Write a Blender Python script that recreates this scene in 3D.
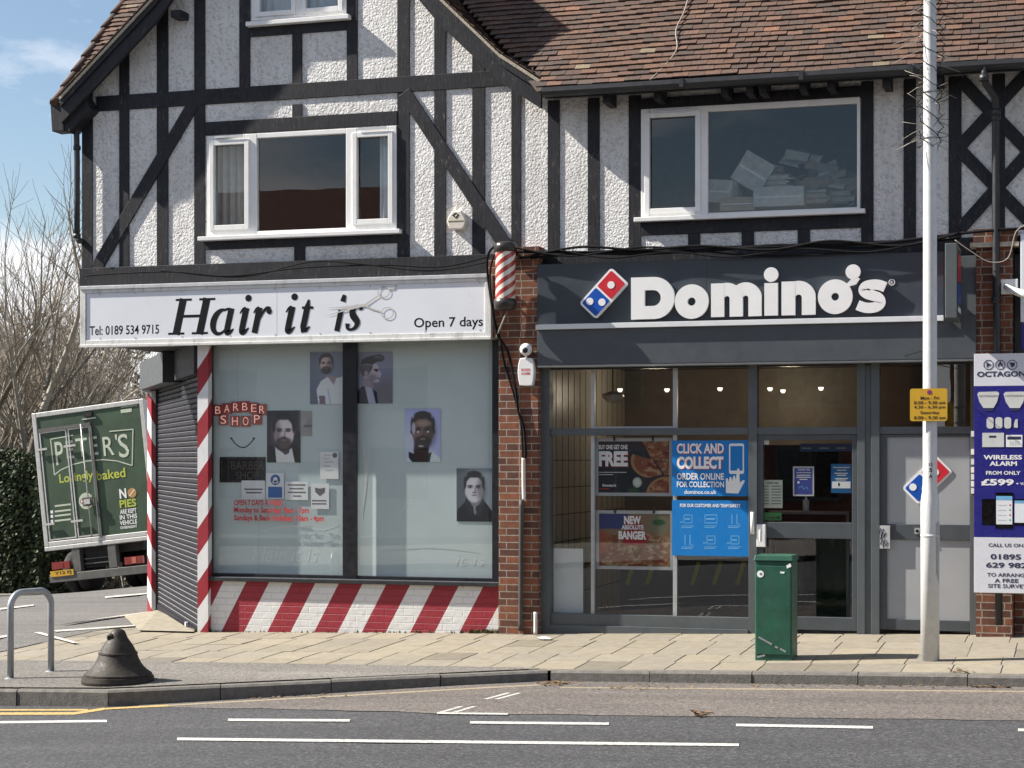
import bpy, bmesh, math, random
import numpy as np
from mathutils import Vector, Matrix

for o in list(bpy.data.objects):
    bpy.data.objects.remove(o)
scn = bpy.context.scene
COL = scn.collection
rnd = random.Random(7)

# ------------------------------------------------------------------ camera
FPX = 1850.0; HOR = 460.0; EYE = 1.85
PSI = math.atan(0.31)
SP, CP = math.sin(PSI), math.cos(PSI)
cam_d = bpy.data.cameras.new('camera')
cam_d.sensor_width = 36.0
cam_d.lens = FPX / 1024 * 36.0
cam_d.shift_y = (HOR - 384) / 1024
cam_d.clip_start = 0.1; cam_d.clip_end = 3000
cam = bpy.data.objects.new('camera', cam_d); COL.objects.link(cam)
cam.location = (0, 0, EYE); cam.rotation_euler = (math.pi / 2, 0, PSI)
scn.camera = cam

# ------------------------------------------------------------------ sun, sky, exposure
SUN = Vector((-1.0, -0.20, 0.84)).normalized()
sun_d = bpy.data.lights.new('sun', 'SUN'); sun_d.energy = 5.0; sun_d.angle = math.radians(0.5)
sun_d.color = (1.0, 0.93, 0.83)
sun = bpy.data.objects.new('sun', sun_d); COL.objects.link(sun)
sun.rotation_euler = SUN.to_track_quat('Z', 'Y').to_euler()
sun.location = (-30, -4, 30)
world = bpy.data.worlds.new('World'); scn.world = world; world.use_nodes = True
wn = world.node_tree.nodes; wl = world.node_tree.links
wn.clear()
w_out = wn.new('ShaderNodeOutputWorld'); w_bg = wn.new('ShaderNodeBackground')
sky = wn.new('ShaderNodeTexSky'); sky.sky_type = 'NISHITA'; sky.sun_disc = False
sky.sun_elevation = math.asin(SUN.z); sky.sun_rotation = math.atan2(SUN.x, SUN.y)
sky.air_density = 1.0; sky.dust_density = 0.6; sky.ozone_density = 1.2
w_tc = wn.new('ShaderNodeTexCoord')
w_map = wn.new('ShaderNodeMapping'); w_map.inputs['Scale'].default_value = (1, 1, 2.6)
w_n = wn.new('ShaderNodeTexNoise'); w_n.inputs['Scale'].default_value = 5.5
w_n.inputs['Detail'].default_value = 7; w_n.inputs['Roughness'].default_value = 0.58
w_r = wn.new('ShaderNodeValToRGB')
w_r.color_ramp.elements[0].position = 0.44; w_r.color_ramp.elements[0].color = (0, 0, 0, 1)
w_r.color_ramp.elements[1].position = 0.64; w_r.color_ramp.elements[1].color = (1, 1, 1, 1)
w_mix = wn.new('ShaderNodeMixRGB'); w_mix.inputs[2].default_value = (8.8, 8.9, 9.2, 1)
wl.new(w_tc.outputs['Generated'], w_map.inputs['Vector']); wl.new(w_map.outputs[0], w_n.inputs['Vector'])
w_sep = wn.new('ShaderNodeSeparateXYZ'); wl.new(w_tc.outputs['Generated'], w_sep.inputs[0])
w_h = wn.new('ShaderNodeMapRange'); w_h.inputs['From Min'].default_value = 0.0; w_h.inputs['From Max'].default_value = 0.20
w_h.inputs['To Min'].default_value = 0.22; w_h.inputs['To Max'].default_value = -0.03
wl.new(w_sep.outputs['Z'], w_h.inputs['Value'])
w_add = wn.new('ShaderNodeMath'); w_add.operation = 'ADD'
wl.new(w_n.outputs['Fac'], w_add.inputs[0]); wl.new(w_h.outputs[0], w_add.inputs[1])
wl.new(w_add.outputs[0], w_r.inputs[0]); wl.new(w_r.outputs[0], w_mix.inputs[0])
wl.new(sky.outputs[0], w_mix.inputs[1]); wl.new(w_mix.outputs[0], w_bg.inputs[0])
w_bg.inputs[1].default_value = 0.058
wl.new(w_bg.outputs[0], w_out.inputs[0])
scn.view_settings.view_transform = 'Standard'; scn.view_settings.look = 'None'
scn.view_settings.exposure = 1.2; scn.view_settings.gamma = 1.0
scn.view_settings.use_curve_mapping = False
scn.cycles.max_bounces = 8; scn.cycles.transparent_max_bounces = 12
scn.cycles.caustics_reflective = False; scn.cycles.caustics_refractive = False

# ------------------------------------------------------------------ measuring helpers
def ray(x, y):
    u = x - 512.0
    return Vector((-SP * FPX + u * CP, CP * FPX + u * SP, HOR - y))
def P(x, y, Y):
    d = ray(x, y); t = Y / d.y
    return Vector((d.x * t, Y, EYE + d.z * t))
def XP(x, Y): return P(x, HOR, Y).x
def ZP(x, y, Y): return P(x, y, Y).z
def sc(x, Y): return (CP * FPX + (x - 512.0) * SP) / Y       # pixels per metre
def R(xl, xr, yt, yb, Y):
    xm = (xl + xr) / 2
    return XP(xl, Y), XP(xr, Y), ZP(xm, yb, Y), ZP(xm, yt, Y)
def on_plane(x, y, p0, n):
    d = ray(x, y); o = Vector((0, 0, EYE))
    return o + d * ((p0 - o).dot(n) / d.dot(n))
GR = 0.0235
KY = 16.0
def smooth(a, b, v):
    t = min(1, max(0, (v - a) / (b - a))); return t * t * (3 - 2 * t)
def zp(X, Y):
    xc = max(-45.0, min(35.0, X))
    z = GR * (xc + 5.88)
    if Y <= 19: z -= 0.026 * (19 - max(Y, 12.0))
    else: z -= 0.037 * (min(Y, 45) - 19)
    w = smooth(30, 33.4, Y)
    if w > 0: z += w * 0.085 * (max(-25.0, min(-14.0, X)) + 19.5)
    return z
def zroad(X, Y):
    k = kerby(X)
    return zp(X, k) - 0.095 - 0.045 * (1 - smooth(-8.2, -5.0, X)) + 0.016 * (k - max(Y, 9.0))
def G(x, y, f=zp):
    d = ray(x, y); z = 0.0
    for _ in range(30):
        t = (z - EYE) / d.z
        z = f(d.x * t, d.y * t)
    return Vector((d.x * t, d.y * t, z))
def lin(c):
    return tuple((v / 12.92 if v <= 0.04045 else ((v + 0.055) / 1.055) ** 2.4) for v in c[:3])
def hx(r, g, b): return lin((r / 255, g / 255, b / 255))

# ------------------------------------------------------------------ materials
MATS = {}
def newmat(name):
    m = bpy.data.materials.new(name); m.use_nodes = True
    nt = m.node_tree
    b = nt.nodes['Principled BSDF']
    MATS[name] = m
    return m, nt, b
def pos(nt, scale=(1, 1, 1)):
    g = nt.nodes.new('ShaderNodeNewGeometry')
    mp = nt.nodes.new('ShaderNodeMapping'); mp.inputs['Scale'].default_value = scale
    nt.links.new(g.outputs['Position'], mp.inputs['Vector'])
    return mp.outputs[0]
def noise(nt, vec, scale, detail=4, rough=0.55):
    n = nt.nodes.new('ShaderNodeTexNoise')
    n.inputs['Scale'].default_value = scale; n.inputs['Detail'].default_value = detail
    n.inputs['Roughness'].default_value = rough
    nt.links.new(vec, n.inputs['Vector'])
    return n.outputs['Fac']
def ramp(nt, fac, stops):
    r = nt.nodes.new('ShaderNodeValToRGB'); cr = r.color_ramp
    while len(cr.elements) < len(stops): cr.elements.new(0.5)
    for e, (p, c) in zip(cr.elements, stops):
        e.position = p; e.color = (c[0], c[1], c[2], 1) if hasattr(c, '__len__') else (c, c, c, 1)
    nt.links.new(fac, r.inputs[0]); return r.outputs[0]
def mixc(nt, fac, a, b, mode='MIX'):
    m = nt.nodes.new('ShaderNodeMixRGB'); m.blend_type = mode
    for i, v in ((0, fac), (1, a), (2, b)):
        if isinstance(v, (int, float)): m.inputs[i].default_value = v if i == 0 else (v, v, v, 1)
        elif isinstance(v, tuple): m.inputs[i].default_value = (v[0], v[1], v[2], 1)
        else: nt.links.new(v, m.inputs[i])
    return m.outputs[0]
def bump(nt, b, height, dist=0.005, strength=1.0):
    n = nt.nodes.new('ShaderNodeBump')
    n.inputs['Distance'].default_value = dist; n.inputs['Strength'].default_value = strength
    nt.links.new(height, n.inputs['Height']); nt.links.new(n.outputs[0], b.inputs['Normal'])
def basic(name, c, rough=0.5, metal=0.0, var=0.12, vs=6.0, bd=0.0, bs=60.0, dirt=0.0, spec=0.5, coat=0.0):
    m, nt, b = newmat(name)
    p = pos(nt)
    f = noise(nt, p, vs, 5, 0.6)
    col = ramp(nt, f, [(0.25, tuple(v * (1 - var) for v in c)), (0.75, tuple(min(1, v * (1 + var)) for v in c))])
    if dirt > 0:
        f2 = noise(nt, pos(nt, (1, 1, 0.35)), 9.0, 6, 0.7)
        k = ramp(nt, f2, [(0.52, 0.0), (0.75, dirt)])
        col = mixc(nt, k, col, (0.06, 0.05, 0.04))
    nt.links.new(col, b.inputs['Base Color'])
    rr = ramp(nt, noise(nt, p, vs * 2.3, 3), [(0.3, max(0.02, rough - 0.08)), (0.7, min(1, rough + 0.08))])
    nt.links.new(rr, b.inputs['Roughness'])
    b.inputs['Metallic'].default_value = metal
    b.inputs['Specular IOR Level'].default_value = spec
    b.inputs['Coat Weight'].default_value = coat
    if bd > 0: bump(nt, b, noise(nt, p, bs, 4, 0.6), bd)
    return m

def mat_render():
    m, nt, b = newmat('pebbledash')
    p = pos(nt)
    wn_ = nt.nodes.new('ShaderNodeTexNoise'); wn_.inputs['Scale'].default_value = 26; wn_.inputs['Detail'].default_value = 3
    nt.links.new(p, wn_.inputs['Vector'])
    add = nt.nodes.new('ShaderNodeVectorMath'); add.operation = 'MULTIPLY_ADD'
    nt.links.new(wn_.outputs['Color'], add.inputs[0]); add.inputs[1].default_value = (0.035, 0.035, 0.035); nt.links.new(p, add.inputs[2])
    v = nt.nodes.new('ShaderNodeTexVoronoi'); v.inputs['Scale'].default_value = 36; nt.links.new(add.outputs[0], v.inputs['Vector'])
    inv = nt.nodes.new('ShaderNodeInvert'); nt.links.new(v.outputs['Distance'], inv.inputs['Color'])
    c = ramp(nt, noise(nt, p, 1.3, 5, 0.6), [(0.3, (0.68, 0.675, 0.665)), (0.7, (0.82, 0.82, 0.815))])
    st = noise(nt, pos(nt, (7, 7, 0.55)), 1.0, 5, 0.65)
    c = mixc(nt, ramp(nt, st, [(0.5, 0.0), (0.8, 0.45)]), c, (0.36, 0.34, 0.31))
    sp = nt.nodes.new('ShaderNodeSeparateColor'); nt.links.new(v.outputs['Color'], sp.inputs[0])
    c = mixc(nt, ramp(nt, sp.outputs[0], [(0.6, 0.0), (0.95, 0.5)]), c, (0.40, 0.39, 0.385))
    nt.links.new(c, b.inputs['Base Color']); b.inputs['Roughness'].default_value = 0.92
    h = mixc(nt, 0.5, inv.outputs[0], noise(nt, p, 75, 4, 0.7))
    bump(nt, b, h, 0.024, 1.0)
    return m
def mat_timber():
    m, nt, b = newmat('black_timber')
    p = pos(nt)
    f = noise(nt, p, 5, 6, 0.7)
    c = ramp(nt, f, [(0.35, (0.007, 0.008, 0.013)), (0.7, (0.020, 0.021, 0.026))])
    gr = noise(nt, pos(nt, (60, 60, 3.0)), 1.0, 5, 0.7)
    f2 = noise(nt, pos(nt, (1, 1, 0.35)), 30, 6, 0.75)
    f3 = noise(nt, p, 1.7, 3, 0.55)
    k = nt.nodes.new('ShaderNodeMath'); k.operation = 'MULTIPLY'
    nt.links.new(ramp(nt, f2, [(0.56, 0.0), (0.70, 1.0)]), k.inputs[0])
    nt.links.new(ramp(nt, f3, [(0.38, 0.12), (0.66, 1.0)]), k.inputs[1])
    c = mixc(nt, ramp(nt, gr, [(0.45, 0.0), (0.75, 0.30)]), c, (0.055, 0.053, 0.055))
    c = mixc(nt, k.outputs[0], c, (0.15, 0.135, 0.12))
    nt.links.new(c, b.inputs['Base Color']); b.inputs['Roughness'].default_value = 0.6; b.inputs['Specular IOR Level'].default_value = 0.3
    bump(nt, b, gr, 0.003, 0.8)
    return m
def mat_brick():
    m, nt, b = newmat('red_brick')
    g = nt.nodes.new('ShaderNodeNewGeometry')
    s = nt.nodes.new('ShaderNodeSeparateXYZ'); nt.links.new(g.outputs['Position'], s.inputs[0])
    a = nt.nodes.new('ShaderNodeMath'); a.operation = 'ADD'
    nt.links.new(s.outputs[0], a.inputs[0]); nt.links.new(s.outputs[1], a.inputs[1])
    cb = nt.nodes.new('ShaderNodeCombineXYZ'); nt.links.new(a.outputs[0], cb.inputs[0]); nt.links.new(s.outputs[2], cb.inputs[1])
    br = nt.nodes.new('ShaderNodeTexBrick'); nt.links.new(cb.outputs[0], br.inputs['Vector'])
    br.inputs['Scale'].default_value = 1.0
    br.inputs['Brick Width'].default_value = 0.225; br.inputs['Row Height'].default_value = 0.075
    br.inputs['Mortar Size'].default_value = 0.007; br.inputs['Mortar Smooth'].default_value = 0.3
    br.inputs['Bias'].default_value = -0.1; br.squash_frequency = 2; br.squash = 0.62
    br.inputs['Color1'].default_value = (0.235, 0.082, 0.042, 1); br.inputs['Color2'].default_value = (0.075, 0.032, 0.025, 1)
    br.inputs['Mortar'].default_value = (0.33, 0.275, 0.22, 1)
    n = noise(nt, pos(nt), 14, 5, 0.65)
    c = mixc(nt, 0.75, br.outputs['Color'], ramp(nt, n, [(0.25, 0.45), (0.75, 1.25)]), 'MULTIPLY')
    nt.links.new(c, b.inputs['Base Color']); b.inputs['Roughness'].default_value = 0.88
    inv = nt.nodes.new('ShaderNodeMath'); inv.operation = 'SUBTRACT'; inv.inputs[0].default_value = 1.0
    nt.links.new(br.outputs['Fac'], inv.inputs[1])
    h = mixc(nt, 0.3, inv.outputs[0], noise(nt, pos(nt), 90, 4, 0.7))
    bump(nt, b, h, 0.009, 1.0)
    return m
def mat_vcol(name, rough=0.8, bd=0.0, bs=50, var=0.25, vs=18, coat=0.0, spec=0.5):
    m, nt, b = newmat(name)
    at = nt.nodes.new('ShaderNodeVertexColor'); at.layer_name = 'Col'
    c = at.outputs['Color']
    if var > 0:
        n = noise(nt, pos(nt), vs, 5, 0.65)
        c = mixc(nt, 1.0, c, ramp(nt, n, [(0.2, 1 - var), (0.8, 1 + var)]), 'MULTIPLY')
    nt.links.new(c, b.inputs['Base Color']); b.inputs['Roughness'].default_value = rough
    b.inputs['Coat Weight'].default_value = coat; b.inputs['Specular IOR Level'].default_value = spec
    if bd > 0: bump(nt, b, noise(nt, pos(nt), bs, 5, 0.65), bd)
    return m
def mat_glass(name='window_glass', tint=(0.86, 0.9, 0.9), refl=0.09):
    m = bpy.data.materials.new(name); m.use_nodes = True; MATS[name] = m
    nt = m.node_tree; nt.nodes.clear()
    o = nt.nodes.new('ShaderNodeOutputMaterial'); mx = nt.nodes.new('ShaderNodeMixShader')
    t = nt.nodes.new('ShaderNodeBsdfTransparent'); t.inputs[0].default_value = (*tint, 1)
    gl = nt.nodes.new('ShaderNodeBsdfGlossy'); gl.inputs['Roughness'].default_value = 0.0
    lw = nt.nodes.new('ShaderNodeLayerWeight'); lw.inputs[0].default_value = 0.5
    pw = nt.nodes.new('ShaderNodeMath'); pw.operation = 'POWER'; pw.inputs[1].default_value = 5.0
    nt.links.new(lw.outputs['Facing'], pw.inputs[0])
    ml = nt.nodes.new('ShaderNodeMath'); ml.operation = 'MULTIPLY_ADD'; ml.inputs[1].default_value = 0.9; ml.inputs[2].default_value = refl; ml.use_clamp = True
    nt.links.new(pw.outputs[0], ml.inputs[0])
    p = pos(nt)
    bp = nt.nodes.new('ShaderNodeBump'); bp.inputs['Distance'].default_value = 0.0015; bp.inputs['Strength'].default_value = 0.6
    nt.links.new(noise(nt, p, 1.1, 2, 0.4), bp.inputs['Height'])
    nt.links.new(bp.outputs[0], gl.inputs['Normal'])
    nt.links.new(ml.outputs[0], mx.inputs[0]); nt.links.new(t.outputs[0], mx.inputs[1]); nt.links.new(gl.outputs[0], mx.inputs[2])
    nt.links.new(mx.outputs[0], o.inputs[0])
    return m
def mat_asphalt(name, c0, c1, stone, tone, bs=150):
    m, nt, b = newmat(name)
    p = pos(nt)
    big = noise(nt, pos(nt, (0.35, 1, 1)), 1.3, 5, 0.65)
    c = ramp(nt, big, [(0.3, c0), (0.7, c1)])
    v = nt.nodes.new('ShaderNodeTexVoronoi'); v.inputs['Scale'].default_value = 58
    nt.links.new(p, v.inputs['Vector'])
    sv = nt.nodes.new('ShaderNodeSeparateColor'); nt.links.new(v.outputs['Color'], sv.inputs[0])
    c = mixc(nt, ramp(nt, sv.outputs[0], [(0.55, 0.0), (0.95, stone)]), c, tone)
    c = mixc(nt, ramp(nt, sv.outputs[1], [(0.6, 0.0), (0.9, 0.6)]), c, tuple(v_ * 0.35 for v_ in c0))
    band = noise(nt, pos(nt, (0.08, 1.6, 1)), 1.0, 4, 0.6)
    c = mixc(nt, 0.55, c, ramp(nt, band, [(0.3, 0.72), (0.7, 1.25)]), 'MULTIPLY')
    f2 = noise(nt, p, 30, 5, 0.75)
    c = mixc(nt, 0.6, c, ramp(nt, f2, [(0.25, 0.55), (0.75, 1.35)]), 'MULTIPLY')
    nt.links.new(c, b.inputs['Base Color']); b.inputs['Roughness'].default_value = 0.9
    h = mixc(nt, 0.5, v.outputs['Distance'], f2)
    bump(nt, b, h, 0.008, 0.7)
    return m
def mat_paint_line(name, c, wear=0.5):
    m, nt, b = newmat(name)
    p = pos(nt)
    f = noise(nt, p, 40, 5, 0.75)
    k = ramp(nt, f, [(0.47, 0.0), (0.68, wear)])
    col = mixc(nt, k, c, (0.07, 0.065, 0.06))
    nt.links.new(col, b.inputs['Base Color']); b.inputs['Roughness'].default_value = 0.75
    return m
def mat_emit(name, c, s):
    m = bpy.data.materials.new(name); m.use_nodes = True; MATS[name] = m
    b = m.node_tree.nodes['Principled BSDF']
    b.inputs['Base Color'].default_value = (*c, 1); b.inputs['Emission Color'].default_value = (*c, 1)
    b.inputs['Emission Strength'].default_value = s
    return m

mat_render(); mat_timber(); mat_brick(); mat_glass()
mat_glass('shop_glass', (0.94, 0.955, 0.955), 0.115)
mat_vcol('roof_tile', 0.85, 0.006, 45, 0.35, 22)
mat_vcol('paving', 0.88, 0.003, 80, 0.22, 9)
mat_vcol('bark', 0.9, 0.0, 50, 0.3, 8)
mat_vcol('leaf', 0.7, 0.0, 50, 0.25, 6)
mat_vcol('print', 0.45, 0.0, 50, 0.0, 5, 0.15)
mat_vcol('printed_card', 0.6, 0.0, 50, 0.04, 30)
mat_asphalt('asphalt', (0.031, 0.032, 0.036), (0.044, 0.045, 0.050), 0.45, (0.15, 0.15, 0.155))
mat_asphalt('old_asphalt', (0.085, 0.074, 0.068), (0.130, 0.114, 0.103), 0.45, (0.30, 0.27, 0.25))
mat_asphalt('path_asphalt', (0.125, 0.117, 0.106), (0.18, 0.168, 0.150), 0.35, (0.34, 0.32, 0.30))
mat_asphalt('side_asphalt', (0.095, 0.092, 0.087), (0.145, 0.14, 0.132), 0.4, (0.3, 0.29, 0.28))
mat_paint_line('white_line', (0.50, 0.50, 0.48), 0.9)
mat_paint_line('faded_line', (0.55, 0.53, 0.49), 0.8)
mat_paint_line('yellow_line', (0.50, 0.34, 0.11), 0.85)
mat_paint_line('faded_yellow', (0.30, 0.25, 0.17), 0.95)
basic('upvc_white', (0.78, 0.78, 0.77), 0.35, var=0.05, dirt=0.12)
basic('worn_white', (0.66, 0.66, 0.64), 0.5, var=0.1, dirt=0.55, bd=0.002)
basic('sign_white', (0.72, 0.75, 0.80), 0.35, var=0.04, vs=2.0, coat=0.2)
basic('sign_frame', (0.55, 0.56, 0.58), 0.4, metal=0.3, var=0.12, dirt=0.35)
basic('letter_black', (0.008, 0.008, 0.011), 0.8, spec=0.15)
basic('letter_white', (0.80, 0.80, 0.80), 0.4, var=0.04)
basic('letter_red', (0.42, 0.03, 0.03), 0.5)
basic('grey_metal', (0.062, 0.072, 0.082), 0.42, var=0.12, bd=0.0008, dirt=0.12)
basic('sign_grey', (0.036, 0.046, 0.058), 0.4, var=0.12, vs=3)
basic('mid_grey_frame', (0.085, 0.098, 0.105), 0.45, var=0.12, dirt=0.15)
basic('silver_trim', (0.42, 0.44, 0.45), 0.38, metal=0.35, var=0.1)
basic('pale_strip', (0.66, 0.68, 0.70), 0.4, var=0.06)
basic('door_panel', (0.33, 0.345, 0.36), 0.4, var=0.08, vs=2)
basic('soffit', (0.03, 0.03, 0.035), 0.7)
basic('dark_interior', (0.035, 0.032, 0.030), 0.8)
basic('black_frame', (0.010, 0.011, 0.016), 0.35, var=0.2)
basic('backing', (0.60, 0.70, 0.705), 0.5, var=0.05, vs=2.2)
basic('shutter_metal', (0.018, 0.018, 0.024), 0.55, var=0.2, spec=0.12)
basic('box_grey', (0.050, 0.056, 0.060), 0.5, metal=0.2, var=0.1)
basic('post_red', (0.30, 0.018, 0.03), 0.5, var=0.15, bd=0.001, dirt=0.15)
basic('post_white', (0.72, 0.72, 0.73), 0.5, var=0.06, bd=0.001, dirt=0.15)
basic('pipe_black', (0.02, 0.021, 0.024), 0.45, var=0.2, dirt=0.1)
basic('cable_black', (0.008, 0.008, 0.009), 0.85, spec=0.15)
basic('cable_pale', (0.28, 0.255, 0.225), 0.7)
basic('conduit_white', (0.6, 0.6, 0.58), 0.5, dirt=0.3)
basic('lead_mortar', (0.42, 0.37, 0.29), 0.9, var=0.25, vs=25, bd=0.006)
basic('kerb_stone', (0.135, 0.127, 0.116), 0.9, var=0.3, vs=14, bd=0.004, dirt=0.45)
basic('joint_dirt', (0.14, 0.122, 0.098), 0.95, var=0.3, bd=0.004)
basic('cabinet_green', (0.011, 0.078, 0.048), 0.5, var=0.28, vs=7, dirt=0.3, bd=0.001)
basic('pole_paint', (0.60, 0.61, 0.61), 0.5, var=0.08, vs=12, bd=0.002, dirt=0.2)
basic('galvanised', (0.36, 0.38, 0.40), 0.4, metal=0.5, var=0.12, vs=15)
basic('bollard_iron', (0.030, 0.024, 0.019), 0.62, spec=0.35, var=0.6, vs=16, bd=0.0025, bs=55, dirt=0.2)
basic('plastic_white', (0.74, 0.75, 0.75), 0.35, var=0.03)
basic('lens_black', (0.004, 0.004, 0.005), 0.1)
basic('cap_brown', (0.030, 0.024, 0.022), 0.35, var=0.2)
basic('pole_cream', (0.70, 0.64, 0.56), 0.3, var=0.05, coat=0.5)
basic('pole_red', (0.36, 0.035, 0.03), 0.3, var=0.08, coat=0.5)
basic('logo_red', (0.55, 0.022, 0.035), 0.35, var=0.03)
basic('logo_blue', (0.004, 0.075, 0.40), 0.35, var=0.03)
basic('poster_blue', (0.004, 0.17, 0.50), 0.4, var=0.03)
basic('board_blue', (0.018, 0.018, 0.19), 0.3, var=0.06, coat=0.3)
basic('board_white', (0.66, 0.67, 0.73), 0.3, var=0.05, coat=0.3)
basic('letter_navy', (0.03, 0.035, 0.075), 0.4)
basic('plate_yellow', (0.56, 0.33, 0.025), 0.4, var=0.06, vs=20)
basic('paper_white', (0.84, 0.85, 0.86), 0.7, var=0.05, vs=15)
basic('paper_grey', (0.55, 0.56, 0.55), 0.7, var=0.08, vs=12)
basic('print_grey', (0.16, 0.16, 0.17), 0.7)
basic('mask_blue', (0.02, 0.13, 0.42), 0.5)
basic('neon_red', (0.42, 0.09, 0.07), 0.5)
basic('led_board', (0.008, 0.008, 0.014), 0.3)
basic('led_dim', (0.13, 0.10, 0.07), 0.5)
basic('truck_green', (0.036, 0.070, 0.038), 0.5, var=0.3, vs=2.5, dirt=0.25)
basic('truck_alu', (0.52, 0.52, 0.50), 0.42, metal=0.35, var=0.14, vs=10, dirt=0.35)
basic('truck_under', (0.045, 0.043, 0.040), 0.7, var=0.3)
basic('truck_steel', (0.115, 0.112, 0.105), 0.6, metal=0.2, var=0.25, dirt=0.3)
basic('tyre', (0.012, 0.012, 0.012), 0.85)
basic('tail_red', (0.22, 0.02, 0.015), 0.25, coat=0.5)
basic('tail_amber', (0.45, 0.14, 0.09), 0.25, coat=0.5)
basic('lime_print', (0.42, 0.47, 0.07), 0.5)
basic('pale_print', (0.50, 0.55, 0.44), 0.5)
basic('brown_print', (0.45, 0.25, 0.08), 0.5)
basic('curtain', (0.36, 0.37, 0.36), 0.9, var=0.15)
basic('net_curtain', (0.62, 0.66, 0.72), 0.9, var=0.1)
basic('card_brown', (0.26, 0.21, 0.16), 0.8, var=0.25, vs=14)
basic('heap_pale', (0.42, 0.42, 0.41), 0.85, var=0.25, vs=22); basic('heap_grey', (0.24, 0.235, 0.22), 0.85, var=0.3, vs=22)
basic('card_pale', (0.36, 0.355, 0.345), 0.8, var=0.25, vs=12)
basic('inner_tile', (0.42, 0.39, 0.33), 0.35, var=0.15)
basic('inner_wall', (0.12, 0.115, 0.105), 0.7, var=0.2)
basic('counter', (0.10, 0.10, 0.105), 0.5)
basic('yellow_reflection', (0.42, 0.40, 0.05), 0.6)
basic('soil', (0.10, 0.085, 0.06), 0.95, var=0.4, vs=3, bd=0.02, bs=20)
basic('house_brick', (0.20, 0.075, 0.05), 0.9, var=0.3, vs=9)
basic('house_roof', (0.12, 0.045, 0.035), 0.85, var=0.3, vs=6)
basic('house_render', (0.55, 0.53, 0.49), 0.9, var=0.1)
basic('moss', (0.10, 0.12, 0.03), 0.95, var=0.5, vs=30)
mat_emit('lamp_glow', (1.0, 0.92, 0.8), 0.75)
mat_emit('neon_tube', (0.95, 0.50, 0.42), 0.22)

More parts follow.
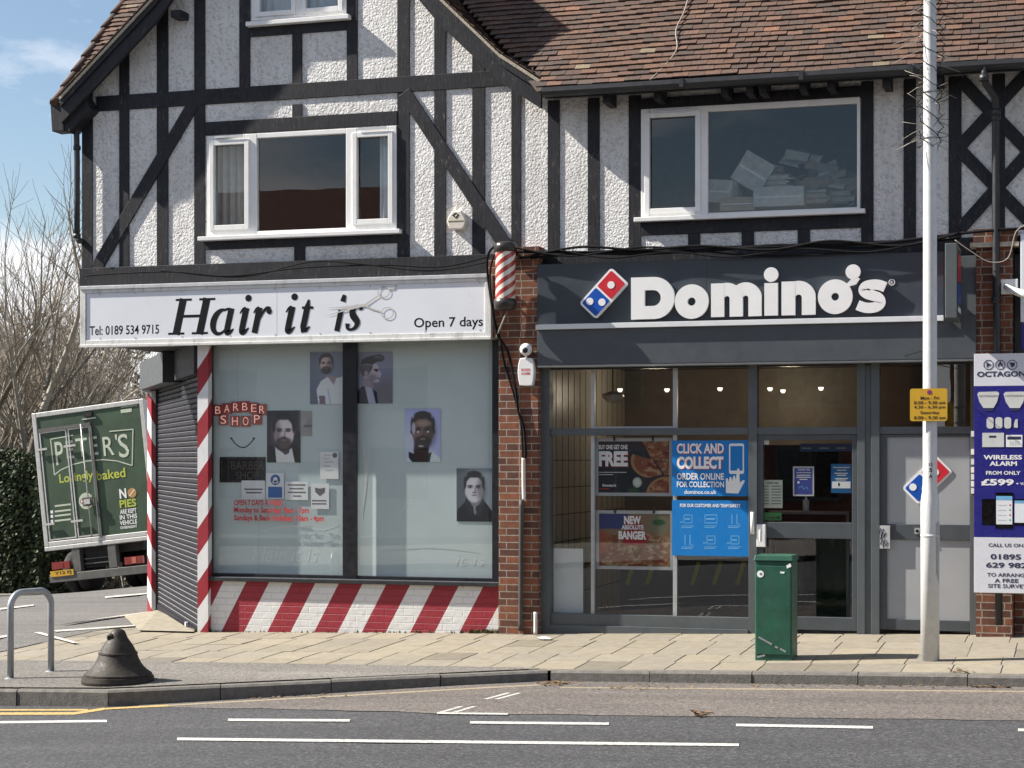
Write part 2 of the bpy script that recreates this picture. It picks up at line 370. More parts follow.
# ------------------------------------------------------------------ mesh builder
class MB:
    def __init__(s): s.v = []; s.f = []; s.m = []; s.c = []; s.names = []; s.sm = []
    def mi(s, mname):
        if mname not in s.names: s.names.append(mname)
        return s.names.index(mname)
    def face(s, idx, mat, col=None, sm=False):
        s.f.append(tuple(idx)); s.m.append(s.mi(mat)); s.c.append(col); s.sm.append(sm)
    def add(s, pts):
        n = len(s.v); s.v += [tuple(p) for p in pts]; return n
    def quad(s, a, b, c, d, mat, col=None):
        n = s.add([a, b, c, d]); s.face((n, n + 1, n + 2, n + 3), mat, col)
    def poly(s, pts, mat, col=None):
        n = s.add(pts); s.face(range(n, n + len(pts)), mat, col)
    def box(s, x0, x1, y0, y1, z0, z1, mat, col=None):
        n = s.add([(x0, y0, z0), (x1, y0, z0), (x1, y1, z0), (x0, y1, z0), (x0, y0, z1), (x1, y0, z1), (x1, y1, z1), (x0, y1, z1)])
        for f in ((0, 1, 5, 4), (1, 2, 6, 5), (2, 3, 7, 6), (3, 0, 4, 7), (4, 5, 6, 7), (3, 2, 1, 0)):
            s.face([n + i for i in f], mat, col)
    def prism(s, pts, y0, y1, mat, side=None, col=None):     # outline in X,Z pushed from y0 (front) to y1
        k = len(pts)
        n = s.add([(p[0], y0, p[1]) for p in pts] + [(p[0], y1, p[1]) for p in pts])
        s.face(range(n, n + k), mat, col); s.face([n + k + i for i in reversed(range(k))], side or mat, col)
        for i in range(k):
            j = (i + 1) % k
            s.face((n + i, n + k + i, n + k + j, n + j), side or mat, col)
    def beam(s, p, q, w, y0, y1, mat):                        # straight timber between two X,Z points
        d = Vector((q[0] - p[0], q[1] - p[1])); d.normalize(); nn = Vector((-d.y, d.x)) * (w / 2)
        s.prism([(p[0] + nn.x, p[1] + nn.y), (q[0] + nn.x, q[1] + nn.y), (q[0] - nn.x, q[1] - nn.y), (p[0] - nn.x, p[1] - nn.y)], y0, y1, mat)
    def ring(s, outer, inner, y0, y1, mat, side=None):        # band between two X,Z outlines of equal count
        k = len(outer); side = side or mat
        n = s.add([(p[0], y0, p[1]) for p in outer] + [(p[0], y0, p[1]) for p in inner] +
                  [(p[0], y1, p[1]) for p in outer] + [(p[0], y1, p[1]) for p in inner])
        for i in range(k):
            j = (i + 1) % k
            s.face((n + i, n + j, n + k + j, n + k + i), mat)
            s.face((n + i, n + 2 * k + i, n + 2 * k + j, n + j), side)
            s.face((n + k + i, n + k + j, n + 3 * k + j, n + 3 * k + i), side)
    def smooth_stroke(s, pts, ws, y0, y1, mat, n=5):
        k = len(pts)
        if not hasattr(ws, '__len__'): ws = [ws] * k
        q = [(p[0], p[1], w) for p, w in zip(pts, ws)]; out = []
        for i in range(k - 1):
            a, b, c, d = q[max(0, i - 1)], q[i], q[i + 1], q[min(k - 1, i + 2)]
            for j in range(n):
                t = j / n
                out.append(tuple(.5 * (2 * b[e] + (c[e] - a[e]) * t + (2 * a[e] - 5 * b[e] + 4 * c[e] - d[e]) * t * t + (3 * b[e] - a[e] - 3 * c[e] + d[e]) * t ** 3) for e in range(3)))
        out.append(q[-1]); s.stroke([o[:2] for o in out], [o[2] for o in out], y0, y1, mat)
    def frame(s, x0, x1, z0, z1, w, y0, y1, mat):
        s.box(x0, x0 + w, y0, y1, z0, z1, mat); s.box(x1 - w, x1, y0, y1, z0, z1, mat)
        s.box(x0 + w, x1 - w, y0 + .001, y1, z0, z0 + w, mat); s.box(x0 + w, x1 - w, y0 + .001, y1, z1 - w, z1, mat)
    def tube(s, pts, rad, seg, mat, col=None, cap=True):
        pts = [Vector(p) for p in pts]
        if not hasattr(rad, '__len__'): rad = [rad] * len(pts)
        rings = []
        prev = None
        for i, p in enumerate(pts):
            if i == 0: t = pts[1] - p
            elif i == len(pts) - 1: t = p - pts[i - 1]
            else: t = pts[i + 1] - pts[i - 1]
            if t.length < 1e-9: t = Vector((0, 0, 1))
            t.normalize()
            a = prev if prev is not None else (Vector((1, 0, 0)) if abs(t.x) < 0.8 else Vector((0, 1, 0)))
            a = a - t * a.dot(t)
            if a.length < 1e-6: a = Vector((0, 1, 0)) - t * t.y
            a.normalize(); b = t.cross(a); prev = a
            rings.append(s.add([p + (a * math.cos(2 * math.pi * k / seg) + b * math.sin(2 * math.pi * k / seg)) * rad[i] for k in range(seg)]))
        for i in range(len(rings) - 1):
            for k in range(seg):
                l = (k + 1) % seg
                s.face((rings[i] + k, rings[i] + l, rings[i + 1] + l, rings[i + 1] + k), mat, col, True)
        if cap:
            s.face([rings[0] + k for k in reversed(range(seg))], mat, col)
            s.face([rings[-1] + k for k in range(seg)], mat, col)
    def lathe(s, prof, c, seg, mat, axis='Z'):
        rings = []
        for r, h in prof:
            pts = []
            for k in range(seg):
                a = 2 * math.pi * k / seg
                if axis == 'Z': pts.append((c[0] + r * math.cos(a), c[1] + r * math.sin(a), c[2] + h))
                elif axis == 'Y': pts.append((c[0] + r * math.cos(a), c[1] + h, c[2] + r * math.sin(a)))
                else: pts.append((c[0] + h, c[1] + r * math.cos(a), c[2] + r * math.sin(a)))
            rings.append(s.add(pts))
        for i in range(len(rings) - 1):
            if prof[i] == prof[i + 1]: continue
            for k in range(seg):
                l = (k + 1) % seg
                s.face((rings[i] + k, rings[i] + l, rings[i + 1] + l, rings[i + 1] + k), mat, None, True)
        s.face([rings[0] + k for k in reversed(range(seg))], mat); s.face([rings[-1] + k for k in range(seg)], mat)
    def stroke(s, pts, ws, y0, y1, mat):                      # brush stroke of changing width in X,Z
        k = len(pts)
        if not hasattr(ws, '__len__'): ws = [ws] * k
        L, Rr = [], []
        for i, p in enumerate(pts):
            a = pts[max(0, i - 1)]; b = pts[min(k - 1, i + 1)]
            d = Vector((b[0] - a[0], b[1] - a[1])); d.normalize()
            L.append((p[0] - d.y * ws[i] / 2, p[1] + d.x * ws[i] / 2)); Rr.append((p[0] + d.y * ws[i] / 2, p[1] - d.x * ws[i] / 2))
        n = s.add([(p[0], y0, p[1]) for p in L] + [(p[0], y0, p[1]) for p in Rr] + [(p[0], y1, p[1]) for p in L] + [(p[0], y1, p[1]) for p in Rr])
        for i in range(k - 1):
            s.face((n + i, n + i + 1, n + k + i + 1, n + k + i), mat)
            s.face((n + i, n + 2 * k + i, n + 2 * k + i + 1, n + i + 1), mat)
            s.face((n + k + i, n + k + i + 1, n + 3 * k + i + 1, n + 3 * k + i), mat)
        for e in (0, k - 1):
            s.face((n + e, n + k + e, n + 3 * k + e, n + 2 * k + e), mat)
    def disc(s, c, r, y0, y1, mat, seg=20, rz=None):
        rz = rz or r
        s.prism([(c[0] + r * math.cos(2 * math.pi * k / seg), c[1] + rz * math.sin(2 * math.pi * k / seg)) for k in range(seg)], y0, y1, mat)
    def text(s, txt, x0, x1, z0, z1, y, mat, bold=0.0, depth=0.002, shear=0.0, keep=False, align='C'):
        vs, fs = text_geo(txt, bold, shear)
        if not len(vs): return
        mn = vs.min(0); mx = vs.max(0); w, h = mx[0] - mn[0], mx[1] - mn[1]
        sx = (x1 - x0) / w; sz = (z1 - z0) / h
        ox = x0
        if keep:
            sx = min(sx, sz * keep) if keep is not True else min(sx, sz)
            if align == 'C': ox = (x0 + x1) / 2 - w * sx / 2
        X = ox + (vs[:, 0] - mn[0]) * sx; Z = z0 + (vs[:, 1] - mn[1]) * sz
        n = s.add([(a, y, b) for a, b in zip(X, Z)])
        for f in fs: s.face([n + i for i in f], mat)
    def raster(s, x0, x1, z0, z1, y, arr, mat):               # printed picture, one colour per grid cell
        H, W = arr.shape[:2]
        n = s.add([(x0 + (x1 - x0) * i / W, y, z1 - (z1 - z0) * j / H) for j in range(H + 1) for i in range(W + 1)])
        for j in range(H):
            for i in range(W):
                a = n + j * (W + 1) + i
                s.face((a, a + W + 1, a + W + 2, a + 1), mat, tuple(arr[j, i]))
    def build(s, name, parent=None, recalc=True, local=False, bevel=0.0, kind=None):
        me = bpy.data.meshes.new(name)
        off = Vector((0, 0, 0))
        if parent is not None and not local: off = wloc(parent)
        me.from_pydata([(p[0] - off.x, p[1] - off.y, p[2] - off.z) for p in s.v], [], s.f)
        for nm in s.names: me.materials.append(MATS[nm])
        me.polygons.foreach_set('material_index', s.m)
        me.polygons.foreach_set('use_smooth', s.sm)
        if any(c is not None for c in s.c):
            at = me.color_attributes.new('Col', 'FLOAT_COLOR', 'CORNER')
            arr = np.ones((len(me.loops), 4), np.float32); k = 0
            for f, c in zip(s.f, s.c):
                n = len(f)
                if c is not None: arr[k:k + n, :3] = c[:3]
                else: arr[k:k + n, :3] = 0.5
                k += n
            at.data.foreach_set('color', arr.ravel())
        if recalc:
            bm = bmesh.new(); bm.from_mesh(me); bmesh.ops.recalc_face_normals(bm, faces=bm.faces); bm.to_mesh(me); bm.free()
        me.update()
        o = bpy.data.objects.new(name, me); COL.objects.link(o)
        if parent is not None: o.parent = parent
        if bevel > 0:
            b = o.modifiers.new('edge', 'BEVEL'); b.width = bevel; b.segments = 2; b.limit_method = 'ANGLE'; b.angle_limit = 0.7
        if kind: o['kind'] = kind
        return o
TCACHE = {}
def text_geo(txt, bold, shear):
    key = (txt, bold, shear)
    if key in TCACHE: return TCACHE[key]
    cu = bpy.data.curves.new('lettering', 'FONT'); cu.body = txt; cu.size = 1.0; cu.offset = bold; cu.shear = shear
    cu.resolution_u = 3; cu.fill_mode = 'FRONT'
    ob = bpy.data.objects.new('lettering', cu)
    me = ob.to_mesh()
    n = len(me.vertices)
    a = np.zeros(n * 3, np.float32); me.vertices.foreach_get('co', a)
    vs = a.reshape(-1, 3)[:, :2].copy()
    fs = [tuple(p.vertices) for p in me.polygons]
    ob.to_mesh_clear(); bpy.data.objects.remove(ob); bpy.data.curves.remove(cu)
    TCACHE[key] = (vs, fs); return vs, fs
WL = {}
def wloc(o):
    v = Vector((0, 0, 0))
    while o is not None:
        v = v + Vector(o.location); o = o.parent
    return v
def thing(name, label, cat, loc=(0, 0, 0), group=None):
    o = bpy.data.objects.new(name, None); COL.objects.link(o); o.location = loc
    o.empty_display_size = 0.2
    o['label'] = label; o['category'] = cat
    if group: o['group'] = group
    return o
def tag(o, label, cat, group=None):
    o['label'] = label; o['category'] = cat
    if group: o['group'] = group
    return o
def single(mb, name, label, cat, group=None, bevel=0.0, recalc=True):
    # a thing that is one mesh: origin moved to the foot of its bounding box
    o = mb.build(name, None, recalc=recalc, bevel=bevel)
    a = np.array(mb.v); c = Vector(((a[:, 0].min() + a[:, 0].max()) / 2, (a[:, 1].min() + a[:, 1].max()) / 2, a[:, 2].min()))
    o.data.transform(Matrix.Translation(-c)); o.location = c
    return tag(o, label, cat, group)
def struct(mb, name, recalc=False): return mb.build(name, None, recalc=recalc, kind='structure')
def arc(cx, cz, rx, rz, a0, a1, n):
    return [(cx + rx * math.cos(math.radians(a0 + (a1 - a0) * i / n)), cz + rz * math.sin(math.radians(a0 + (a1 - a0) * i / n))) for i in range(n + 1)]
# ================================================================== ground, roads, pavements
YR, YT = 18.95, 18.937          # render face and timber face of the upper walls
def interp(pts, X):
    pts = sorted(pts)
    if X <= pts[0][0]: return pts[0][1]
    for (a, b), (c, d) in zip(pts, pts[1:]):
        if X <= c: return b + (d - b) * (X - a) / (c - a)
    return pts[-1][1]
kc = G(108, 691); kl = G(0, 690.5); kr = G(547, 671.5)
KY = 16.0
KERB = [(-45.0, kl.y), (kl.x, kl.y), (kc.x - 0.05, kc.y), (kc.x + 0.03, kc.y + 0.02), (kr.x, KY), (10.0, KY)]
def kerby(X): return interp(KERB, X)
b0, b1, b2 = G(0, 647), G(130, 629.5), G(158, 617)
SIDE = [(-45.0, b0.y - 0.2), (b0.x, b0.y), (b1.x, b1.y), (b2.x, b2.y)]
c0, c1, c2 = G(0, 661), G(250, 664), G(540, 669)
LOW = [(-45.0, c0.y), (c0.x, c0.y), (c1.x, c1.y), (c2.x, c2.y)]

def columns(xs, y0f, y1f, rows, zf, dz, mat, name):
    mb = MB(); idx = []
    for X in xs:
        ya, yb = y0f(X), y1f(X)
        idx.append(mb.add([(X, ya + (yb - ya) * (j / rows) ** 1.0, zf(X, ya + (yb - ya) * j / rows) + dz) for j in range(rows + 1)]))
    for i in range(len(xs) - 1):
        for j in range(rows):
            mb.face((idx[i] + j, idx[i + 1] + j, idx[i + 1] + j + 1, idx[i] + j + 1), mat)
    return struct(mb, name)
def frange(a, b, st):
    n = max(1, int(round((b - a) / st))); return [a + (b - a) * i / n for i in range(n + 1)]

mb = MB()
gx = [-1500, -400, -150, -80] + frange(-45, 35, 2.0) + [80, 150, 400, 1500]
gy = [-1500, -400, -120, -60] + frange(-30, 60, 2.0) + [90, 150, 400, 1500]
base = mb.add([(X, Y, min(zp(X, Y), zroad(X, Y)) - 0.06 - (0.1 if Y < 17 else 0)) for Y in gy for X in gx])
for j in range(len(gy) - 1):
    for i in range(len(gx) - 1):
        a = base + j * len(gx) + i
        mb.face((a, a + 1, a + len(gx) + 1, a + len(gx)), 'soil')
struct(mb, 'ground')
columns(frange(-45, 35, 1.0), lambda X: 3.2, lambda X: kerby(X) + 0.03, 16, zroad, 0.0, 'asphalt', 'road')
BAY = [G(130, 708, zroad), G(165, 707.5, zroad), G(440, 714, zroad), G(682, 716.5, zroad), G(1024, 721, zroad)]
BAYL = [(p.x, p.y) for p in BAY]
def bayy(X): return interp(BAYL, X) + 0.03 * math.sin(X * 7) * math.sin(X * 2.3 + 1)
bx0 = BAY[0].x
columns(frange(bx0, 8.0, 0.12), lambda X: min(bayy(X), kerby(X) + 0.02), lambda X: kerby(X) + 0.02, 4, zroad, 0.004, 'old_asphalt', 'parking_bay')
columns(frange(-45, 35, 2.0), lambda X: -6.0, lambda X: 3.2, 3, zroad, 0.11, 'path_asphalt', 'far_pavement')
# side road beyond the line of the building's flank wall
XSR = (b0.x + b1.x) / 2
columns([-45, -38, -32] + frange(-28, -14, 1.0) + frange(-13.5, XSR, 0.5), lambda X: kl.y + 0.13, lambda X: 62.0, 110, zp, 0.007, 'side_asphalt', 'side_road')
columns(frange(XSR, c2.x, 0.3), lambda X: kerby(X) + 0.12, lambda X: max(kerby(X) + 0.13, interp(LOW, X)), 4, zp, 0.012, 'path_asphalt', 'footway')

# paving slabs, each with its own tilt and tone
mb = MB()
SW, SD = 0.415, 0.53
ys = frange(14.6, 19.9, SD); row = 0
for j, Y in enumerate(frange(15.62, 21.0, SD)):
    off = (0.0, 0.03, -0.02, 0.21, 0.20, 0.0, 0.02, 0.2, 0.1, 0.15, 0.0, 0.0)[j % 12]
    i = 0; X = -11.9 + off * 0.4
    while X < 8.0:
        w = SW
        xa, xb, ya, yb = X, X + w, Y, Y + SD
        X += w
        if yb < kerby(xa) + 0.05: continue
        ya = max(ya, kerby(xb) + 0.125)
        if yb - ya < 0.02: continue
        if xa > -9.2 and ya > 18.98: continue
        yb = min(yb, 18.99) if xa > -9.2 else yb
        if xb < -12 and ya < 14.5: continue
        t = rnd.uniform(0.93, 1.07); w_ = rnd.uniform(-0.012, 0.016)
        c = (0.232 * t + w_ * .8, 0.206 * t + w_ * 0.6, 0.160 * t)
        if rnd.random() < 0.06: c = tuple(v * 0.72 for v in c)
        g = 0.0035; e = 0.010
        dz = rnd.uniform(-0.001, 0.002); tx = rnd.uniform(-0.0016, 0.0016); ty = rnd.uniform(-0.001, 0.0016)
        pts = []
        for (px_, py_, sx, sy) in ((xa, ya, 1, 1), (xb, ya, -1, 1), (xb, yb, -1, -1), (xa, yb, 1, -1)):
            x_ = px_ + sx * g; y_ = py_ + sy * g
            z_ = zp(x_, y_) + dz + tx * sx + ty * sy
            pts.append(((x_ + sx * 0.004, y_ + sy * 0.004, z_), (x_, y_, z_ - 0.004), (x_, y_, z_ - 0.03)))
        n = mb.add([p[0] for p in pts] + [p[1] for p in pts] + [p[2] for p in pts])
        mb.face((n, n + 1, n + 2, n + 3), 'paving', c)
        for k in range(4):
            l = (k + 1) % 4
            mb.face((n + k, n + 4 + k, n + 4 + l, n + l), 'paving', c)
            mb.face((n + 4 + k, n + 8 + k, n + 8 + l, n + 4 + l), 'paving', tuple(v * 0.6 for v in c))
struct(mb, 'pavement')
columns(frange(-14.5, 8, 0.5), lambda X: kerby(X) + 0.1, lambda X: 21.2, 10, zp, -0.004, 'joint_dirt', 'pavement_bed')

# kerb stones
def kerb_run(mb, p, q, stone=0.915, w=0.135):
    d = Vector((q[0] - p[0], q[1] - p[1])); L = d.length; d.normalize(); nrm = Vector((-d.y, d.x))
    n = max(1, int(round(L / stone)))
    for i in range(n):
        a, b = L * i / n + 0.004, L * (i + 1) / n - 0.004
        jig = rnd.uniform(-0.006, 0.006); jz = rnd.uniform(-0.004, 0.005)
        pr = []
        for s_ in (a, b):
            o = Vector((p[0], p[1])) + d * s_ + nrm * jig
            zt = zp(o.x, o.y) + jz + 0.004; zb = zroad(o.x, o.y) - 0.08
            f0 = o + nrm * -0.006; f1 = o; f2 = o + nrm * 0.018; f3 = o + nrm * w
            pr.append([(f0.x, f0.y, zb), (f1.x, f1.y, zt - 0.02), (f2.x, f2.y, zt), (f3.x, f3.y, zt), (f3.x, f3.y, zb)])
        k = mb.add(pr[0] + pr[1])
        for e in range(5):
            g = (e + 1) % 5
            mb.face((k + e, k + g, k + 5 + g, k + 5 + e), 'kerb_stone')
        mb.face([k + e for e in range(5)], 'kerb_stone'); mb.face([k + 5 + e for e in reversed(range(5))], 'kerb_stone')
mb = MB()
kerb_run(mb, (-20, kl.y), (kc.x, kc.y))
kerb_run(mb, (kc.x, kc.y), (kr.x, KY))
kerb_run(mb, (kr.x + 0.02, KY), (10, KY))
struct(mb, 'kerb', recalc=True)

# painted markings
def mark(pix, mat, name, f=zroad, dz=0.005):
    mb = MB(); pts = [G(x, y, f) for x, y in pix]; mb.poly([(p.x, p.y, f(p.x, p.y) + dz) for p in pts], mat)
    return struct(mb, name)
def stripe(a, b, h, mat, name, f=zroad, dz=0.005):
    mb = MB(); n = max(1, int(abs(b[0] - a[0]) / 14)); idx = []
    for i in range(n + 1):
        x = a[0] + (b[0] - a[0]) * i / n; y = a[1] + (b[1] - a[1]) * i / n
        idx.append(mb.add([G(x, y + h / 2, f) + Vector((0, 0, dz)), G(x, y - h / 2, f) + Vector((0, 0, dz))]))
    for i in range(n): mb.face((idx[i], idx[i + 1], idx[i + 1] + 1, idx[i] + 1), mat)
    return struct(mb, name)
stripe((-60, 723.5), (107, 721.5), 2.3, 'white_line', 'lane_marking')
stripe((228, 720.3), (350, 721), 2.4, 'white_line', 'lane_marking')
stripe((470, 723), (609, 724.3), 2.4, 'white_line', 'lane_marking')
stripe((736, 725.6), (873, 728), 2.6, 'white_line', 'lane_marking')
stripe((1018, 730.5), (1150, 733), 2.7, 'white_line', 'lane_marking')
stripe((177, 739.5), (739, 745.5), 2.7, 'white_line', 'lane_marking')
stripe((437, 713.8), (508, 714.6), 1.6, 'white_line', 'bay_marking', dz=0.006)
for a, b in (((438, 713), (461, 707)), ((452, 713), (474, 707)), ((483, 699.8), (508, 693.5)), ((494, 699.8), (519, 693.5))):
    mark([(a[0], a[1]), (a[0] + 5, a[1]), (b[0] + 3, b[1]), (b[0] - 2, b[1])], 'white_line', 'bay_marking', dz=0.006)
stripe((-40, 714.4), (74, 714), 2.4, 'yellow_line', 'yellow_line', dz=0.0055)
stripe((74, 714), (104, 709.4), 2.4, 'yellow_line', 'yellow_line', dz=0.0055)
stripe((-40, 710.6), (88, 710.4), 1.5, 'yellow_line', 'yellow_line', dz=0.0055)
stripe((104, 709.4), (168, 706.0), 1.6, 'yellow_line', 'yellow_line', dz=0.0055)
stripe((168, 706.0), (540, 685.4), 1.3, 'faded_yellow', 'yellow_line', dz=0.0055)
stripe((560, 688.2), (700, 689.2), 1.0, 'faded_yellow', 'yellow_line', dz=0.0055)
stripe((700, 689.2), (1100, 693), 1.3, 'faded_yellow', 'yellow_line', dz=0.0055)
fz = zp
for pl in ([(-60, 646), (0, 637.5), (78, 623), (150, 612.5), (150, 613.8), (78, 624.8), (0, 639.8), (-60, 648.5)],
           [(52, 632), (135, 626.5), (135, 627.6), (56, 633.4)],
           [(34, 634.2), (40, 633.6), (78, 644.3), (73, 644.8)],
           [(0, 609.3), (34, 605.6), (34, 606.8), (0, 611)], [(105, 597.5), (150, 593.6), (150, 594.8), (105, 599)]):
    mark(pl, 'faded_line', 'junction_marking', zp, 0.02)

# ================================================================== roof tiles
def tile_tone():
    r = rnd.random()
    if r < 0.50: c = (0.082, 0.047, 0.034)
    elif r < 0.72: c = (0.062, 0.041, 0.033)
    elif r < 0.96: c = (0.105, 0.056, 0.037)
    elif r < 0.99: c = (0.16, 0.075, 0.045)
    else: c = (0.15, 0.12, 0.08)
    t = rnd.uniform(0.8, 1.2)
    return tuple(v * t for v in c)
def tiles(mb, O, U, V, N, spans, rows, gauge=0.098, w=0.168, v0=0.0):
    O, U, V, N = Vector(O), Vector(U), Vector(V), Vector(N)
    wob = [rnd.uniform(-0.006, 0.006) for _ in range(rows)]
    for j in range(rows):
        v = v0 + j * gauge
        shift = (j % 2) * w / 2
        for ua, ub in spans(v):
            if ub - ua < 0.03: continue
            k0 = math.floor((ua - shift) / w)
            u = k0 * w + shift
            while u < ub:
                a, b = max(u, ua) + 0.002, min(u + w, ub) - 0.002
                u += w
                if b - a < 0.02: continue
                lift = 0.022 + rnd.uniform(-0.003, 0.006)
                dv = wob[j] + rnd.uniform(-0.006, 0.006); c = tile_tone()
                sagz = -0.012 * math.sin((a + 3) * 1.1) + 0.01 * math.sin(a * 2.9 + v)
                def pt(uu, vv, nn): return O + U * uu + V * vv + N * (nn + sagz)
                l0 = pt(a, v + dv, lift + rnd.uniform(-0.003, 0.003)); l1 = pt(b, v + dv, lift + rnd.uniform(-0.003, 0.003))
                t1 = pt(b, v + gauge * 1.3, 0.002); t0 = pt(a, v + gauge * 1.3, 0.002)
                d0 = pt(a, v + dv, 0.006); d1 = pt(b, v + dv, 0.006)
                n = mb.add([l0, l1, t1, t0, d0, d1])
                mb.face((n, n + 1, n + 2, n + 3), 'roof_tile', c)
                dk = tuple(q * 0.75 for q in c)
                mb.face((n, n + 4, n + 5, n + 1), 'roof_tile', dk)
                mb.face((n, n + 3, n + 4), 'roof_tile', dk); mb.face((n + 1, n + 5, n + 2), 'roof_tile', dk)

PITCH = math.radians(45); ROY, ROZ = 18.53, 5.73
RN = Vector((0, -math.sin(PITCH), math.cos(PITCH))); RV = Vector((0, math.cos(PITCH), math.sin(PITCH)))
RO = Vector((0, ROY, ROZ))
VY = 18.70                                    # verge of the gable
_rp = lambda x, y: (P(x, y, VY).x, P(x, y, VY).z)
_l0, _l1, _r1, _r2, _r3 = _rp(72, 89), _rp(155, 0), _rp(439, 0), _rp(500, 58), _rp(541, 84.5)
_s = (_l1[1] - _l0[1]) / (_l1[0] - _l0[0])
_le = (P(61, 100, VY).x, _l0[1] - _s * (_l0[0] - P(61, 100, VY).x))
AX = (_r1[0] + _l1[0]) / 2 + (_r1[1] - _l1[1]) / (2 * 1.18); AZ = _l1[1] + 1.18 * (AX - _l1[0])  # unseen apex steepened so its shadow reaches farther over the main roof
RLEFT = [_le, _l1, (AX, AZ)]; RRIGHT = [(AX, AZ), _r1, _r2, _r3]
def rake(X): return interp(RLEFT + RRIGHT[1:], X)
def inv(pts, z):
    for (a, p_), (c, q_) in zip(pts, pts[1:]):
        if min(p_, q_) <= z <= max(p_, q_): return a + (c - a) * (z - p_) / (q_ - p_)
    return pts[0][0] if abs(z - pts[0][1]) < abs(z - pts[-1][1]) else pts[-1][0]
GT = 0.085                                    # roof build-up above the bargeboard's top edge
h0, h1 = on_plane(57, 100, RO, RN), on_plane(125, 0, RO, RN)
def hipx(z): return h0.x + (h1.x - h0.x) * (z - h0.z) / (h1.z - h0.z)
RIDGE = 9.0

def strips(mb, x0, x1, zb, topf, holes, y, th, mat, brk=()):
    xs = sorted(set([x0, x1] + [h[0] for h in holes] + [h[1] for h in holes] + list(brk)))
    xs = [x for x in xs if x0 <= x <= x1]
    for a, b in zip(xs, xs[1:]):
        m = (a + b) / 2
        hs = sorted([h for h in holes if h[0] <= m <= h[1]], key=lambda h: h[2])
        lo = zb
        for h in hs:
            mb.prism([(a, lo), (b, lo), (b, h[2]), (a, h[2])], y, y + th, mat); lo = h[3]
        mb.prism([(a, lo), (b, lo), (b, topf(b)), (a, topf(a))], y, y + th, mat)
def room(mb, x0, x1, z0, z1, y0, y1, mat, back=None):
    mb.quad((x0, y0, z0), (x0, y1, z0), (x0, y1, z1), (x0, y0, z1), mat); mb.quad((x1, y0, z0), (x1, y1, z0), (x1, y1, z1), (x1, y0, z1), mat)
    mb.quad((x0, y0, z0), (x1, y0, z0), (x1, y1, z0), (x0, y1, z0), mat); mb.quad((x0, y0, z1), (x1, y0, z1), (x1, y1, z1), (x0, y1, z1), mat)
    mb.quad((x0, y1, z0), (x1, y1, z0), (x1, y1, z1), (x0, y1, z1), back or mat)

def window(parent, name, rect, lights, sill, mat='upvc_white', casements=(), vents=()):
    """rect: outer X0,X1,Z0,Z1; lights: glass rects; the frame fills what is between"""
    X0, X1, Z0, Z1 = rect
    fr = MB(); ya, yb = 18.925, 18.99
    xs = [X0] + [v for l in lights for v in (l[0], l[1])] + [X1]
    for i in range(0, len(xs), 2): fr.box(xs[i], xs[i + 1], ya, yb, Z0, Z1, mat)
    for l in lights:
        fr.box(l[0], l[1], ya + 0.002, yb, Z0, l[2], mat); fr.box(l[0], l[1], ya + 0.002, yb, l[3], Z1, mat)
    f = fr.build('window_frame', parent, bevel=0.006)
    for i in casements:
        l = lights[i]; cs = MB(); cs.frame(l[0] - 0.05, l[1] + 0.05, l[2] - 0.05, l[3] + 0.05, 0.055, ya - 0.018, ya + 0.004, mat)
        cs.build('casement', f, bevel=0.005)
    for (a, b, z) in vents:
        vt = MB(); vt.box(a, b, ya - 0.03, ya - 0.019, z - 0.012, z + 0.012, 'sign_frame'); vt.build('trickle_vent', f)
    for l in lights:
        gl = MB(); gl.quad((l[0] - .01, 18.965, l[2] - .01), (l[1] + .01, 18.965, l[2] - .01), (l[1] + .01, 18.965, l[3] + .01), (l[0] - .01, 18.965, l[3] + .01), 'window_glass')
        gl.build('pane', f, recalc=False)
    if sill:
        s_ = MB(); s_.box(sill[0], sill[1], 18.845, 18.93, sill[2], sill[3], mat); s_.build('sill', f, bevel=0.006)
    return f

# ================================================================== the gabled barber's building
BAR = thing('half_timbered_barber_shop', 'black and white half timbered gabled building with the barber shop below', 'building', (-8.4, 19.0, zp(-8.4, 19)))
WX0, WX1 = XP(82, YR), XP(521, YR)
ZB = ZP(285, 283, YR)
hole_w = R(209, 395, 132, 233, YR); hole_t = R(253, 346, -60, 17, YR)
mb = MB()
strips(mb, WX0, WX1, ZB - 0.6, lambda X: rake(X) - 0.03, [hole_w, hole_t], YR, 0.14, 'pebbledash', brk=(AX,))
mb.build('wall', BAR)
mb = MB()                                       # side and back walls, floor slab, so that no sun leaks in
Bp = G(152, 617); zgl = -0.35
mb.box(WX0, WX0 + 0.2, 19.09, 27, 3.3, 6.0, 'pebbledash'); mb.box(WX0 + 0.2, WX1, 26.8, 27, -1.2, 6.0, 'pebbledash')
mb.box(Bp.x + 0.02, Bp.x + 0.2, Bp.y + 0.1, 27, -1.2, 3.3, 'red_brick')
mb.build('side_wall', BAR)
mb = MB()
def stud(x0, x1, yt=None, yb=None, y0=YT):
    a, b = XP(x0, y0), XP(x1, y0); xm = (x0 + x1) / 2
    zb = ZP(xm, yb, y0) if yb is not None else ZB
    if yt is None: mb.prism([(a, zb), (b, zb), (b, rake(b) - 0.06), (a, rake(a) - 0.06)], y0 + rnd.uniform(-.002, .004), YR + 0.02, 'black_timber')
    else: mb.box(a, b, y0 + rnd.uniform(-.002, .004), YR + 0.02, zb, ZP(xm, yt, y0), 'black_timber')
def rail(x0, x1, yt, yb, xref, y0=YT - 0.004):
    mb.box(XP(x0, y0), XP(x1, y0), y0, YR + 0.021, ZP(xref, yb, y0), ZP(xref, yt, y0), 'black_timber')
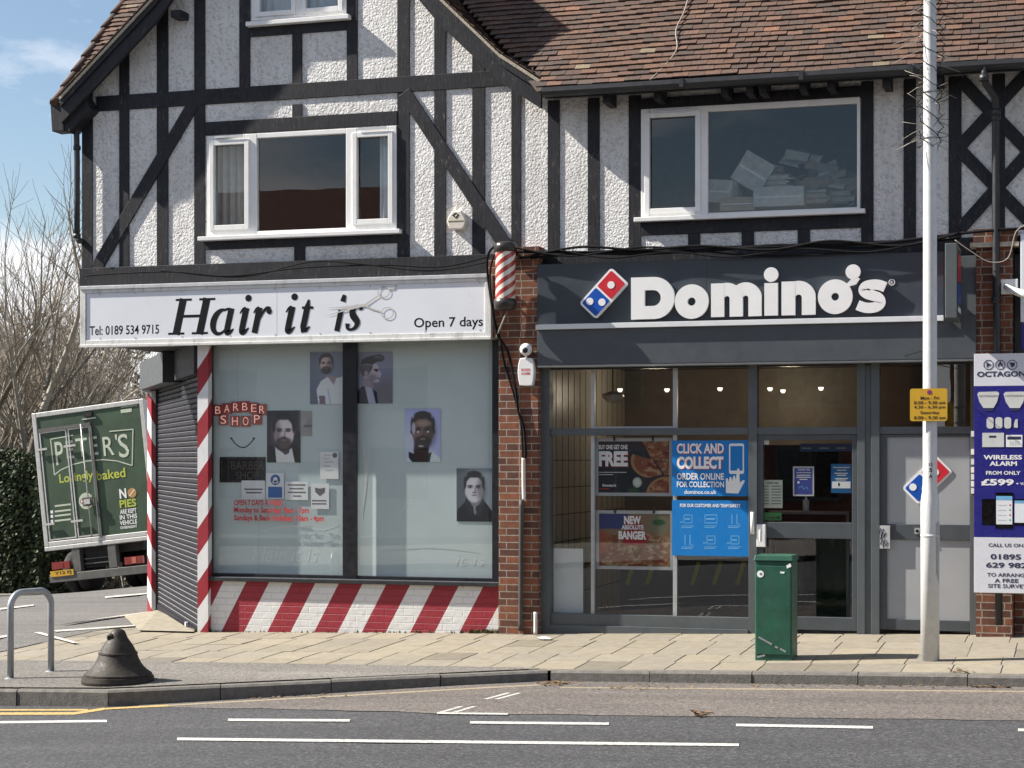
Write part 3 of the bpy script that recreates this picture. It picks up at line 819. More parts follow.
for a in ((81.5, 92.5, None, 268), (119, 129, None, 268), (156.5, 168, None, 268), (194, 205, None, 268), (239, 250, None, 92), (346.5, 357.5, None, 86),
          (397, 409.5, None, 262), (434, 446, None, 261), (472, 485, None, 260), (511, 521, None, 256)): stud(*a)
stud(292, 302, 33, 88); stud(292, 302, 104, 118); stud(294, 305, 246, 264)
rail(96, 515, 95.5, 110.5, 110); rail(205, 397, 116.5, 130, 300); rail(250, 346.5, 20.5, 33.5, 298)
rail(205, 397, 236, 246.5, 300)
yb_ = YT - 0.009
mb.beam((XP(193, yb_), ZP(193, 104, yb_)), (XP(96, yb_), ZP(96, 268, yb_)), 0.15, yb_, YR + 0.022, 'black_timber')
mb.beam((XP(404, yb_), ZP(404, 92, yb_)), (XP(507, yb_), ZP(507, 248, yb_)), 0.15, yb_, YR + 0.022, 'black_timber')
mb.box(WX0 - 0.01, WX1, YT - 0.03, YR + 0.023, ZP(285, 284, YT), ZP(285, 261.5, YT), 'black_timber')
mb.box(XP(172, 18.78), XP(182, 18.78), 18.74, YR, ZP(178, 18, 18.8), ZP(178, 11, 18.8), 'black_timber')
mb.build('timber_frame', BAR, bevel=0.004)
# bargeboards
def along(pts, up, dn, y0, y1, mat, m_):
    for (a, z0), (c_, z1) in zip(pts, pts[1:]): m_.prism([(a, z0 + up), (c_, z1 + up), (c_, z1 - dn), (a, z0 - dn)], y0, y1, mat)
for pts in (RLEFT, RRIGHT):
    m_ = MB(); along(pts, 0, 0.255, VY, VY + 0.05, 'black_timber', m_); along(pts, 0.004, 0.07, VY - 0.022, VY - 0.001, 'black_timber', m_); m_.build('bargeboard', BAR)
xl_, xr_ = RLEFT[0][0], RRIGHT[-1][0]
mb = MB()
q = lambda x, y: (P(x, y, VY).x, P(x, y, VY).z)
mb.prism([q(48, 98), q(60, 96), q(62, 130), q(50, 131)], 18.74, 18.95, 'black_timber')
mb.prism([q(60, 104), q(80, 92), q(88, 108), q(66, 132), q(61, 130)], VY + 0.052, 18.98, 'black_timber')
mb.build('eaves_block', BAR, bevel=0.006)
mb = MB()
along(RLEFT, 0.045, -0.005, VY - 0.035, 21.3, 'lead_mortar', mb); along(RRIGHT, 0.045, -0.005, VY - 0.035, 21.3, 'lead_mortar', mb)
mb.build('verge', BAR)
# gable slopes and the strip of the main slope left of the gable
def backy(z): return ROY + (z - ROZ) / math.tan(PITCH) + 0.05
mb = MB()
for pts, sg in ((RLEFT, 1), (RRIGHT, -1)):
    for (xa, za), (xb, zb__) in zip(pts, pts[1:]):
        if sg < 0: xa, za, xb, zb__ = xb, zb__, xa, za
        L_ = math.hypot(xb - xa, zb__ - za); v_ = Vector(((xb - xa) / L_, 0, (zb__ - za) / L_)); n__ = Vector((-v_.z, 0, v_.x)) if v_.x > 0 else Vector((v_.z, 0, -v_.x))
        o_ = Vector((xa, 0, za + 0.05))
        tiles(mb, o_, (0, 1, 0), v_, n__, lambda v: [(VY - 0.05, max(VY + 0.3, backy(o_.z + v * v_.z)))], int(L_ / 0.098) + 1)
for sg in (1, -1): mb.tube([(AX, VY - 0.05, AZ + 0.08), (AX, 22.5, AZ + 0.08)], 0.09, 8, 'roof_tile', (0.10, 0.06, 0.045))
mb.build('gable_roof', BAR, recalc=False)
mb = MB()
def spans_left(v):
    z = ROZ + v * math.sin(PITCH)
    if z < 5.90: return []
    if z < AZ + GT: return [(hipx(z), inv(RLEFT, max(RLEFT[0][1], z - GT)))]
    return [(hipx(z), AX)]
rows = int((RIDGE - ROZ) / math.sin(PITCH) / 0.098)
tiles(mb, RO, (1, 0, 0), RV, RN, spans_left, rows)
hb, ht = Vector((hipx(ROZ), ROY, ROZ)), Vector((hipx(RIDGE), ROY + (RIDGE - ROZ) / math.tan(PITCH), RIDGE))
hb = Vector((hipx(5.92), ROY + (5.92 - ROZ) / math.tan(PITCH), 5.92))
mb.poly([hb, (hb.x, 27.2, hb.z), (ht.x, 27.2 - (ht.y - hb.y), ht.z), ht], 'roof_tile', (0.10, 0.06, 0.045))
mb.poly([(ht.x, ht.y, ht.z - .02), (AX, ht.y, ht.z - .02), (AX, 27.2, hb.z), (hb.x, 27.2, hb.z)], 'roof_tile', (0.10, 0.06, 0.045))
for k in range(14):                              # hip tiles
    a = hb.lerp(ht, k / 14); b = hb.lerp(ht, (k + 1.12) / 14)
    mb.tube([a + Vector((0, 0, 0.02)), b + Vector((0, 0, 0.0))], [0.05, 0.042], 8, 'roof_tile', tile_tone())
mb.build('main_roof', BAR, recalc=False)
# downpipe at the left corner
mb = MB(); yp = 18.86
pt = lambda x, y, Y=yp: P(x, y, Y)
mb.tube([pt(70, 114), pt(70.5, 121), pt(76.5, 132), pt(77, 160), pt(77, 200), pt(77, 238)], 0.034, 10, 'pipe_black')
for y in (148, 236): mb.tube([pt(77, y - 2), pt(77, y + 2)], 0.043, 10, 'pipe_black')
mb.tube([pt(77, 238), pt(80, 241), P(82, 241, 18.98)], 0.034, 10, 'pipe_black')
mb.build('downpipe', BAR)
# windows
YG = 18.93
wr = R(207, 396.5, 131, 233, YG)
def light(xl, xr, yt, yb): return R(xl, xr, yt, yb, YG)
zt_, zb_ = ZP(229, 144.5, YG), ZP(229, 225.5, YG)
l1 = (XP(214, YG), XP(245.5, YG), zb_, zt_)
l2 = (XP(257, YG), XP(346, YG), ZP(300, 229.5, YG), ZP(300, 136, YG))
l3 = (XP(357, YG), XP(389, YG), zb_, zt_)
window(BAR, 'window', wr, [l1, l2, l3], (XP(198, 18.86), XP(400, 18.86), ZP(300, 237.0, 18.86), ZP(300, 232.8, 18.86)), casements=(0, 2),
       vents=[(l1[0] + 0.02, l1[1] - 0.02, zt_ + 0.085), (l3[0] + 0.02, l3[1] - 0.02, zt_ + 0.085)])
wt = R(251.5, 346.5, -75, 17.5, YG)
l4 = (XP(260, YG), XP(292, YG), ZP(276, 11.5, YG), ZP(276, -66, YG)); l5 = (XP(306, YG), XP(339, YG), l4[2], l4[3])
window(BAR, 'window', wt, [l4, l5], (XP(246, 18.86), XP(349, 18.86), ZP(298, 22.5, 18.86), ZP(298, 18, 18.86)), casements=(0, 1))
mb = MB()
room(mb, WX0 + 0.25, WX1 - 0.1, ZB + 0.05, 6.25, YR + 0.145, 23.2, 'dark_interior')
room(mb, XP(235, 19), XP(365, 19), 6.3, 7.6, YR + 0.145, 21.5, 'inner_wall')
mb.build('upstairs_room', BAR, recalc=False)

# ---- ground floor of the barber's
Ap = Vector((XP(203, 18.92), 18.92)); Bq = Vector((Bp.x, Bp.y))
YS = 18.90                                        # stall riser face
zs_t = ZP(352, 579, 18.93)                        # top of the riser
zfl = zp(-8, 18.95) - 0.25
SGB = ZP(285, 342, 18.70)                         # underside of the fascia sign
SX0, SX1 = XP(80, 18.70), XP(491, 18.70)
# stall riser with diagonal stripes, cut polygon by polygon
mb = MB()
rx0, rx1 = XP(208.5, YS), XP(500, YS)
def clip(poly, a, b, c):                          # keep a*x+b*z<=c
    out = []
    for i in range(len(poly)):
        p, q_ = poly[i], poly[(i + 1) % len(poly)]
        dp, dq = a * p[0] + b * p[1] - c, a * q_[0] + b * q_[1] - c
        if dp <= 0: out.append(p)
        if dp * dq < 0:
            t = dp / (dp - dq); out.append((p[0] + (q_[0] - p[0]) * t, p[1] + (q_[1] - p[1]) * t))
    return out
basep = [(rx0, zfl), (rx1, zfl), (rx1, zs_t - 0.035), (rx0, zs_t - 0.035)]
xt = XP(247, YS); per = (XP(459, YS) - XP(247, YS)) / (4.0 + 0.5 - 0.0) ; sl = 26 / 48.0
per = (XP(435, YS) - XP(247, YS)) / 4.0
m_paint = {}
for k in range(-3, 8):
    for half, mt in ((0, 'brick_red_paint'), (1, 'brick_white_paint')):
        a0 = xt + per * k + half * per * 0.5; a1 = a0 + per * 0.5
        # stripe between lines x - sl*(z - ztop) = a0 and a1
        zt0 = zs_t - 0.035
        pl = clip(basep, -1, sl, -(a0 - sl * zt0)); pl = clip(pl, 1, -sl, a1 - sl * zt0)
        if len(pl) >= 3: mb.prism(pl, YS, YS + 0.12, mt)
def painted_brick(name, c):
    m, nt, b = newmat(name)
    g = nt.nodes.new('ShaderNodeNewGeometry'); s = nt.nodes.new('ShaderNodeSeparateXYZ'); nt.links.new(g.outputs['Position'], s.inputs[0])
    cb = nt.nodes.new('ShaderNodeCombineXYZ'); nt.links.new(s.outputs[0], cb.inputs[0]); nt.links.new(s.outputs[2], cb.inputs[1])
    br = nt.nodes.new('ShaderNodeTexBrick'); nt.links.new(cb.outputs[0], br.inputs['Vector']); br.inputs['Scale'].default_value = 1
    br.inputs['Brick Width'].default_value = 0.225; br.inputs['Row Height'].default_value = 0.075; br.inputs['Mortar Size'].default_value = 0.006
    br.inputs['Mortar Smooth'].default_value = 0.6
    p = pos(nt); n = noise(nt, p, 14, 6, 0.7)
    h = mixc(nt, 0.55, br.outputs['Fac'], n)
    inv = nt.nodes.new('ShaderNodeInvert'); nt.links.new(h, inv.inputs['Color'])
    bump(nt, b, inv.outputs[0], 0.012, 0.9)
    c1 = mixc(nt, ramp(nt, n, [(0.62, 0.0), (0.75, 0.5)]), c, (0.20, 0.17, 0.15))
    c1 = mixc(nt, ramp(nt, noise(nt, p, 3, 4), [(0.3, 0.0), (0.8, 0.3)]), c1, tuple(v * 0.7 for v in c))
    nt.links.new(c1, b.inputs['Base Color']); b.inputs['Roughness'].default_value = 0.55
painted_brick('brick_red_paint', (0.30, 0.02, 0.035)); painted_brick('brick_white_paint', (0.72, 0.72, 0.71))
mb.build('stall_riser', BAR)
mb = MB()
mb.box(XP(206, 18.86), XP(499.5, 18.86), 18.855, 19.02, zs_t - 0.034, zs_t, 'grey_metal')
mb.box(XP(207, 18.86), XP(499, 18.86), 18.845, 18.856, zs_t - 0.048, zs_t - 0.004, 'pipe_black')
mb.build('window_sill', BAR, bevel=0.004)
# display window
DW = thing('x', '', '') if False else None
mb = MB(); ya, yb = 18.925, 19.02
zt2 = SGB + 0.10
for a, b in ((206, 212), (342.5, 356.5), (492, 498.5)): mb.box(XP(a, ya), XP(b, ya), ya, 18.965, zs_t, zt2, 'black_frame')
mb.box(XP(213.5, ya), XP(492, ya), ya + 0.01, yb, zs_t, zs_t + 0.035, 'black_frame')
dwf = mb.build('display_window', BAR, bevel=0.003)
for a, b in ((211, 343), (356, 493)):
    g_ = MB(); g_.quad((XP(a, 18.97), 18.97, zs_t), (XP(b, 18.97), 18.97, zs_t), (XP(b, 18.97), 18.97, zt2), (XP(a, 18.97), 18.97, zt2), 'shop_glass'); g_.build('pane', dwf, recalc=False)
    k_ = MB(); k_.box(XP(a, 19.035), XP(b, 19.035), 19.035, 19.07, zs_t, zt2, 'backing'); k_.build('white_film', dwf)
# creases and tape on the film: paper strips stuck behind the glass
mb = MB()
for x0, x1, y0, y1 in ((296, 313, 398, 410), (400, 436, 396, 398), (424, 480, 476, 562)):
    a, b, c_, d_ = R(x0, x1, y0, y1, 19.045); mb.box(a, b, 19.044, 19.049, c_, d_, 'paper_grey')
# (tape pieces are built with the notices below)
lt = MB()
lt.text('OPEN 7 DAYS A WEEK', XP(234, 18.968), XP(283, 18.968), ZP(259, 505.5, 18.968), ZP(259, 500, 18.968), 18.966, 'letter_red', 0.035)
lt.text('Monday to Saturday: 9am - 7pm', XP(234, 18.968), XP(309, 18.968), ZP(270, 514.5, 18.968), ZP(270, 507, 18.968), 18.966, 'letter_red', 0.035)
lt.text('Sundays & Bank Holidays: 10am - 4pm', XP(234, 18.968), XP(324, 18.968), ZP(280, 522.5, 18.968), ZP(280, 515, 18.968), 18.966, 'letter_red', 0.035)
lo_ = lt.build('opening_hours_lettering', dwf, recalc=False)
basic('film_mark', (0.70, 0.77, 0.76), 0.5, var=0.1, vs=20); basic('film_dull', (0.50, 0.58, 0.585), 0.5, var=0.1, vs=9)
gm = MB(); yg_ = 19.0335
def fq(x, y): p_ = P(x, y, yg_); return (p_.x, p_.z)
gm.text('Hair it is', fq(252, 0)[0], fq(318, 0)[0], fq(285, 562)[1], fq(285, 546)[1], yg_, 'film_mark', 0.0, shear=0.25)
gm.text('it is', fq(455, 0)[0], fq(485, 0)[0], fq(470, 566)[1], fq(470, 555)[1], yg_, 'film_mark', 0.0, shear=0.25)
gm.build('ghost_reflection', dwf, recalc=False)  # residue and reflection of the sign lettering, painted pale on the film
gm = MB(); _f = [0]
def crease(pts, w, mt='film_mark'):
    _f[0] += 1; gm.smooth_stroke([fq(*p_) for p_ in pts], w, yg_ - .00012 * _f[0], yg_ - .00012 * _f[0] + .0001, mt)
crease([(252, 534), (275, 528), (300, 526), (322, 530), (340, 525)], [.004, .02, .03, .02, .006]); crease([(258.5, 500), (258.7, 540), (258.4, 575)], .009, 'film_dull')
crease([(238, 348), (237, 380), (238.2, 405)], .006, 'film_dull'); crease([(313, 540), (322, 543), (334, 540)], [.004, .012, .004]); crease([(395, 520), (404, 508), (408, 500)], [.002, .014, .002]); crease([(360, 425), (366, 470), (362, 520)], [.003, .04, .004], 'film_mark'); crease([(380, 552), (430, 548), (480, 553)], [.004, .012, .004], 'film_dull')
gm.build('film_crease', dwf, recalc=False)
mb = MB()
room(mb, XP(212, 19.1), XP(497, 19.1), zfl, zt2 + .02, 19.1, 22, 'dark_interior'); mb.build('back_room', BAR, recalc=False)
# soffit above the corner entrance
mb = MB(); 
mb.prism([(SX0 + 0.02, SGB + 0.03), (WX1, SGB + 0.03), (WX1, SGB + 0.16), (SX0 + 0.02, SGB + 0.16)], 18.96, 22.6, 'soffit')
mb.build('soffit', BAR)

# striped posts round the corner door
def striped(plan, z0, z1, per_, slope, phase, name):
    m_ = MB(); k = len(plan)
    s_ = [0.0]
    for i in range(k - 1): s_.append(s_[-1] + (Vector(plan[i + 1]) - Vector(plan[i])).length * slope[i])
    zc = z0 - 2.0 + phase; rings = []
    zs = [zc + per_ * 0.5 * i for i in range(int((z1 - z0 + 4) / (per_ * 0.5)) + 1)]
    def col(i): return [(plan[e][0], plan[e][1], min(z1, max(z0, zs[i] + s_[e]))) for e in range(k)]
    for i in range(len(zs) - 1):
        a, b = col(i), col(i + 1)
        for e in range(k - 1):
            if b[e][2] - a[e][2] < 1e-6 and b[e + 1][2] - a[e + 1][2] < 1e-6: continue
            m_.quad(a[e], a[e + 1], b[e + 1], b[e], 'post_red' if i % 2 else 'post_white')
    m_.poly([(p[0], p[1], z1) for p in plan], 'post_white')
    return m_.build(name, BAR, recalc=False)
dAB = (Bq - Ap).normalized(); nAB = Vector((dAB.y, -dAB.x))     # outward of the chamfer
if nAB.y > 0: nAB = -nAB
x197, x208 = XP(197.5, 18.83), XP(208, 18.83)
striped([(x197, 18.96), (x197, 18.83), (x208, 18.83), (x208, 18.955)], zfl - 0.1, SGB + 0.06, 0.60, [0.5, 1.35, 1.0], 0.41, 'striped_post')
ldv = Vector((XP(148, Bq.y), XP(153.5, Bq.y), XP(158, Bq.y)))
ZPT = ZP(153, 391, Bq.y)
striped([(ldv[0], Bq.y + 0.1), (ldv[0], Bq.y - 0.02), (ldv[1], Bq.y - 0.06), (ldv[2], Bq.y - 0.02), (ldv[2], Bq.y + 0.1)], -0.5, ZPT, 0.57, [0, -1.7, -1.7, 0], 0.22, 'striped_post')
mb = MB()
mb.box(ldv[0] - 0.01, ldv[2] + 0.01, Bq.y - 0.08, Bq.y + 0.1, ZPT + 0.002, SGB + 0.05, 'soffit')
mb.box(ldv[0] - 0.015, ldv[1], Bq.y - 0.10, Bq.y - 0.081, ZPT - 0.02, ZPT + 0.12, 'sign_frame')
mb.build('corner_pier', BAR)
# roller shutter across the chamfer
e0 = Ap + dAB * 0.03; e1 = Vector((ldv[2], Bq.y + 0.02))
mb = MB(); zsb = zp(-10, 19.5) - 0.045; zst = ZP(175, 372, 19.6)
sd = (e1 - e0).normalized(); sn = Vector((sd.y, -sd.x)); sn = sn if sn.y < 0 else -sn
basic('slat_glint', (0.16, 0.16, 0.165), 0.6, var=0.25, vs=20)  # light catching on each slat lip is put into this paler colour
pitch = 0.062; z = zsb
while z < zst + 0.25:
    prof = [(0.0, 0.0), (0.012, 0.003), (0.020, 0.016), (0.020, 0.046), (0.017, 0.0515), (0.008, 0.056)]
    pa = [(e0.x + sn.x * o, e0.y + sn.y * o, z + h) for o, h in prof]; pb = [(e1.x + sn.x * o, e1.y + sn.y * o, z + h) for o, h in prof]
    n = mb.add(pa + pb)
    for i in range(5): mb.face((n + i, n + i + 1, n + 7 + i, n + 6 + i), 'slat_glint' if i == 4 else 'shutter_metal')
    mb.quad(pa[5], pb[5], (e1.x, e1.y, z + pitch), (e0.x, e0.y, z + pitch), 'shutter_metal')
    z += pitch
shut = mb.build('roller_shutter', BAR, recalc=False)
mb = MB()
def rail3(p_, q_, z0, z1, o0, o1, mat):
    a = [(p_.x + sn.x * o, p_.y + sn.y * o) for o in (o0, o1)]; b = [(q_.x + sn.x * o, q_.y + sn.y * o) for o in (o0, o1)]
    n = mb.add([(*a[0], z0), (*b[0], z0), (*b[1], z0), (*a[1], z0), (*a[0], z1), (*b[0], z1), (*b[1], z1), (*a[1], z1)])
    for f in ((0, 1, 5, 4), (1, 2, 6, 5), (2, 3, 7, 6), (3, 0, 4, 7), (4, 5, 6, 7), (3, 2, 1, 0)): mb.face([n + i for i in f], mat)
rail3(e0, e1, zsb - 0.3, zsb + 0.07, -0.02, 0.03, 'shutter_metal'); mb.build('bottom_rail', shut, bevel=0.004)
mb = MB()
for p_ in (e0, e1 - sd * 0.05):
    mb = MB(); rail3(p_, p_ + sd * 0.05, zsb - 0.3, zst + 0.1, -0.03, 0.045, 'pipe_black'); mb.build('guide_rail', shut)
mb = MB(); rail3(e0 + sd * 1.02, e0 + sd * 1.1, zsb + 0.0, zsb + 0.09, 0.031, 0.06, 'plastic_white'); mb.build('shutter_lock', shut)
mb = MB()
ZH0 = ZP(165, 381, 19.9)
k0, k1 = e0 + sd * ((e1 - e0).length * 0.42), e1 + sd * 0.10
rail3(k0, k1, ZH0, SGB + 0.02, 0.02, 0.24, 'box_grey'); mb.build('shutter_box', shut, bevel=0.006)
mb = MB(); rail3(e0, k0 - sd * 0.004, ZH0 + 0.03, SGB + 0.025, -0.05, 0.1, 'soffit'); mb.build('lintel', BAR)
mb = MB()                                          # sloping threshold at the corner door
t0, t1 = G(197, 633), G(139, 632)
n = mb.add([(e0.x, e0.y, zsb - 0.012), (e1.x, e1.y, zsb - 0.012), (t1.x, t1.y, t1.z + 0.02), (t0.x - .02, t0.y - 0.05, t0.z + 0.02), (e1.x - .5, e1.y - .05, zp(e1.x - .5, e1.y) + .02)])
mb.face((n, n + 1, n + 4, n + 2, n + 3), 'threshold_slab')
basic('threshold_slab', (0.27, 0.24, 0.185), 0.92, var=0.3, vs=10, bd=0.012, bs=25, dirt=0.3)
mb.build('threshold', BAR, recalc=False)

# ================================================================== right-hand building
PIZ = thing('half_timbered_pizza_shop', 'long half timbered building with tiled roof and dark grey takeaway shopfront', 'building', (-2.5, 19.0, zp(-2.5, 19)))
XE = 6.0
PX0 = WX1 + 0.002
ZB2 = ZP(750, 262, YR)
hole_r = R(643, 858, 105, 212, YR)
mb = MB()
strips(mb, PX0, XE, ZB2, lambda X: 5.70, [hole_r], YR, 0.14, 'pebbledash'); mb.box(PX0, xr_ + 0.05, YR, YR + .14, 5.701, 5.93, 'pebbledash'); mb.build('wall', PIZ)
mb = MB()
mb.box(XE - 0.2, XE, 19.1, 27, -1, 5.6, 'red_brick'); mb.box(PX0, XE - .2, 26.8, 27, -1, 5.6, 'red_brick')
mb.prism([(XE - .1, 5.5), (XE - .1, 5.5), (XE - .1, 5.5)], 19, 19.1, 'red_brick')
mb.build('side_wall', PIZ)
mb = MB()
ZEV = 5.68
def stud2(x0, x1, yt=None, yb=None, y0=YT):
    xm = (x0 + x1) / 2; a, b = XP(x0, y0), XP(x1, y0)
    mb.box(a, b, y0 + rnd.uniform(-.002, .004), YR + 0.02, ZB2 if yb is None else ZP(xm, yb, y0), ZEV if yt is None else ZP(xm, yt, y0), 'black_timber')
for a in ((547.5, 559.5), (587.5, 599.5), (628.5, 641), (861, 873.5), (903.5, 916), (948.5, 961.5), (992, 1005, None, 232)): stud2(*a)
for a in ((688, 700, 228, None), (741.5, 754, 228, None), (797.5, 810, 228, None)): stud2(*a)
def rail2(x0, x1, yt, yb, xref, y0=YT - 0.004, yy=0.021):
    mb.box(XP(x0, y0), XP(x1, y0), y0, YR + yy, ZP(xref, yb, y0), ZP(xref, yt, y0), 'black_timber')
rail2(641, 861, 92, 104, 750); rail2(641, 861, 217, 231.5, 750)
rail2(521, 1060, 245, 262, 750, y0=YT - 0.012, yy=0.024)
ydg = YT - 0.010
for p_, q_ in (((960, 79), (1028, 150)), ((1028, 72), (960, 146)), ((960, 150), (1028, 220)), ((1028, 153), (960, 229))):
    mb.beam((XP(p_[0], ydg), ZP(p_[0], p_[1], ydg)), (XP(q_[0], ydg), ZP(q_[0], q_[1], ydg)), 0.125, ydg + rnd.uniform(-.004, .004), YR + 0.022 + rnd.uniform(0, .004), 'black_timber')
for X in (0.0, 0.42, 2.5, 2.95, 3.4, 4.6, 5.8): mb.box(X, X + 0.12, YT, YR + 0.02, ZB2, ZEV, 'black_timber')
for x in (604, 655, 722, 747, 760, 800, 828, 883, 935): mb.box(XP(x, 18.7), XP(x, 18.7) + 0.075, 18.64, YR, 5.56, 5.69, 'black_timber')
mb.build('timber_frame', PIZ, bevel=0.004)
wr = R(641, 860, 103, 216, YG)
l1 = (XP(649.5, YG), XP(696, YG), ZP(673, 208.5, YG), ZP(673, 116.5, YG))
l2 = (XP(708, YG), XP(857, YG), ZP(783, 210.0, YG), ZP(783, 107.5, YG))
window(PIZ, 'window', wr, [l1, l2], (XP(634, 18.86), XP(865, 18.86), ZP(750, 217.5, 18.86), ZP(750, 213, 18.86)), casements=(0,),
       vents=[(l1[0] + 0.05, l1[1] - 0.05, l1[3] + 0.05)])
mb = MB(); room(mb, XP(600, 19), XP(905, 19), l2[2] - 0.25, l2[3] + 0.2, YR + 0.145, 21.4, 'dark_interior', 'inner_wall'); mb.build('upstairs_room', PIZ, recalc=False)
# roof
mb = MB()
def spans_right(v):
    z = ROZ + v * math.sin(PITCH)
    xa = inv(RRIGHT, max(RRIGHT[-1][1], z - GT)) if z < AZ + GT else AX
    return [(max(xa, AX), XE)]
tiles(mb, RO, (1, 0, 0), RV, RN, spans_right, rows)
zz_ = AZ + GT; yz_ = ROY + (zz_ - ROZ) / math.tan(PITCH)
mb.poly([(xr_, ROY, ROZ - .03), (XE, ROY, ROZ - .03), (XE, ht.y, ht.z - 0.03), (AX, ht.y, ht.z - .03), (AX, yz_, zz_ - .03)], 'roof_tile', (0.05, 0.035, 0.03))
mb.poly([(AX, ht.y, ht.z - .02), (XE, ht.y, ht.z - .02), (XE, 27.2, ROZ), (AX, 27.2, ROZ)], 'roof_tile', (0.10, 0.06, 0.045))
mb.poly([(XE - .05, ROY, ROZ), (XE - .05, 27.2, ROZ), (XE - .05, ht.y, ht.z)], 'red_brick')
mb.build('main_roof', PIZ, recalc=False)
mb = MB()                                           # half-round gutter and fascia board
x0g = XP(541, 18.45)
gp = [(y + 0.10, z + 0.06) for y, z in ((18.37, 5.665), (18.365, 5.62), (18.385, 5.585), (18.42, 5.57), (18.46, 5.585), (18.475, 5.63), (18.475, 5.665))]
n = mb.add([(x0g, a, b) for a, b in gp] + [(XE, a, b) for a, b in gp])
for i in range(6): mb.face((n + i, n + i + 1, n + 8 + i, n + 7 + i), 'pipe_black')
mb.poly([(x0g, a, b) for a, b in gp], 'pipe_black')
for x in (680, 800, 910):
    X = XP(x, 18.4); mb.box(X - 0.022, X + 0.022, 18.459, 18.47, 5.64, 5.727, 'pipe_black')
mb.box(x0g, XE, 18.58, 18.60, 5.63, 5.72, 'black_timber')
mb.box(x0g, XE, 18.61, YR + 0.01, 5.695, 5.71, 'soffit')
gut = mb.build('gutter', PIZ, recalc=False)
mb = MB(); yq = 18.70
mb.tube([P(984, 66, 18.51), P(984, 76, 18.51), P(986, 84, 18.55), P(995, 98, 18.66), P(996, 110, yq), P(996, 170, yq), P(996, 250, yq), P(997, 330, yq), P(998, 500, yq), P(999, 625, yq)], 0.036, 12, 'pipe_black')
for y in (78, 112, 118, 300): mb.tube([P(984 if y < 90 else 996, y - 3, 18.43 if y < 90 else yq), P(984 if y < 90 else 996, y + 3, 18.43 if y < 90 else yq)], 0.046, 12, 'pipe_black')
mb.build('downpipe', PIZ)
# brick pillars
mb = MB(); PYF = 18.79
zg = -0.6
def pillar(x0, x1, ytop, yf):
    mb.box(XP(x0, yf), XP(x1, yf), yf, 19.2, zg, ZP((x0 + x1) / 2, ytop, yf), 'red_brick')
pillar(498.5, 538, 338, 18.79); mb.build('brick_pillar', PIZ)
mb = MB(); pillar(488, 538.5, 258, 18.765)
mb.v = [(v[0], v[1], max(v[2], ZP(518, 338, 18.79) + 0.001)) for v in mb.v]
mb.box(XP(494, 18.74), XP(539, 18.74), 18.735, 19.1, ZP(518, 258, 18.74) + .001, ZP(518, 247, 18.74), 'red_brick'); mb.build('brick_corbel', PIZ)
mb = MB(); pillar(976, 1013, 247, 18.76)
mb.box(XP(970, 18.7), XP(1019, 18.7), 18.70, 19.1, ZP(995, 246.5, 18.7), ZP(995, 242, 18.7), 'lead_mortar')
mb.box(XP(973, 18.72), XP(1017, 18.72), 18.72, 19.1, ZP(995, 242, 18.7) + .001, ZP(995, 228, 18.7), 'red_brick'); mb.build('brick_pillar', PIZ)
# next shop beyond the right-hand pillar
mb = MB(); xn = XP(1013, 18.8) + 0.01
mb.box(xn, XE - 0.2, 18.95, 19.1, 2.75, ZB2 - .01, 'mid_grey_frame'); mb.box(xn, XE - 0.2, 18.93, 19.1, -.5, 0.55, 'red_brick')
for X in (xn, 1.6, 3.0, 4.4, 5.7): mb.box(X, X + 0.08, 18.93, 19.05, 0.55, 2.75, 'upvc_white')
mb.box(xn, XE - .2, 18.97, 18.98, 0.55, 2.75, 'window_glass'); mb.box(xn, XE - .2, 20.5, 20.6, -.4, 2.9, 'dark_interior')
mb.build('next_shopfront', PIZ)

# ---- takeaway shopfront
YF = 18.935
ZT1 = ZP(750, 364, YF); ZBR = ZP(750, 631, YF)
ZTR0, ZTR1 = ZP(750, 434.5, YF), ZP(750, 427.5, YF)
mb = MB()
def vpost(x0, x1, z0, z1, mat='mid_grey_frame', y0=YF, y1=19.06): mb.box(XP(x0, y0), XP(x1, y0), y0, y1, z0, z1, mat)
ZFL = zp(-4.5, 18.9) - 0.2
vpost(537.5, 549.5, ZFL, ZT1, y0=YF - 0.03)
vpost(748.5, 757, ZFL, ZT1); vpost(857, 865, ZFL, ZT1); vpost(871, 879.5, ZFL, ZT1, y0=YF - 0.012); vpost(865, 871, ZFL, ZT1, y0=YF + 0.012)
vpost(970.5, 977.5, ZFL, ZT1, y0=YF - 0.012)
YM = YF + 0.008
for a, b in ((549.5, 748.5), (757, 857), (879.5, 970.5)): mb.box(XP(a, YM), XP(b, YM), YM, 19.05, ZTR0, ZTR1, 'mid_grey_frame')
mb.box(XP(549.5, YM), XP(748.5, YM), YM, 19.05, ZP(650, 628, YM) - .2, ZP(650, 615.5, YM), 'mid_grey_frame')
mb.box(XP(549.5, YM), XP(748.5, YM), YM - 0.03, YM - .001, ZP(650, 634, YM) - .2, ZP(650, 627, YM), 'mid_grey_frame')
mb.box(XP(537.5, YM), XP(977.5, YM), YM + .004, 19.05, ZT1 - 0.03, ZT1 + .2, 'black_frame')
sf = mb.build('shopfront_frame', PIZ, bevel=0.003)
mb = MB()
for a, b in ((591, 594.5), (673, 677)):
    for z0, z1 in ((ZP(600, 615.5, YM), ZTR0), (ZTR1, ZT1 - .03)): mb.box(XP(a, 18.98), XP(b, 18.98), 18.975, 19.03, z0, z1, 'silver_trim')
mb.box(XP(594.5, 18.98), XP(673, 18.98), 18.978, 19.0, ZTR1 + .0005, ZTR1 + 0.018, 'silver_trim')
mb.build('glazing_bar', sf)
zlow = ZP(650, 615.5, YM)
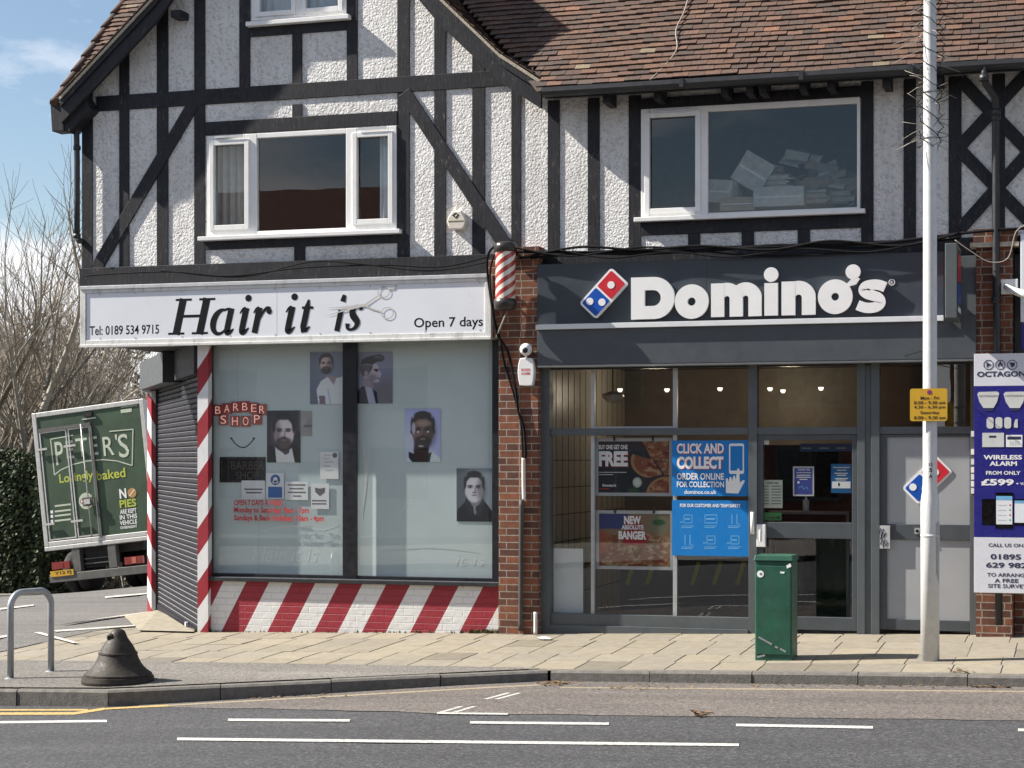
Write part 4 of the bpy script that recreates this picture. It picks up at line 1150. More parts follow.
for a, b, z0, z1 in ((549.5, 591, zlow, ZTR0), (594.5, 673, zlow, ZTR0), (677, 748.5, zlow, ZTR0), (549.5, 591, ZTR1, ZT1), (594.5, 673, ZTR1, ZT1), (677, 748.5, ZTR1, ZT1), (757, 857, ZTR1, ZT1), (879.5, 970.5, ZTR1, ZT1)):
    g_ = MB(); g_.quad((XP(a, 19), 19.0, z0), (XP(b, 19), 19.0, z0), (XP(b, 19), 19.0, z1), (XP(a, 19), 19.0, z1), 'shop_glass'); g_.build('pane', sf, recalc=False)
def doorleaf(x0, x1, pans, name, panmat, ydoor):
    m_ = MB(); X0, X1 = XP(x0, ydoor), XP(x1, ydoor); zt = ZTR0 - 0.004; zb = ZP(900 if x0 > 860 else 810, 629, ydoor) - .01
    zs = []
    pl = XP(pans[0][0], ydoor), XP(pans[0][1], ydoor)
    m_.box(X0, pl[0], ydoor, 19.05, zb, zt, 'grey_metal'); m_.box(pl[1], X1, ydoor, 19.05, zb, zt, 'grey_metal')
    cur = zt
    for (xa, xb, yt, yb) in pans:
        xm = (xa + xb) / 2; z1_, z0_ = ZP(xm, yt, ydoor), ZP(xm, yb, ydoor)
        m_.box(pl[0], pl[1], ydoor + .001, 19.05, z1_, cur, 'grey_metal'); cur = z0_
    m_.box(pl[0], pl[1], ydoor + .001, 19.05, zb, cur, 'grey_metal')
    d_ = m_.build(name, PIZ, bevel=0.004)
    for (xa, xb, yt, yb) in pans:
        xm = (xa + xb) / 2; z1_, z0_ = ZP(xm, yt, ydoor), ZP(xm, yb, ydoor)
        q_ = MB()
        if panmat == 'shop_glass':
            q_.quad((pl[0], 19.01, z0_), (pl[1], 19.01, z0_), (pl[1], 19.01, z1_), (pl[0], 19.01, z1_), panmat); q_.build('pane', d_, recalc=False)
        else:
            q_.box(pl[0], pl[1], ydoor + 0.02, 19.04, z0_, z1_, panmat); q_.build('panel', d_)
    return d_
door1 = doorleaf(757, 857, [(763, 852, 440, 522.5), (764.5, 852, 538.5, 617)], 'entrance_door', 'shop_glass', 18.955)
door2 = doorleaf(879.5, 970.5, [(887, 969.5, 437, 524.5), (887, 969.5, 540, 620)], 'side_door', 'door_panel', 18.955)
mb = MB(); a, b, c_, d_ = R(756.5, 765.5, 524.5, 547, 18.9); mb.box(a, b, 18.90, 18.954, c_, d_, 'plastic_white')
mb.tube([P(760, 530, 18.88), P(760, 541, 18.88)], 0.012, 8, 'plastic_white'); mb.build('handle', door1, bevel=0.006)
mb = MB(); mb.tube([P(749.5, 512, 18.9) + Vector((.03, 0, 0)), P(749.5, 534, 18.9) + Vector((.03, 0, 0))], 0.02, 10, 'plastic_white'); mb.build('pull_handle', sf)
mb = MB(); a, b, c_, d_ = R(914.5, 920, 528, 534, 18.94); mb.box(a, b, 18.935, 18.954, c_, d_, 'silver_trim'); mb.disc(((a + b) / 2, (c_ + d_) / 2), 0.015, 18.93, 18.934, 'lens_black'); mb.build('lock', door2)
mb = MB(); a, b, c_, d_ = R(879.5, 890, 525.5, 548.5, 18.93); mb.box(a, b, 18.925, 18.953, c_, d_, 'sign_frame')
rr = random.Random(3)
for _ in range(5):
    cx, cz = rr.uniform(a + .02, b - .02), rr.uniform(c_ + .03, d_ - .03)
    mb.stroke([(cx - .025, cz - .03), (cx - .01, cz + .03), (cx + .006, cz - .02), (cx + .02, cz + .025)], 0.008, 18.9225 - _ * 0.0004, 18.924, 'letter_black')
mb.build('letter_plate', door2)
mb = MB()
for k, y in enumerate((434, 452, 462, 470, 477, 484, 491)):
    a, b, c_, d_ = R(971, 976.5, y - 3.0, y + 2.6, 18.915); mb.box(a, b, 18.905, 18.922, c_, d_, 'paper_white' if k % 2 else 'sign_white')
mb.build('bell_push_strip', sf)
# fascia band over the glazing
mb = MB(); YB2 = 18.74
mb.prism([(XP(537, YB2), ZP(750, 362, YB2)), (XP(976, YB2), ZP(750, 362, YB2)), (XP(976, YB2), ZP(750, 321, YB2)), (XP(537, YB2), ZP(750, 321, YB2))], YB2, 18.99, 'grey_metal')
mb.box(XP(537, YB2), XP(976, YB2), YB2 + 0.01, 18.99, ZP(750, 364, YB2), ZP(750, 362, YB2) - .001, 'silver_trim')
mb.box(XP(935, YB2), XP(976, YB2), 18.80, 18.99, ZP(750, 321, YB2) + .001, ZP(750, 262, YB2), 'mid_grey_frame')
mb.build('canopy', PIZ, bevel=0.004)
# interior
mb = MB()
ix0, ix1, iz0, iz1, iy1 = XP(546, 19.06), XP(972, 19.06), zp(-4, 19), ZP(750, 352, 19.06), 22.6
mb.quad((ix0, 19.06, iz0), (ix0, iy1, iz0), (ix0, iy1, iz1), (ix0, 19.06, iz1), 'inner_tile'); mb.quad((ix1, 19.06, iz0), (ix1, iy1, iz0), (ix1, iy1, iz1), (ix1, 19.06, iz1), 'inner_wall')
mb.quad((ix0, 19.06, iz0), (ix1, 19.06, iz0), (ix1, iy1, iz0), (ix0, iy1, iz0), 'counter'); mb.quad((ix0, 19.06, iz1), (ix1, 19.06, iz1), (ix1, iy1, iz1), (ix0, iy1, iz1), 'dark_interior')
mb.quad((ix0, iy1, iz0), (ix1, iy1, iz0), (ix1, iy1, iz1), (ix0, iy1, iz1), 'inner_wall')
mb.box(XP(757, 21), XP(972, 21), 20.95, 21.05, iz0, ZP(810, 445, 21), 'lens_black')
for k in range(8): mb.box(ix0 + 0.001, ix0 + 0.004, 19.1, iy1, iz0 + 0.3 * k, iz0 + 0.3 * k + 0.008, 'dark_interior')
for k in range(14): mb.box(ix0 + 0.001, ix0 + 0.004, 19.2 + k * 0.25, 19.208 + k * 0.25, iz0, iz1, 'dark_interior')
mb.build('interior', PIZ, recalc=False)
# ================================================================== the barber's fascia sign
SIG = thing('shop_sign', "long white fascia sign lettered Hair it is above the barber's window", 'sign', P(285, 342, 18.70))
YSG = 18.70
ST = ZP(285, 281, YSG); SB = ZP(285, 342.5, YSG)
mb = MB()
mb.box(SX0, SX1, YSG + 0.02, 18.955, SB, ST, 'sign_frame')
mb.frame(SX0, SX1, SB, ST, 0.07, YSG, YSG + 0.019, 'worn_white')
mb.box(SX0, SX1, YSG - 0.012, YSG - .001, ST - 0.03, ST + 0.012, 'sign_frame'); mb.box(SX0, SX1, YSG - 0.012, YSG - .001, SB - 0.012, SB + 0.02, 'worn_white')
mb.build('sign_case', SIG, bevel=0.004)
mb = MB()
px0, px1 = SX0 + 0.075, SX1 - 0.04
cuts = [px0, XP(277, 18.712), px1]
for a, b in zip(cuts, cuts[1:]): mb.box(a + 0.002, b - 0.002, 18.712, 18.719, SB + 0.072, ST - 0.072, 'sign_white')
for x in (100, 135, 182, 230, 275, 320, 370, 425, 480):
    for z in (SB + 0.09, ST - 0.085): mb.disc((XP(x, 18.71), z), 0.010, 18.709, 18.7125, 'sign_frame', 8)
mb.build('sign_panel', SIG)
YL = 18.7113
SC = sc(285, YL)
def gx_(x): return XP(x, YL)
_k = [0]
def yy():
    _k[0] += 1; return YL - 0.00008 * _k[0]
mb = MB()
BL = ZP(285, 332.3, YL); CAPH = ZP(285, 295.8, YL) - BL; SH = 0.23
LB = 'letter_black'
def T(x0, w, pts):            # letter-space (x in widths of px, z in cap heights) to world, sheared
    return [(gx_(x0 + p[0]) + SH * p[1] * CAPH, BL + p[1] * CAPH) for p in pts]
def S(x0, pts, ws): 
    W = [w / SC for w in ws] if hasattr(ws, '__len__') else ws / SC
    y = yy(); (mb.smooth_stroke if len(pts) > 2 and x0 != 297.5 else mb.stroke)(T(x0, 0, pts), W, y, y + 0.0004, LB)
def D(x0, c, r):
    p = T(x0, 0, [c])[0]; y = yy(); mb.disc(p, r / SC, y, y + 0.001, LB, 18)
# H
for x in (9.5, 33):
    S(167, [(x - 0.5, 0.0), (x - 0.5, 1.0)], 8.2)
    S(167, [(x - 8.5, 0.03), (x + 7.5, 0.03)], 2.2); S(167, [(x - 8.0, 0.97), (x + 8, 0.97)], 2.2)
S(167, [(9, 0.51), (33, 0.51)], 2.8)
# a
bowl = arc(10.5, 0.33, 7.6, 0.33, 75, 345, 16)
S(208, bowl, [2.5, 3, 4, 5, 6, 6.6, 7, 6.8, 6.2, 5.4, 4.6, 3.8, 3.2, 2.8, 2.4, 2.2, 2])
S(208, [(11.5, 0.655), (15, 0.68), (18.5, 0.66)], [2.2, 2.6, 2.2]); S(208, [(18.2, 0.70), (18.2, 0.12), (19.5, 0.03), (22, 0.05), (24.5, 0.13)], [6.6, 6.6, 6.2, 4, 1.2])
# i, i
for x in (236.5, 282.5):
    S(x, [(-0.8, 0.55), (1.5, 0.66), (4, 0.69)], [1.2, 2.6, 3.4]); S(x, [(4.6, 0.70), (4.6, 0.14), (5.6, 0.03), (8, 0.04), (11, 0.15)], [6.6, 6.6, 6.2, 4, 1.2]); D(x, (4.6, 0.965), 3.5)
# r
S(250, [(-0.6, 0.55), (1.5, 0.66), (4, 0.69)], [1.2, 2.6, 3.4]); S(250, [(4.4, 0.70), (4.4, 0.0)], 6.6); S(250, [(6.5, 0.36), (9, 0.58), (12, 0.67), (15, 0.64)], [1.6, 2.6, 4, 5.0]); D(250, (14.8, 0.585), 2.9)
# t
S(297.5, [(-0.6, 0.66), (10.5, 0.66)], 2.6); S(297.5, [(4.6, 0.88), (4.6, 0.66), (4.6, 0.14), (5.6, 0.03), (8, 0.04), (11, 0.15)], [2.0, 6.4, 6.6, 6.2, 4, 1.2])
# i, s (cut by the scissors)
S(335.5, [(1.2, 0.0), (1.2, 0.56)], 5.6); S(335.5, [(1.0, 0.80), (1.4, 0.98)], [5.8, 3.8])
S(344.5, [(1.5, 0.20), (2.5, 0.07), (6, 0.035), (10, 0.09), (11, 0.22), (8, 0.33), (5, 0.43), (4, 0.55), (6.5, 0.65), (10.5, 0.645), (12.6, 0.56)], [5, 3.2, 2.6, 4, 6.0, 7, 7, 6, 3.6, 3.4, 4.2])
mb.build('main_lettering', SIG, recalc=False)
mb = MB()
mb.text('Tel: 0189 534 9715', gx_(89.5), gx_(159), ZP(124, 334.6, YL), ZP(124, 325.3, YL), YL, LB, 0.012)
mb.text('Open 7 days', gx_(414), gx_(483), ZP(451, 329.8, YL), ZP(451, 317, YL), YL, LB, 0.012)
mb.build('small_lettering', SIG, recalc=False)
mb = MB()
q = lambda x, y: (P(x, y, YL).x, P(x, y, YL).z)
_k[0] = 60
for pts, ws in (([q(327, 308), q(350, 307), q(366, 305)], [0.003, 0.022, 0.028]), ([q(327, 315.5), q(350, 309), q(366, 305)], [0.003, 0.022, 0.02]),
                ([q(364, 306), q(372, 300), q(379, 295.5)], [0.022, 0.016, 0.012]), ([q(364, 305), q(372, 309), q(381, 311.5)], [0.022, 0.016, 0.012]),
                ([q(388, 288.5), q(393, 288.5), q(397, 285)], [0.02, 0.02, 0.016])):
    y = yy(); mb.stroke(pts, ws, y, y + 0.0003, 'scissor_steel')
basic('scissor_steel', (0.50, 0.48, 0.46), 0.5)
for cx, cy, r in ((384, 292, 6.6), (387.5, 313, 6.8)):
    c = q(cx, cy); y = yy(); r = r / SC
    mb.ring(arc(c[0], c[1], r, r * 0.9, 0, 345, 22), arc(c[0], c[1], r * 0.82, r * 0.72, 0, 345, 22), y, y + .0003, 'scissor_steel')
mb.build('scissors_emblem', SIG, recalc=False)

# ================================================================== the pizza shop's fascia sign
DSG = thing('shop_sign', "dark grey fascia sign with big white raised letters Domino's and a domino tile", 'sign', P(740, 330, 18.76))
YD = 18.755
DX0, DX1 = XP(537, YD), XP(944, YD)
mb = MB(); z0_, z1_ = ZP(740, 321.5, YD), ZP(740, 258, YD)
for a, b in ((DX0, XP(707, YD)), (XP(707, YD), DX1)): mb.box(a + .001, b - .001, YD, 18.98, z0_, z1_, 'sign_grey')
mb.build('sign_panel', DSG, bevel=0.003)
mb = MB(); mb.box(DX0, DX1, 18.70, YD + .02, ZP(740, 325.2, 18.7), ZP(740, 320, 18.7), 'pale_strip'); mb.build('trim_strip', DSG, bevel=0.003)
LF = 18.70; LBk = YD - 0.012
def letter(fn):
    m_ = MB(); fn(m_); return m_.build('letter', DSG, bevel=0.0)
def lx(x): return XP(x, LF)
def lz(x, y): return ZP(x, y, LF)
WM = 'letter_white'
def band_o(m_, xl, xr, yt, yb, t, x=None):
    cx, rx = (lx(xl) + lx(xr)) / 2, (lx(xr) - lx(xl)) / 2; xm = (xl + xr) / 2; zt, zb = lz(xm, yt), lz(xm, yb); cz, rz = (zt + zb) / 2, (zt - zb) / 2
    n = 36; out = arc(cx, cz, rx, rz, 0, 350, n - 1); inn = arc(cx, cz, rx - t, rz - t, 0, 350, n - 1)
    m_.ring(out, inn, LF, LBk, WM)
def fD(m_):
    x0, x1 = lx(631), lx(674.5); zt, zb = lz(652, 277), lz(652, 319); h = zt - zb; t = 0.135
    r = h / 2; xc = x1 - r
    out = [(x0, zb), (x0, zt)] + arc(xc, zb + r, r, r, 90, -90, 22)
    ix0 = x0 + t + 0.01; ri = r - t
    inn = [(ix0, zb + t), (ix0, zt - t)] + arc(xc - 0.01, zb + r, ri, ri, 90, -90, 22)
    m_.ring(out, inn, LF, LBk, WM)
letter(fD)
letter(lambda m_: band_o(m_, 674.6, 708.5, 284.3, 318.8, 0.135))
def arch(m_, x0, x1, zt, zb, t):       # one hump and its right leg, joined on the left to a stem at x0
    w = x1 - x0; ro = w / 2 * 1.0
    cx = (x0 + x1) / 2; cz = zt - ro
    m_.ring(arc(cx, cz, ro, ro, 0, 180, 18) , arc(cx, cz, ro - t, max(0.02, ro - t), 0, 180, 18), LF, LBk, WM)
    m_.box(x1 - t, x1, LF, LBk, zb, cz - .0005, WM)
def ring_open(m_, out, inn):
    k = len(out)
    for i in range(k - 1): m_.prism([out[i], out[i + 1], inn[i + 1], inn[i]], LF, LBk, WM)
def fm(m_, humps, xl, xr, yt, yb, t, xm):
    zt, zb = lz(xm, yt), lz(xm, yb); x0, x1 = lx(xl), lx(xr); cw = (x1 - x0 - t * (humps + 1)) / humps
    m_.box(x0, x0 + t, LF, LBk, zb, zt - 0.004, WM)
    for i in range(humps):
        cx = x0 + t + cw / 2 + (t + cw) * i; ro = cw / 2 + t; cz = zt - ro * 1.0; yf = LF + .0008 * (i + 1)
        o, n_ = arc(cx, cz, ro, ro, 0, 180, 24), arc(cx, cz, cw / 2, cw / 2, 0, 180, 24)
        for k in range(20): m_.prism([o[k], o[k + 1], n_[k + 1], n_[k]], yf, LBk, WM)
        m_.box(cx + cw / 2, cx + cw / 2 + t, LF, LBk, zb, cz, WM)
letter(lambda m_: fm(m_, 2, 711, 761.5, 282.5, 316.5, 0.135, 736))
def fi(m_):
    a, b = lx(764.3), lx(777.8); m_.box(a, b, LF, LBk, lz(771, 315.5), lz(771, 283), WM)
    m_.disc(((a + b) / 2, lz(771, 274.5)), 0.074, LF, LBk, WM, 24)
letter(fi)
letter(lambda m_: fm(m_, 1, 781.5, 815.5, 280.8, 315, 0.138, 798))
letter(lambda m_: band_o(m_, 817.8, 852.5, 279.3, 314, 0.135))
def fap(m_):
    c = (lx(853), lz(853, 271.8)); m_.disc(c, 0.075, LF, LBk, WM, 24)
    m_.stroke([(c[0] + 0.03, c[1] - 0.05), (c[0] + 0.005, c[1] - 0.10), (c[0] - 0.06, c[1] - 0.135)], [0.085, 0.07, 0.03], LF + .0006, LBk, WM)
letter(fap)
def fs(m_):
    x0, x1 = lx(855.5), lx(888.5); zt, zb = lz(872, 279.5), lz(872, 313); w, h = x1 - x0, zt - zb
    pts = [(0.90, 0.76), (0.70, 0.835), (0.50, 0.845), (0.31, 0.80), (0.245, 0.685), (0.34, 0.585), (0.52, 0.525), (0.69, 0.455), (0.755, 0.32), (0.66, 0.20), (0.46, 0.155), (0.26, 0.175), (0.06, 0.25)]
    m_.smooth_stroke([(x0 + a * w, zb + b * h) for a, b in pts], 0.102, LF, LBk, WM)
letter(fs)
def freg(m_):
    c = (lx(891.3), lz(891, 281.8)); m_.ring(arc(c[0], c[1], .032, .032, 0, 340, 17), arc(c[0], c[1], .025, .025, 0, 340, 17), YD - .006, YD - .001, WM)
    m_.text('R', c[0] - .012, c[0] + .012, c[1] - .015, c[1] + .015, YD - .004, WM, 0.01)
m_ = MB(); freg(m_); m_.build('registered_mark', DSG, recalc=False)
def domino_logo(parent, corners, yf, yb, name='emblem'):
    """corners: left, top, right, bottom pixels of the tilted tile; red half upper right"""
    L, Tp, Rr, B = [Vector((P(x, y, yf).x, P(x, y, yf).z)) for x, y in corners]
    e1 = (Tp - L + Rr - B) / 2; e2 = (L - B + Tp - Rr) / 2      # e1 along the tile, e2 across
    C = (L + Tp + Rr + B) / 4; la, wa = e1.length, e2.length; e1 = e1.normalized(); e2 = e2 - e1 * e2.dot(e1); e2.normalize()
    def rr(hl, hw, r, off=0.0):
        pts = []
        for (sx, sy, a0) in ((1, 1, 0), (-1, 1, 90), (-1, -1, 180), (1, -1, 270)):
            for i in range(6):
                a = math.radians(a0 + 90 * i / 5)
                p = C + e1 * (off + sx * (hl - r) + r * math.cos(a)) + e2 * (sy * (hw - r) + r * math.sin(a)); pts.append((p.x, p.y))
        return pts
    m_ = MB()
    m_.prism(rr(la / 2, wa / 2, 0.035), yf, yb, 'letter_white')
    bw = 0.022; y2 = yf - 0.004; gap = 0.011
    hl = (la / 2 - bw - gap) / 2 + 0; 
    q1 = rr((la / 2 - bw - gap) / 2, wa / 2 - bw, 0.018, (la / 2 - bw + gap) / 2); q2 = rr((la / 2 - bw - gap) / 2, wa / 2 - bw, 0.018, -(la / 2 - bw + gap) / 2)
    m_.prism(q1, y2, yf - .0005, 'logo_red'); m_.prism(q2, y2, yf - .0005, 'logo_blue')
    r = wa * 0.155
    def dot(a, b):
        p = C + e1 * a + e2 * b; m_.disc((p.x, p.y), r, y2 - 0.003, y2 - .0005, 'letter_white', 24)
    dot(la * 0.235, 0); dl = la * 0.235
    o = wa * 0.205
    dot(-dl + o * 0.8, -o); dot(-dl - o * 0.8, o)
    return m_.build(name, parent)
domino_logo(DSG, ((578.5, 303.6), (610.5, 268.7), (629, 282.2), (596.5, 319)), LF, LBk)

# blade sign edge-on at the right end of the fascia
BL_ = thing('blade_sign', 'box sign projecting edge-on from the wall over the side door, red and blue faces', 'sign', (XP(951, 18.2), 18.5, ZP(951, 318, 18.2)))
mb = MB(); a, b, c_, d_ = R(945, 957, 243, 318, 18.10); mb.box(a, b, 18.10, 18.72, c_, d_, 'mid_grey_frame'); mb.build('sign_case', BL_, bevel=0.006)
mb = MB(); zc = (c_ + d_) / 2
for sgn in (1, -1):
    X = b + 0.001 if sgn > 0 else a - 0.001
    def pl(y0, y1, z0, z1, dx, mt): mb.poly([(X + sgn * dx, y0, z0), (X + sgn * dx, y1, z0), (X + sgn * dx, y1, z1), (X + sgn * dx, y0, z1)], mt)
    pl(18.14, 18.68, c_ + .04, d_ - .04, 0.001, 'sign_grey'); pl(18.2, 18.62, zc + .01, d_ - .08, 0.003, 'logo_red'); pl(18.2, 18.62, c_ + .16, zc - .01, 0.003, 'logo_blue'); pl(18.2, 18.62, c_ + .07, c_ + .12, 0.003, 'letter_white')
mb.build('sign_face', BL_, recalc=False)
mb = MB(); mb.box(a + .04, b - .04, 18.72, 18.95, zc + .1, zc + .16, 'pipe_black'); mb.box(a + .04, b - .04, 18.72, 18.95, zc - .2, zc - .14, 'pipe_black'); mb.build('bracket', BL_)

# ================================================================== printed pictures
def canvas(w, h, c): 
    a = np.zeros((h, w, 3)); a[:] = lin(c); return a
def grid(a):
    h, w = a.shape[:2]; yy_, xx_ = np.mgrid[0:h, 0:w]; return (xx_ + 0.5) / w, (yy_ + 0.5) / h
def put(a, m, c, k=1.0):
    m = np.clip(m, 0, 1)[..., None] * k; a[:] = a * (1 - m) + np.array(lin(c)) * m
def ell(x, y, cx, cy, rx, ry, soft=0.12, rot=0.0):
    dx, dy = x - cx, y - cy; c_, s_ = math.cos(rot), math.sin(rot); u, v = dx * c_ + dy * s_, -dx * s_ + dy * c_
    d = np.sqrt((u / rx) ** 2 + (v / ry) ** 2); return np.clip((1 - d) / soft + 0.5, 0, 1)
def pol(x, y, pts):
    ins = np.zeros(x.shape, bool); n = len(pts)
    for i in range(n):
        x1, y1 = pts[i]; x2, y2 = pts[(i + 1) % n]
        if y1 == y2: continue
        cnd = ((y1 > y) != (y2 > y)) & (x < (x2 - x1) * (y - y1) / (y2 - y1) + x1); ins ^= cnd
    return ins.astype(float)
def face_front(a, cx, cy, rx, ry, skin, dark, beard=None, hair=(0.1, 0.09, 0.1), lightside=-1):
    x, y = grid(a); asp = 1.0
    put(a, ell(x, y, cx, cy - ry * 0.16, rx * 1.06, ry * 1.0), hair)
    put(a, ell(x, y, cx - rx * 1.0, cy + ry * .08, rx * .13, ry * .18), dark); put(a, ell(x, y, cx + rx * 1.0, cy + ry * .08, rx * .13, ry * .18), dark)
    put(a, ell(x, y, cx, cy + ry * 0.14, rx * .96, ry * .90), skin)
    put(a, ell(x, y, cx - lightside * rx * 0.75, cy + ry * 0.15, rx * 0.5, ry * 0.8, 0.9), dark, 0.7)
    put(a, ell(x, y, cx, cy - ry * 0.92, rx * 0.80, ry * 0.24, 0.3), hair)
    for s_ in (-1, 1): put(a, ell(x, y, cx + s_ * rx * .95, cy - ry * .35, rx * .16, ry * .45, .4), hair)
    for s_ in (-1, 1):
        put(a, ell(x, y, cx + s_ * rx * .42, cy - ry * .05, rx * .30, ry * .11, 0.6), dark, 0.85); put(a, ell(x, y, cx + s_ * rx * .43, cy - ry * .14, rx * .30, ry * .045, 0.5), (0.06, 0.05, 0.05), 0.9)
        put(a, ell(x, y, cx + s_ * rx * .42, cy - ry * .02, rx * .11, ry * .05, 0.5), (0.05, 0.05, 0.06), 0.9)
    put(a, ell(x, y, cx + rx * .1, cy + ry * .18, rx * .10, ry * .26, 0.8), dark, 0.55); put(a, ell(x, y, cx, cy + ry * .34, rx * .20, ry * .05, 0.6), dark, 0.9)
    if beard is not None:
        m = ell(x, y, cx, cy + ry * .74, rx * .80, ry * .46, 0.35) * np.clip((y - (cy + ry * .28)) / (ry * .18), 0, 1); put(a, m, beard, 0.92)
        put(a, ell(x, y, cx, cy + ry * .42, rx * .36, ry * .07, 0.4), beard, 0.8)
    put(a, ell(x, y, cx, cy + ry * .53, rx * .26, ry * .055, 0.5), (0.36, 0.24, 0.24) if beard is None else (0.5, 0.36, 0.36), 0.85)
def portrait_tee(w=72, h=124):
    a = canvas(w, h, (0.33, 0.36, 0.42)); x, y = grid(a); put(a, ell(x, y, .9, .2, .8, .5, 1.2), (0.45, 0.49, 0.56), .8)
    put(a, pol(x, y, [(.28, 1.1), (.20, .72), (.34, .56), (.55, .47), (.85, .50), (1.1, .46), (1.1, 1.1)]), (0.75, 0.77, 0.84))
    put(a, pol(x, y, [(.28, .84), (.46, .84), (.50, 1.1), (.30, 1.1)]), (0.42, 0.36, 0.40)); put(a, pol(x, y, [(.52, .46), (.82, .48), (.74, .64)]), (0.55, 0.47, 0.48))
    put(a, pol(x, y, [(.52, .7), (.58, .7), (.66, 1), (.6, 1)]), (0.56, 0.58, 0.66), .6)
    face_front(a, .50, .22, .20, .17, (0.70, 0.62, 0.62), (0.30, 0.26, 0.29), (0.10, 0.08, 0.09), (0.20, 0.19, 0.22)); return a
def portrait_profile(w=88, h=132):
    a = canvas(w, h, (0.46, 0.47, 0.56)); x, y = grid(a); put(a, ell(x, y, .9, .85, .6, .35, .8), (0.40, 0.39, 0.42))
    put(a, pol(x, y, [(0, 1.1), (0, .76), (.18, .64), (.36, .66), (.56, .78), (.62, 1.1)]), (0.10, 0.13, 0.19)); put(a, pol(x, y, [(.22, .66), (.42, .66), (.56, 1.1), (.36, 1.1)]), (0.60, 0.61, 0.68))
    put(a, pol(x, y, [(.16, .66), (.20, .48), (.48, .50), (.46, .70)]), (0.52, 0.48, 0.52))
    put(a, pol(x, y, [(.18, .30), (.52, .22), (.60, .26), (.61, .34), (.70, .44), (.65, .47), (.66, .50), (.63, .53), (.63, .58), (.52, .60), (.40, .54), (.20, .50)]), (0.66, 0.62, 0.66))
    put(a, pol(x, y, [(.10, .24), (.40, .24), (.46, .27), (.40, .36), (.30, .47), (.16, .47), (.08, .36)]), (0.30, 0.29, 0.33))
    put(a, pol(x, y, [(.10, .25), (.13, .15), (.26, .10), (.46, .06), (.64, .045), (.76, .08), (.78, .14), (.71, .185), (.58, .19), (.50, .22), (.44, .25), (.28, .23)]), (0.13, 0.12, 0.15))
    put(a, ell(x, y, .60, .10, .14, .03, .8, .1), (0.34, 0.33, 0.37), .7)
    put(a, pol(x, y, [(.10, .245), (.28, .225), (.45, .245), (.44, .26), (.28, .24), (.10, .262)]), (0.55, 0.54, 0.58), .7)
    put(a, ell(x, y, .26, .42, .05, .055), (0.58, 0.53, 0.56)); put(a, ell(x, y, .54, .345, .07, .018, .6), (0.08, 0.08, 0.1)); put(a, ell(x, y, .55, .37, .04, .015, .6), (0.1, 0.1, 0.12))
    put(a, ell(x, y, .60, .51, .05, .012, .6), (0.35, 0.28, 0.3)); put(a, ell(x, y, .42, .5, .14, .07, .8), (0.40, 0.37, 0.41), .7); return a
def portrait_suit(w=88, h=140):
    a = canvas(w, h, (0.17, 0.17, 0.20)); x, y = grid(a); put(a, pol(x, y, [(0, 1.1), (0, .72), (.30, .62), (.7, .62), (1, .74), (1, 1.1)]), (0.06, 0.06, 0.08))
    put(a, pol(x, y, [(.24, .70), (.40, .78), (.55, .84), (.74, .72), (.86, 1.1), (.30, 1.1)]), (0.80, 0.81, 0.86)); put(a, pol(x, y, [(.30, .55), (.72, .55), (.66, .82), (.54, .86), (.38, .76)]), (0.30, 0.25, 0.26))
    face_front(a, .50, .40, .31, .32, (0.78, 0.73, 0.74), (0.32, 0.28, 0.30), (0.20, 0.16, 0.16), (0.13, 0.12, 0.15), 1)
    put(a, ell(x, y, .52, .10, .20, .06, .4), (0.12, 0.11, 0.15)); put(a, pol(x, y, [(.94, 0), (1, 0), (1, .4), (.94, .4)]), (0.36, 0.37, 0.34), .5); return a
def portrait_tunic(w=88, h=132):
    a = canvas(w, h, (0.58, 0.60, 0.77)); x, y = grid(a); put(a, ell(x, y, .2, .8, .6, .5, 1), (0.70, 0.73, 0.88), .8)
    put(a, pol(x, y, [(.02, 1.1), (.08, .90), (.30, .78), (.72, .78), (.98, .92), (1, 1.1)]), (0.72, 0.77, 0.82)); put(a, pol(x, y, [(.10, .92), (.10, .80), (.24, .84), (.66, .84), (.76, .80), (.70, 1.0), (.2, 1.0)]), (0.13, 0.15, 0.17))
    put(a, ell(x, y, .46, .78, .22, .26, .2), (0.20, 0.15, 0.14))
    face_front(a, .50, .40, .31, .31, (0.42, 0.33, 0.30), (0.17, 0.13, 0.13), (0.09, 0.07, 0.075), (0.07, 0.06, 0.07), -1)
    put(a, ell(x, y, .54, .27, .18, .05, .9), (0.60, 0.52, 0.48), .6); put(a, ell(x, y, .24, .36, .05, .10, .7), (0.72, 0.72, 0.8), .7)
    for cx in (.37, .65): put(a, ell(x, y, cx, .43, .028, .016, .7), (0.80, 0.80, 0.84))
    put(a, ell(x, y, .45, .70, .07, .016, .6), (0.72, 0.68, 0.68), .8); return a
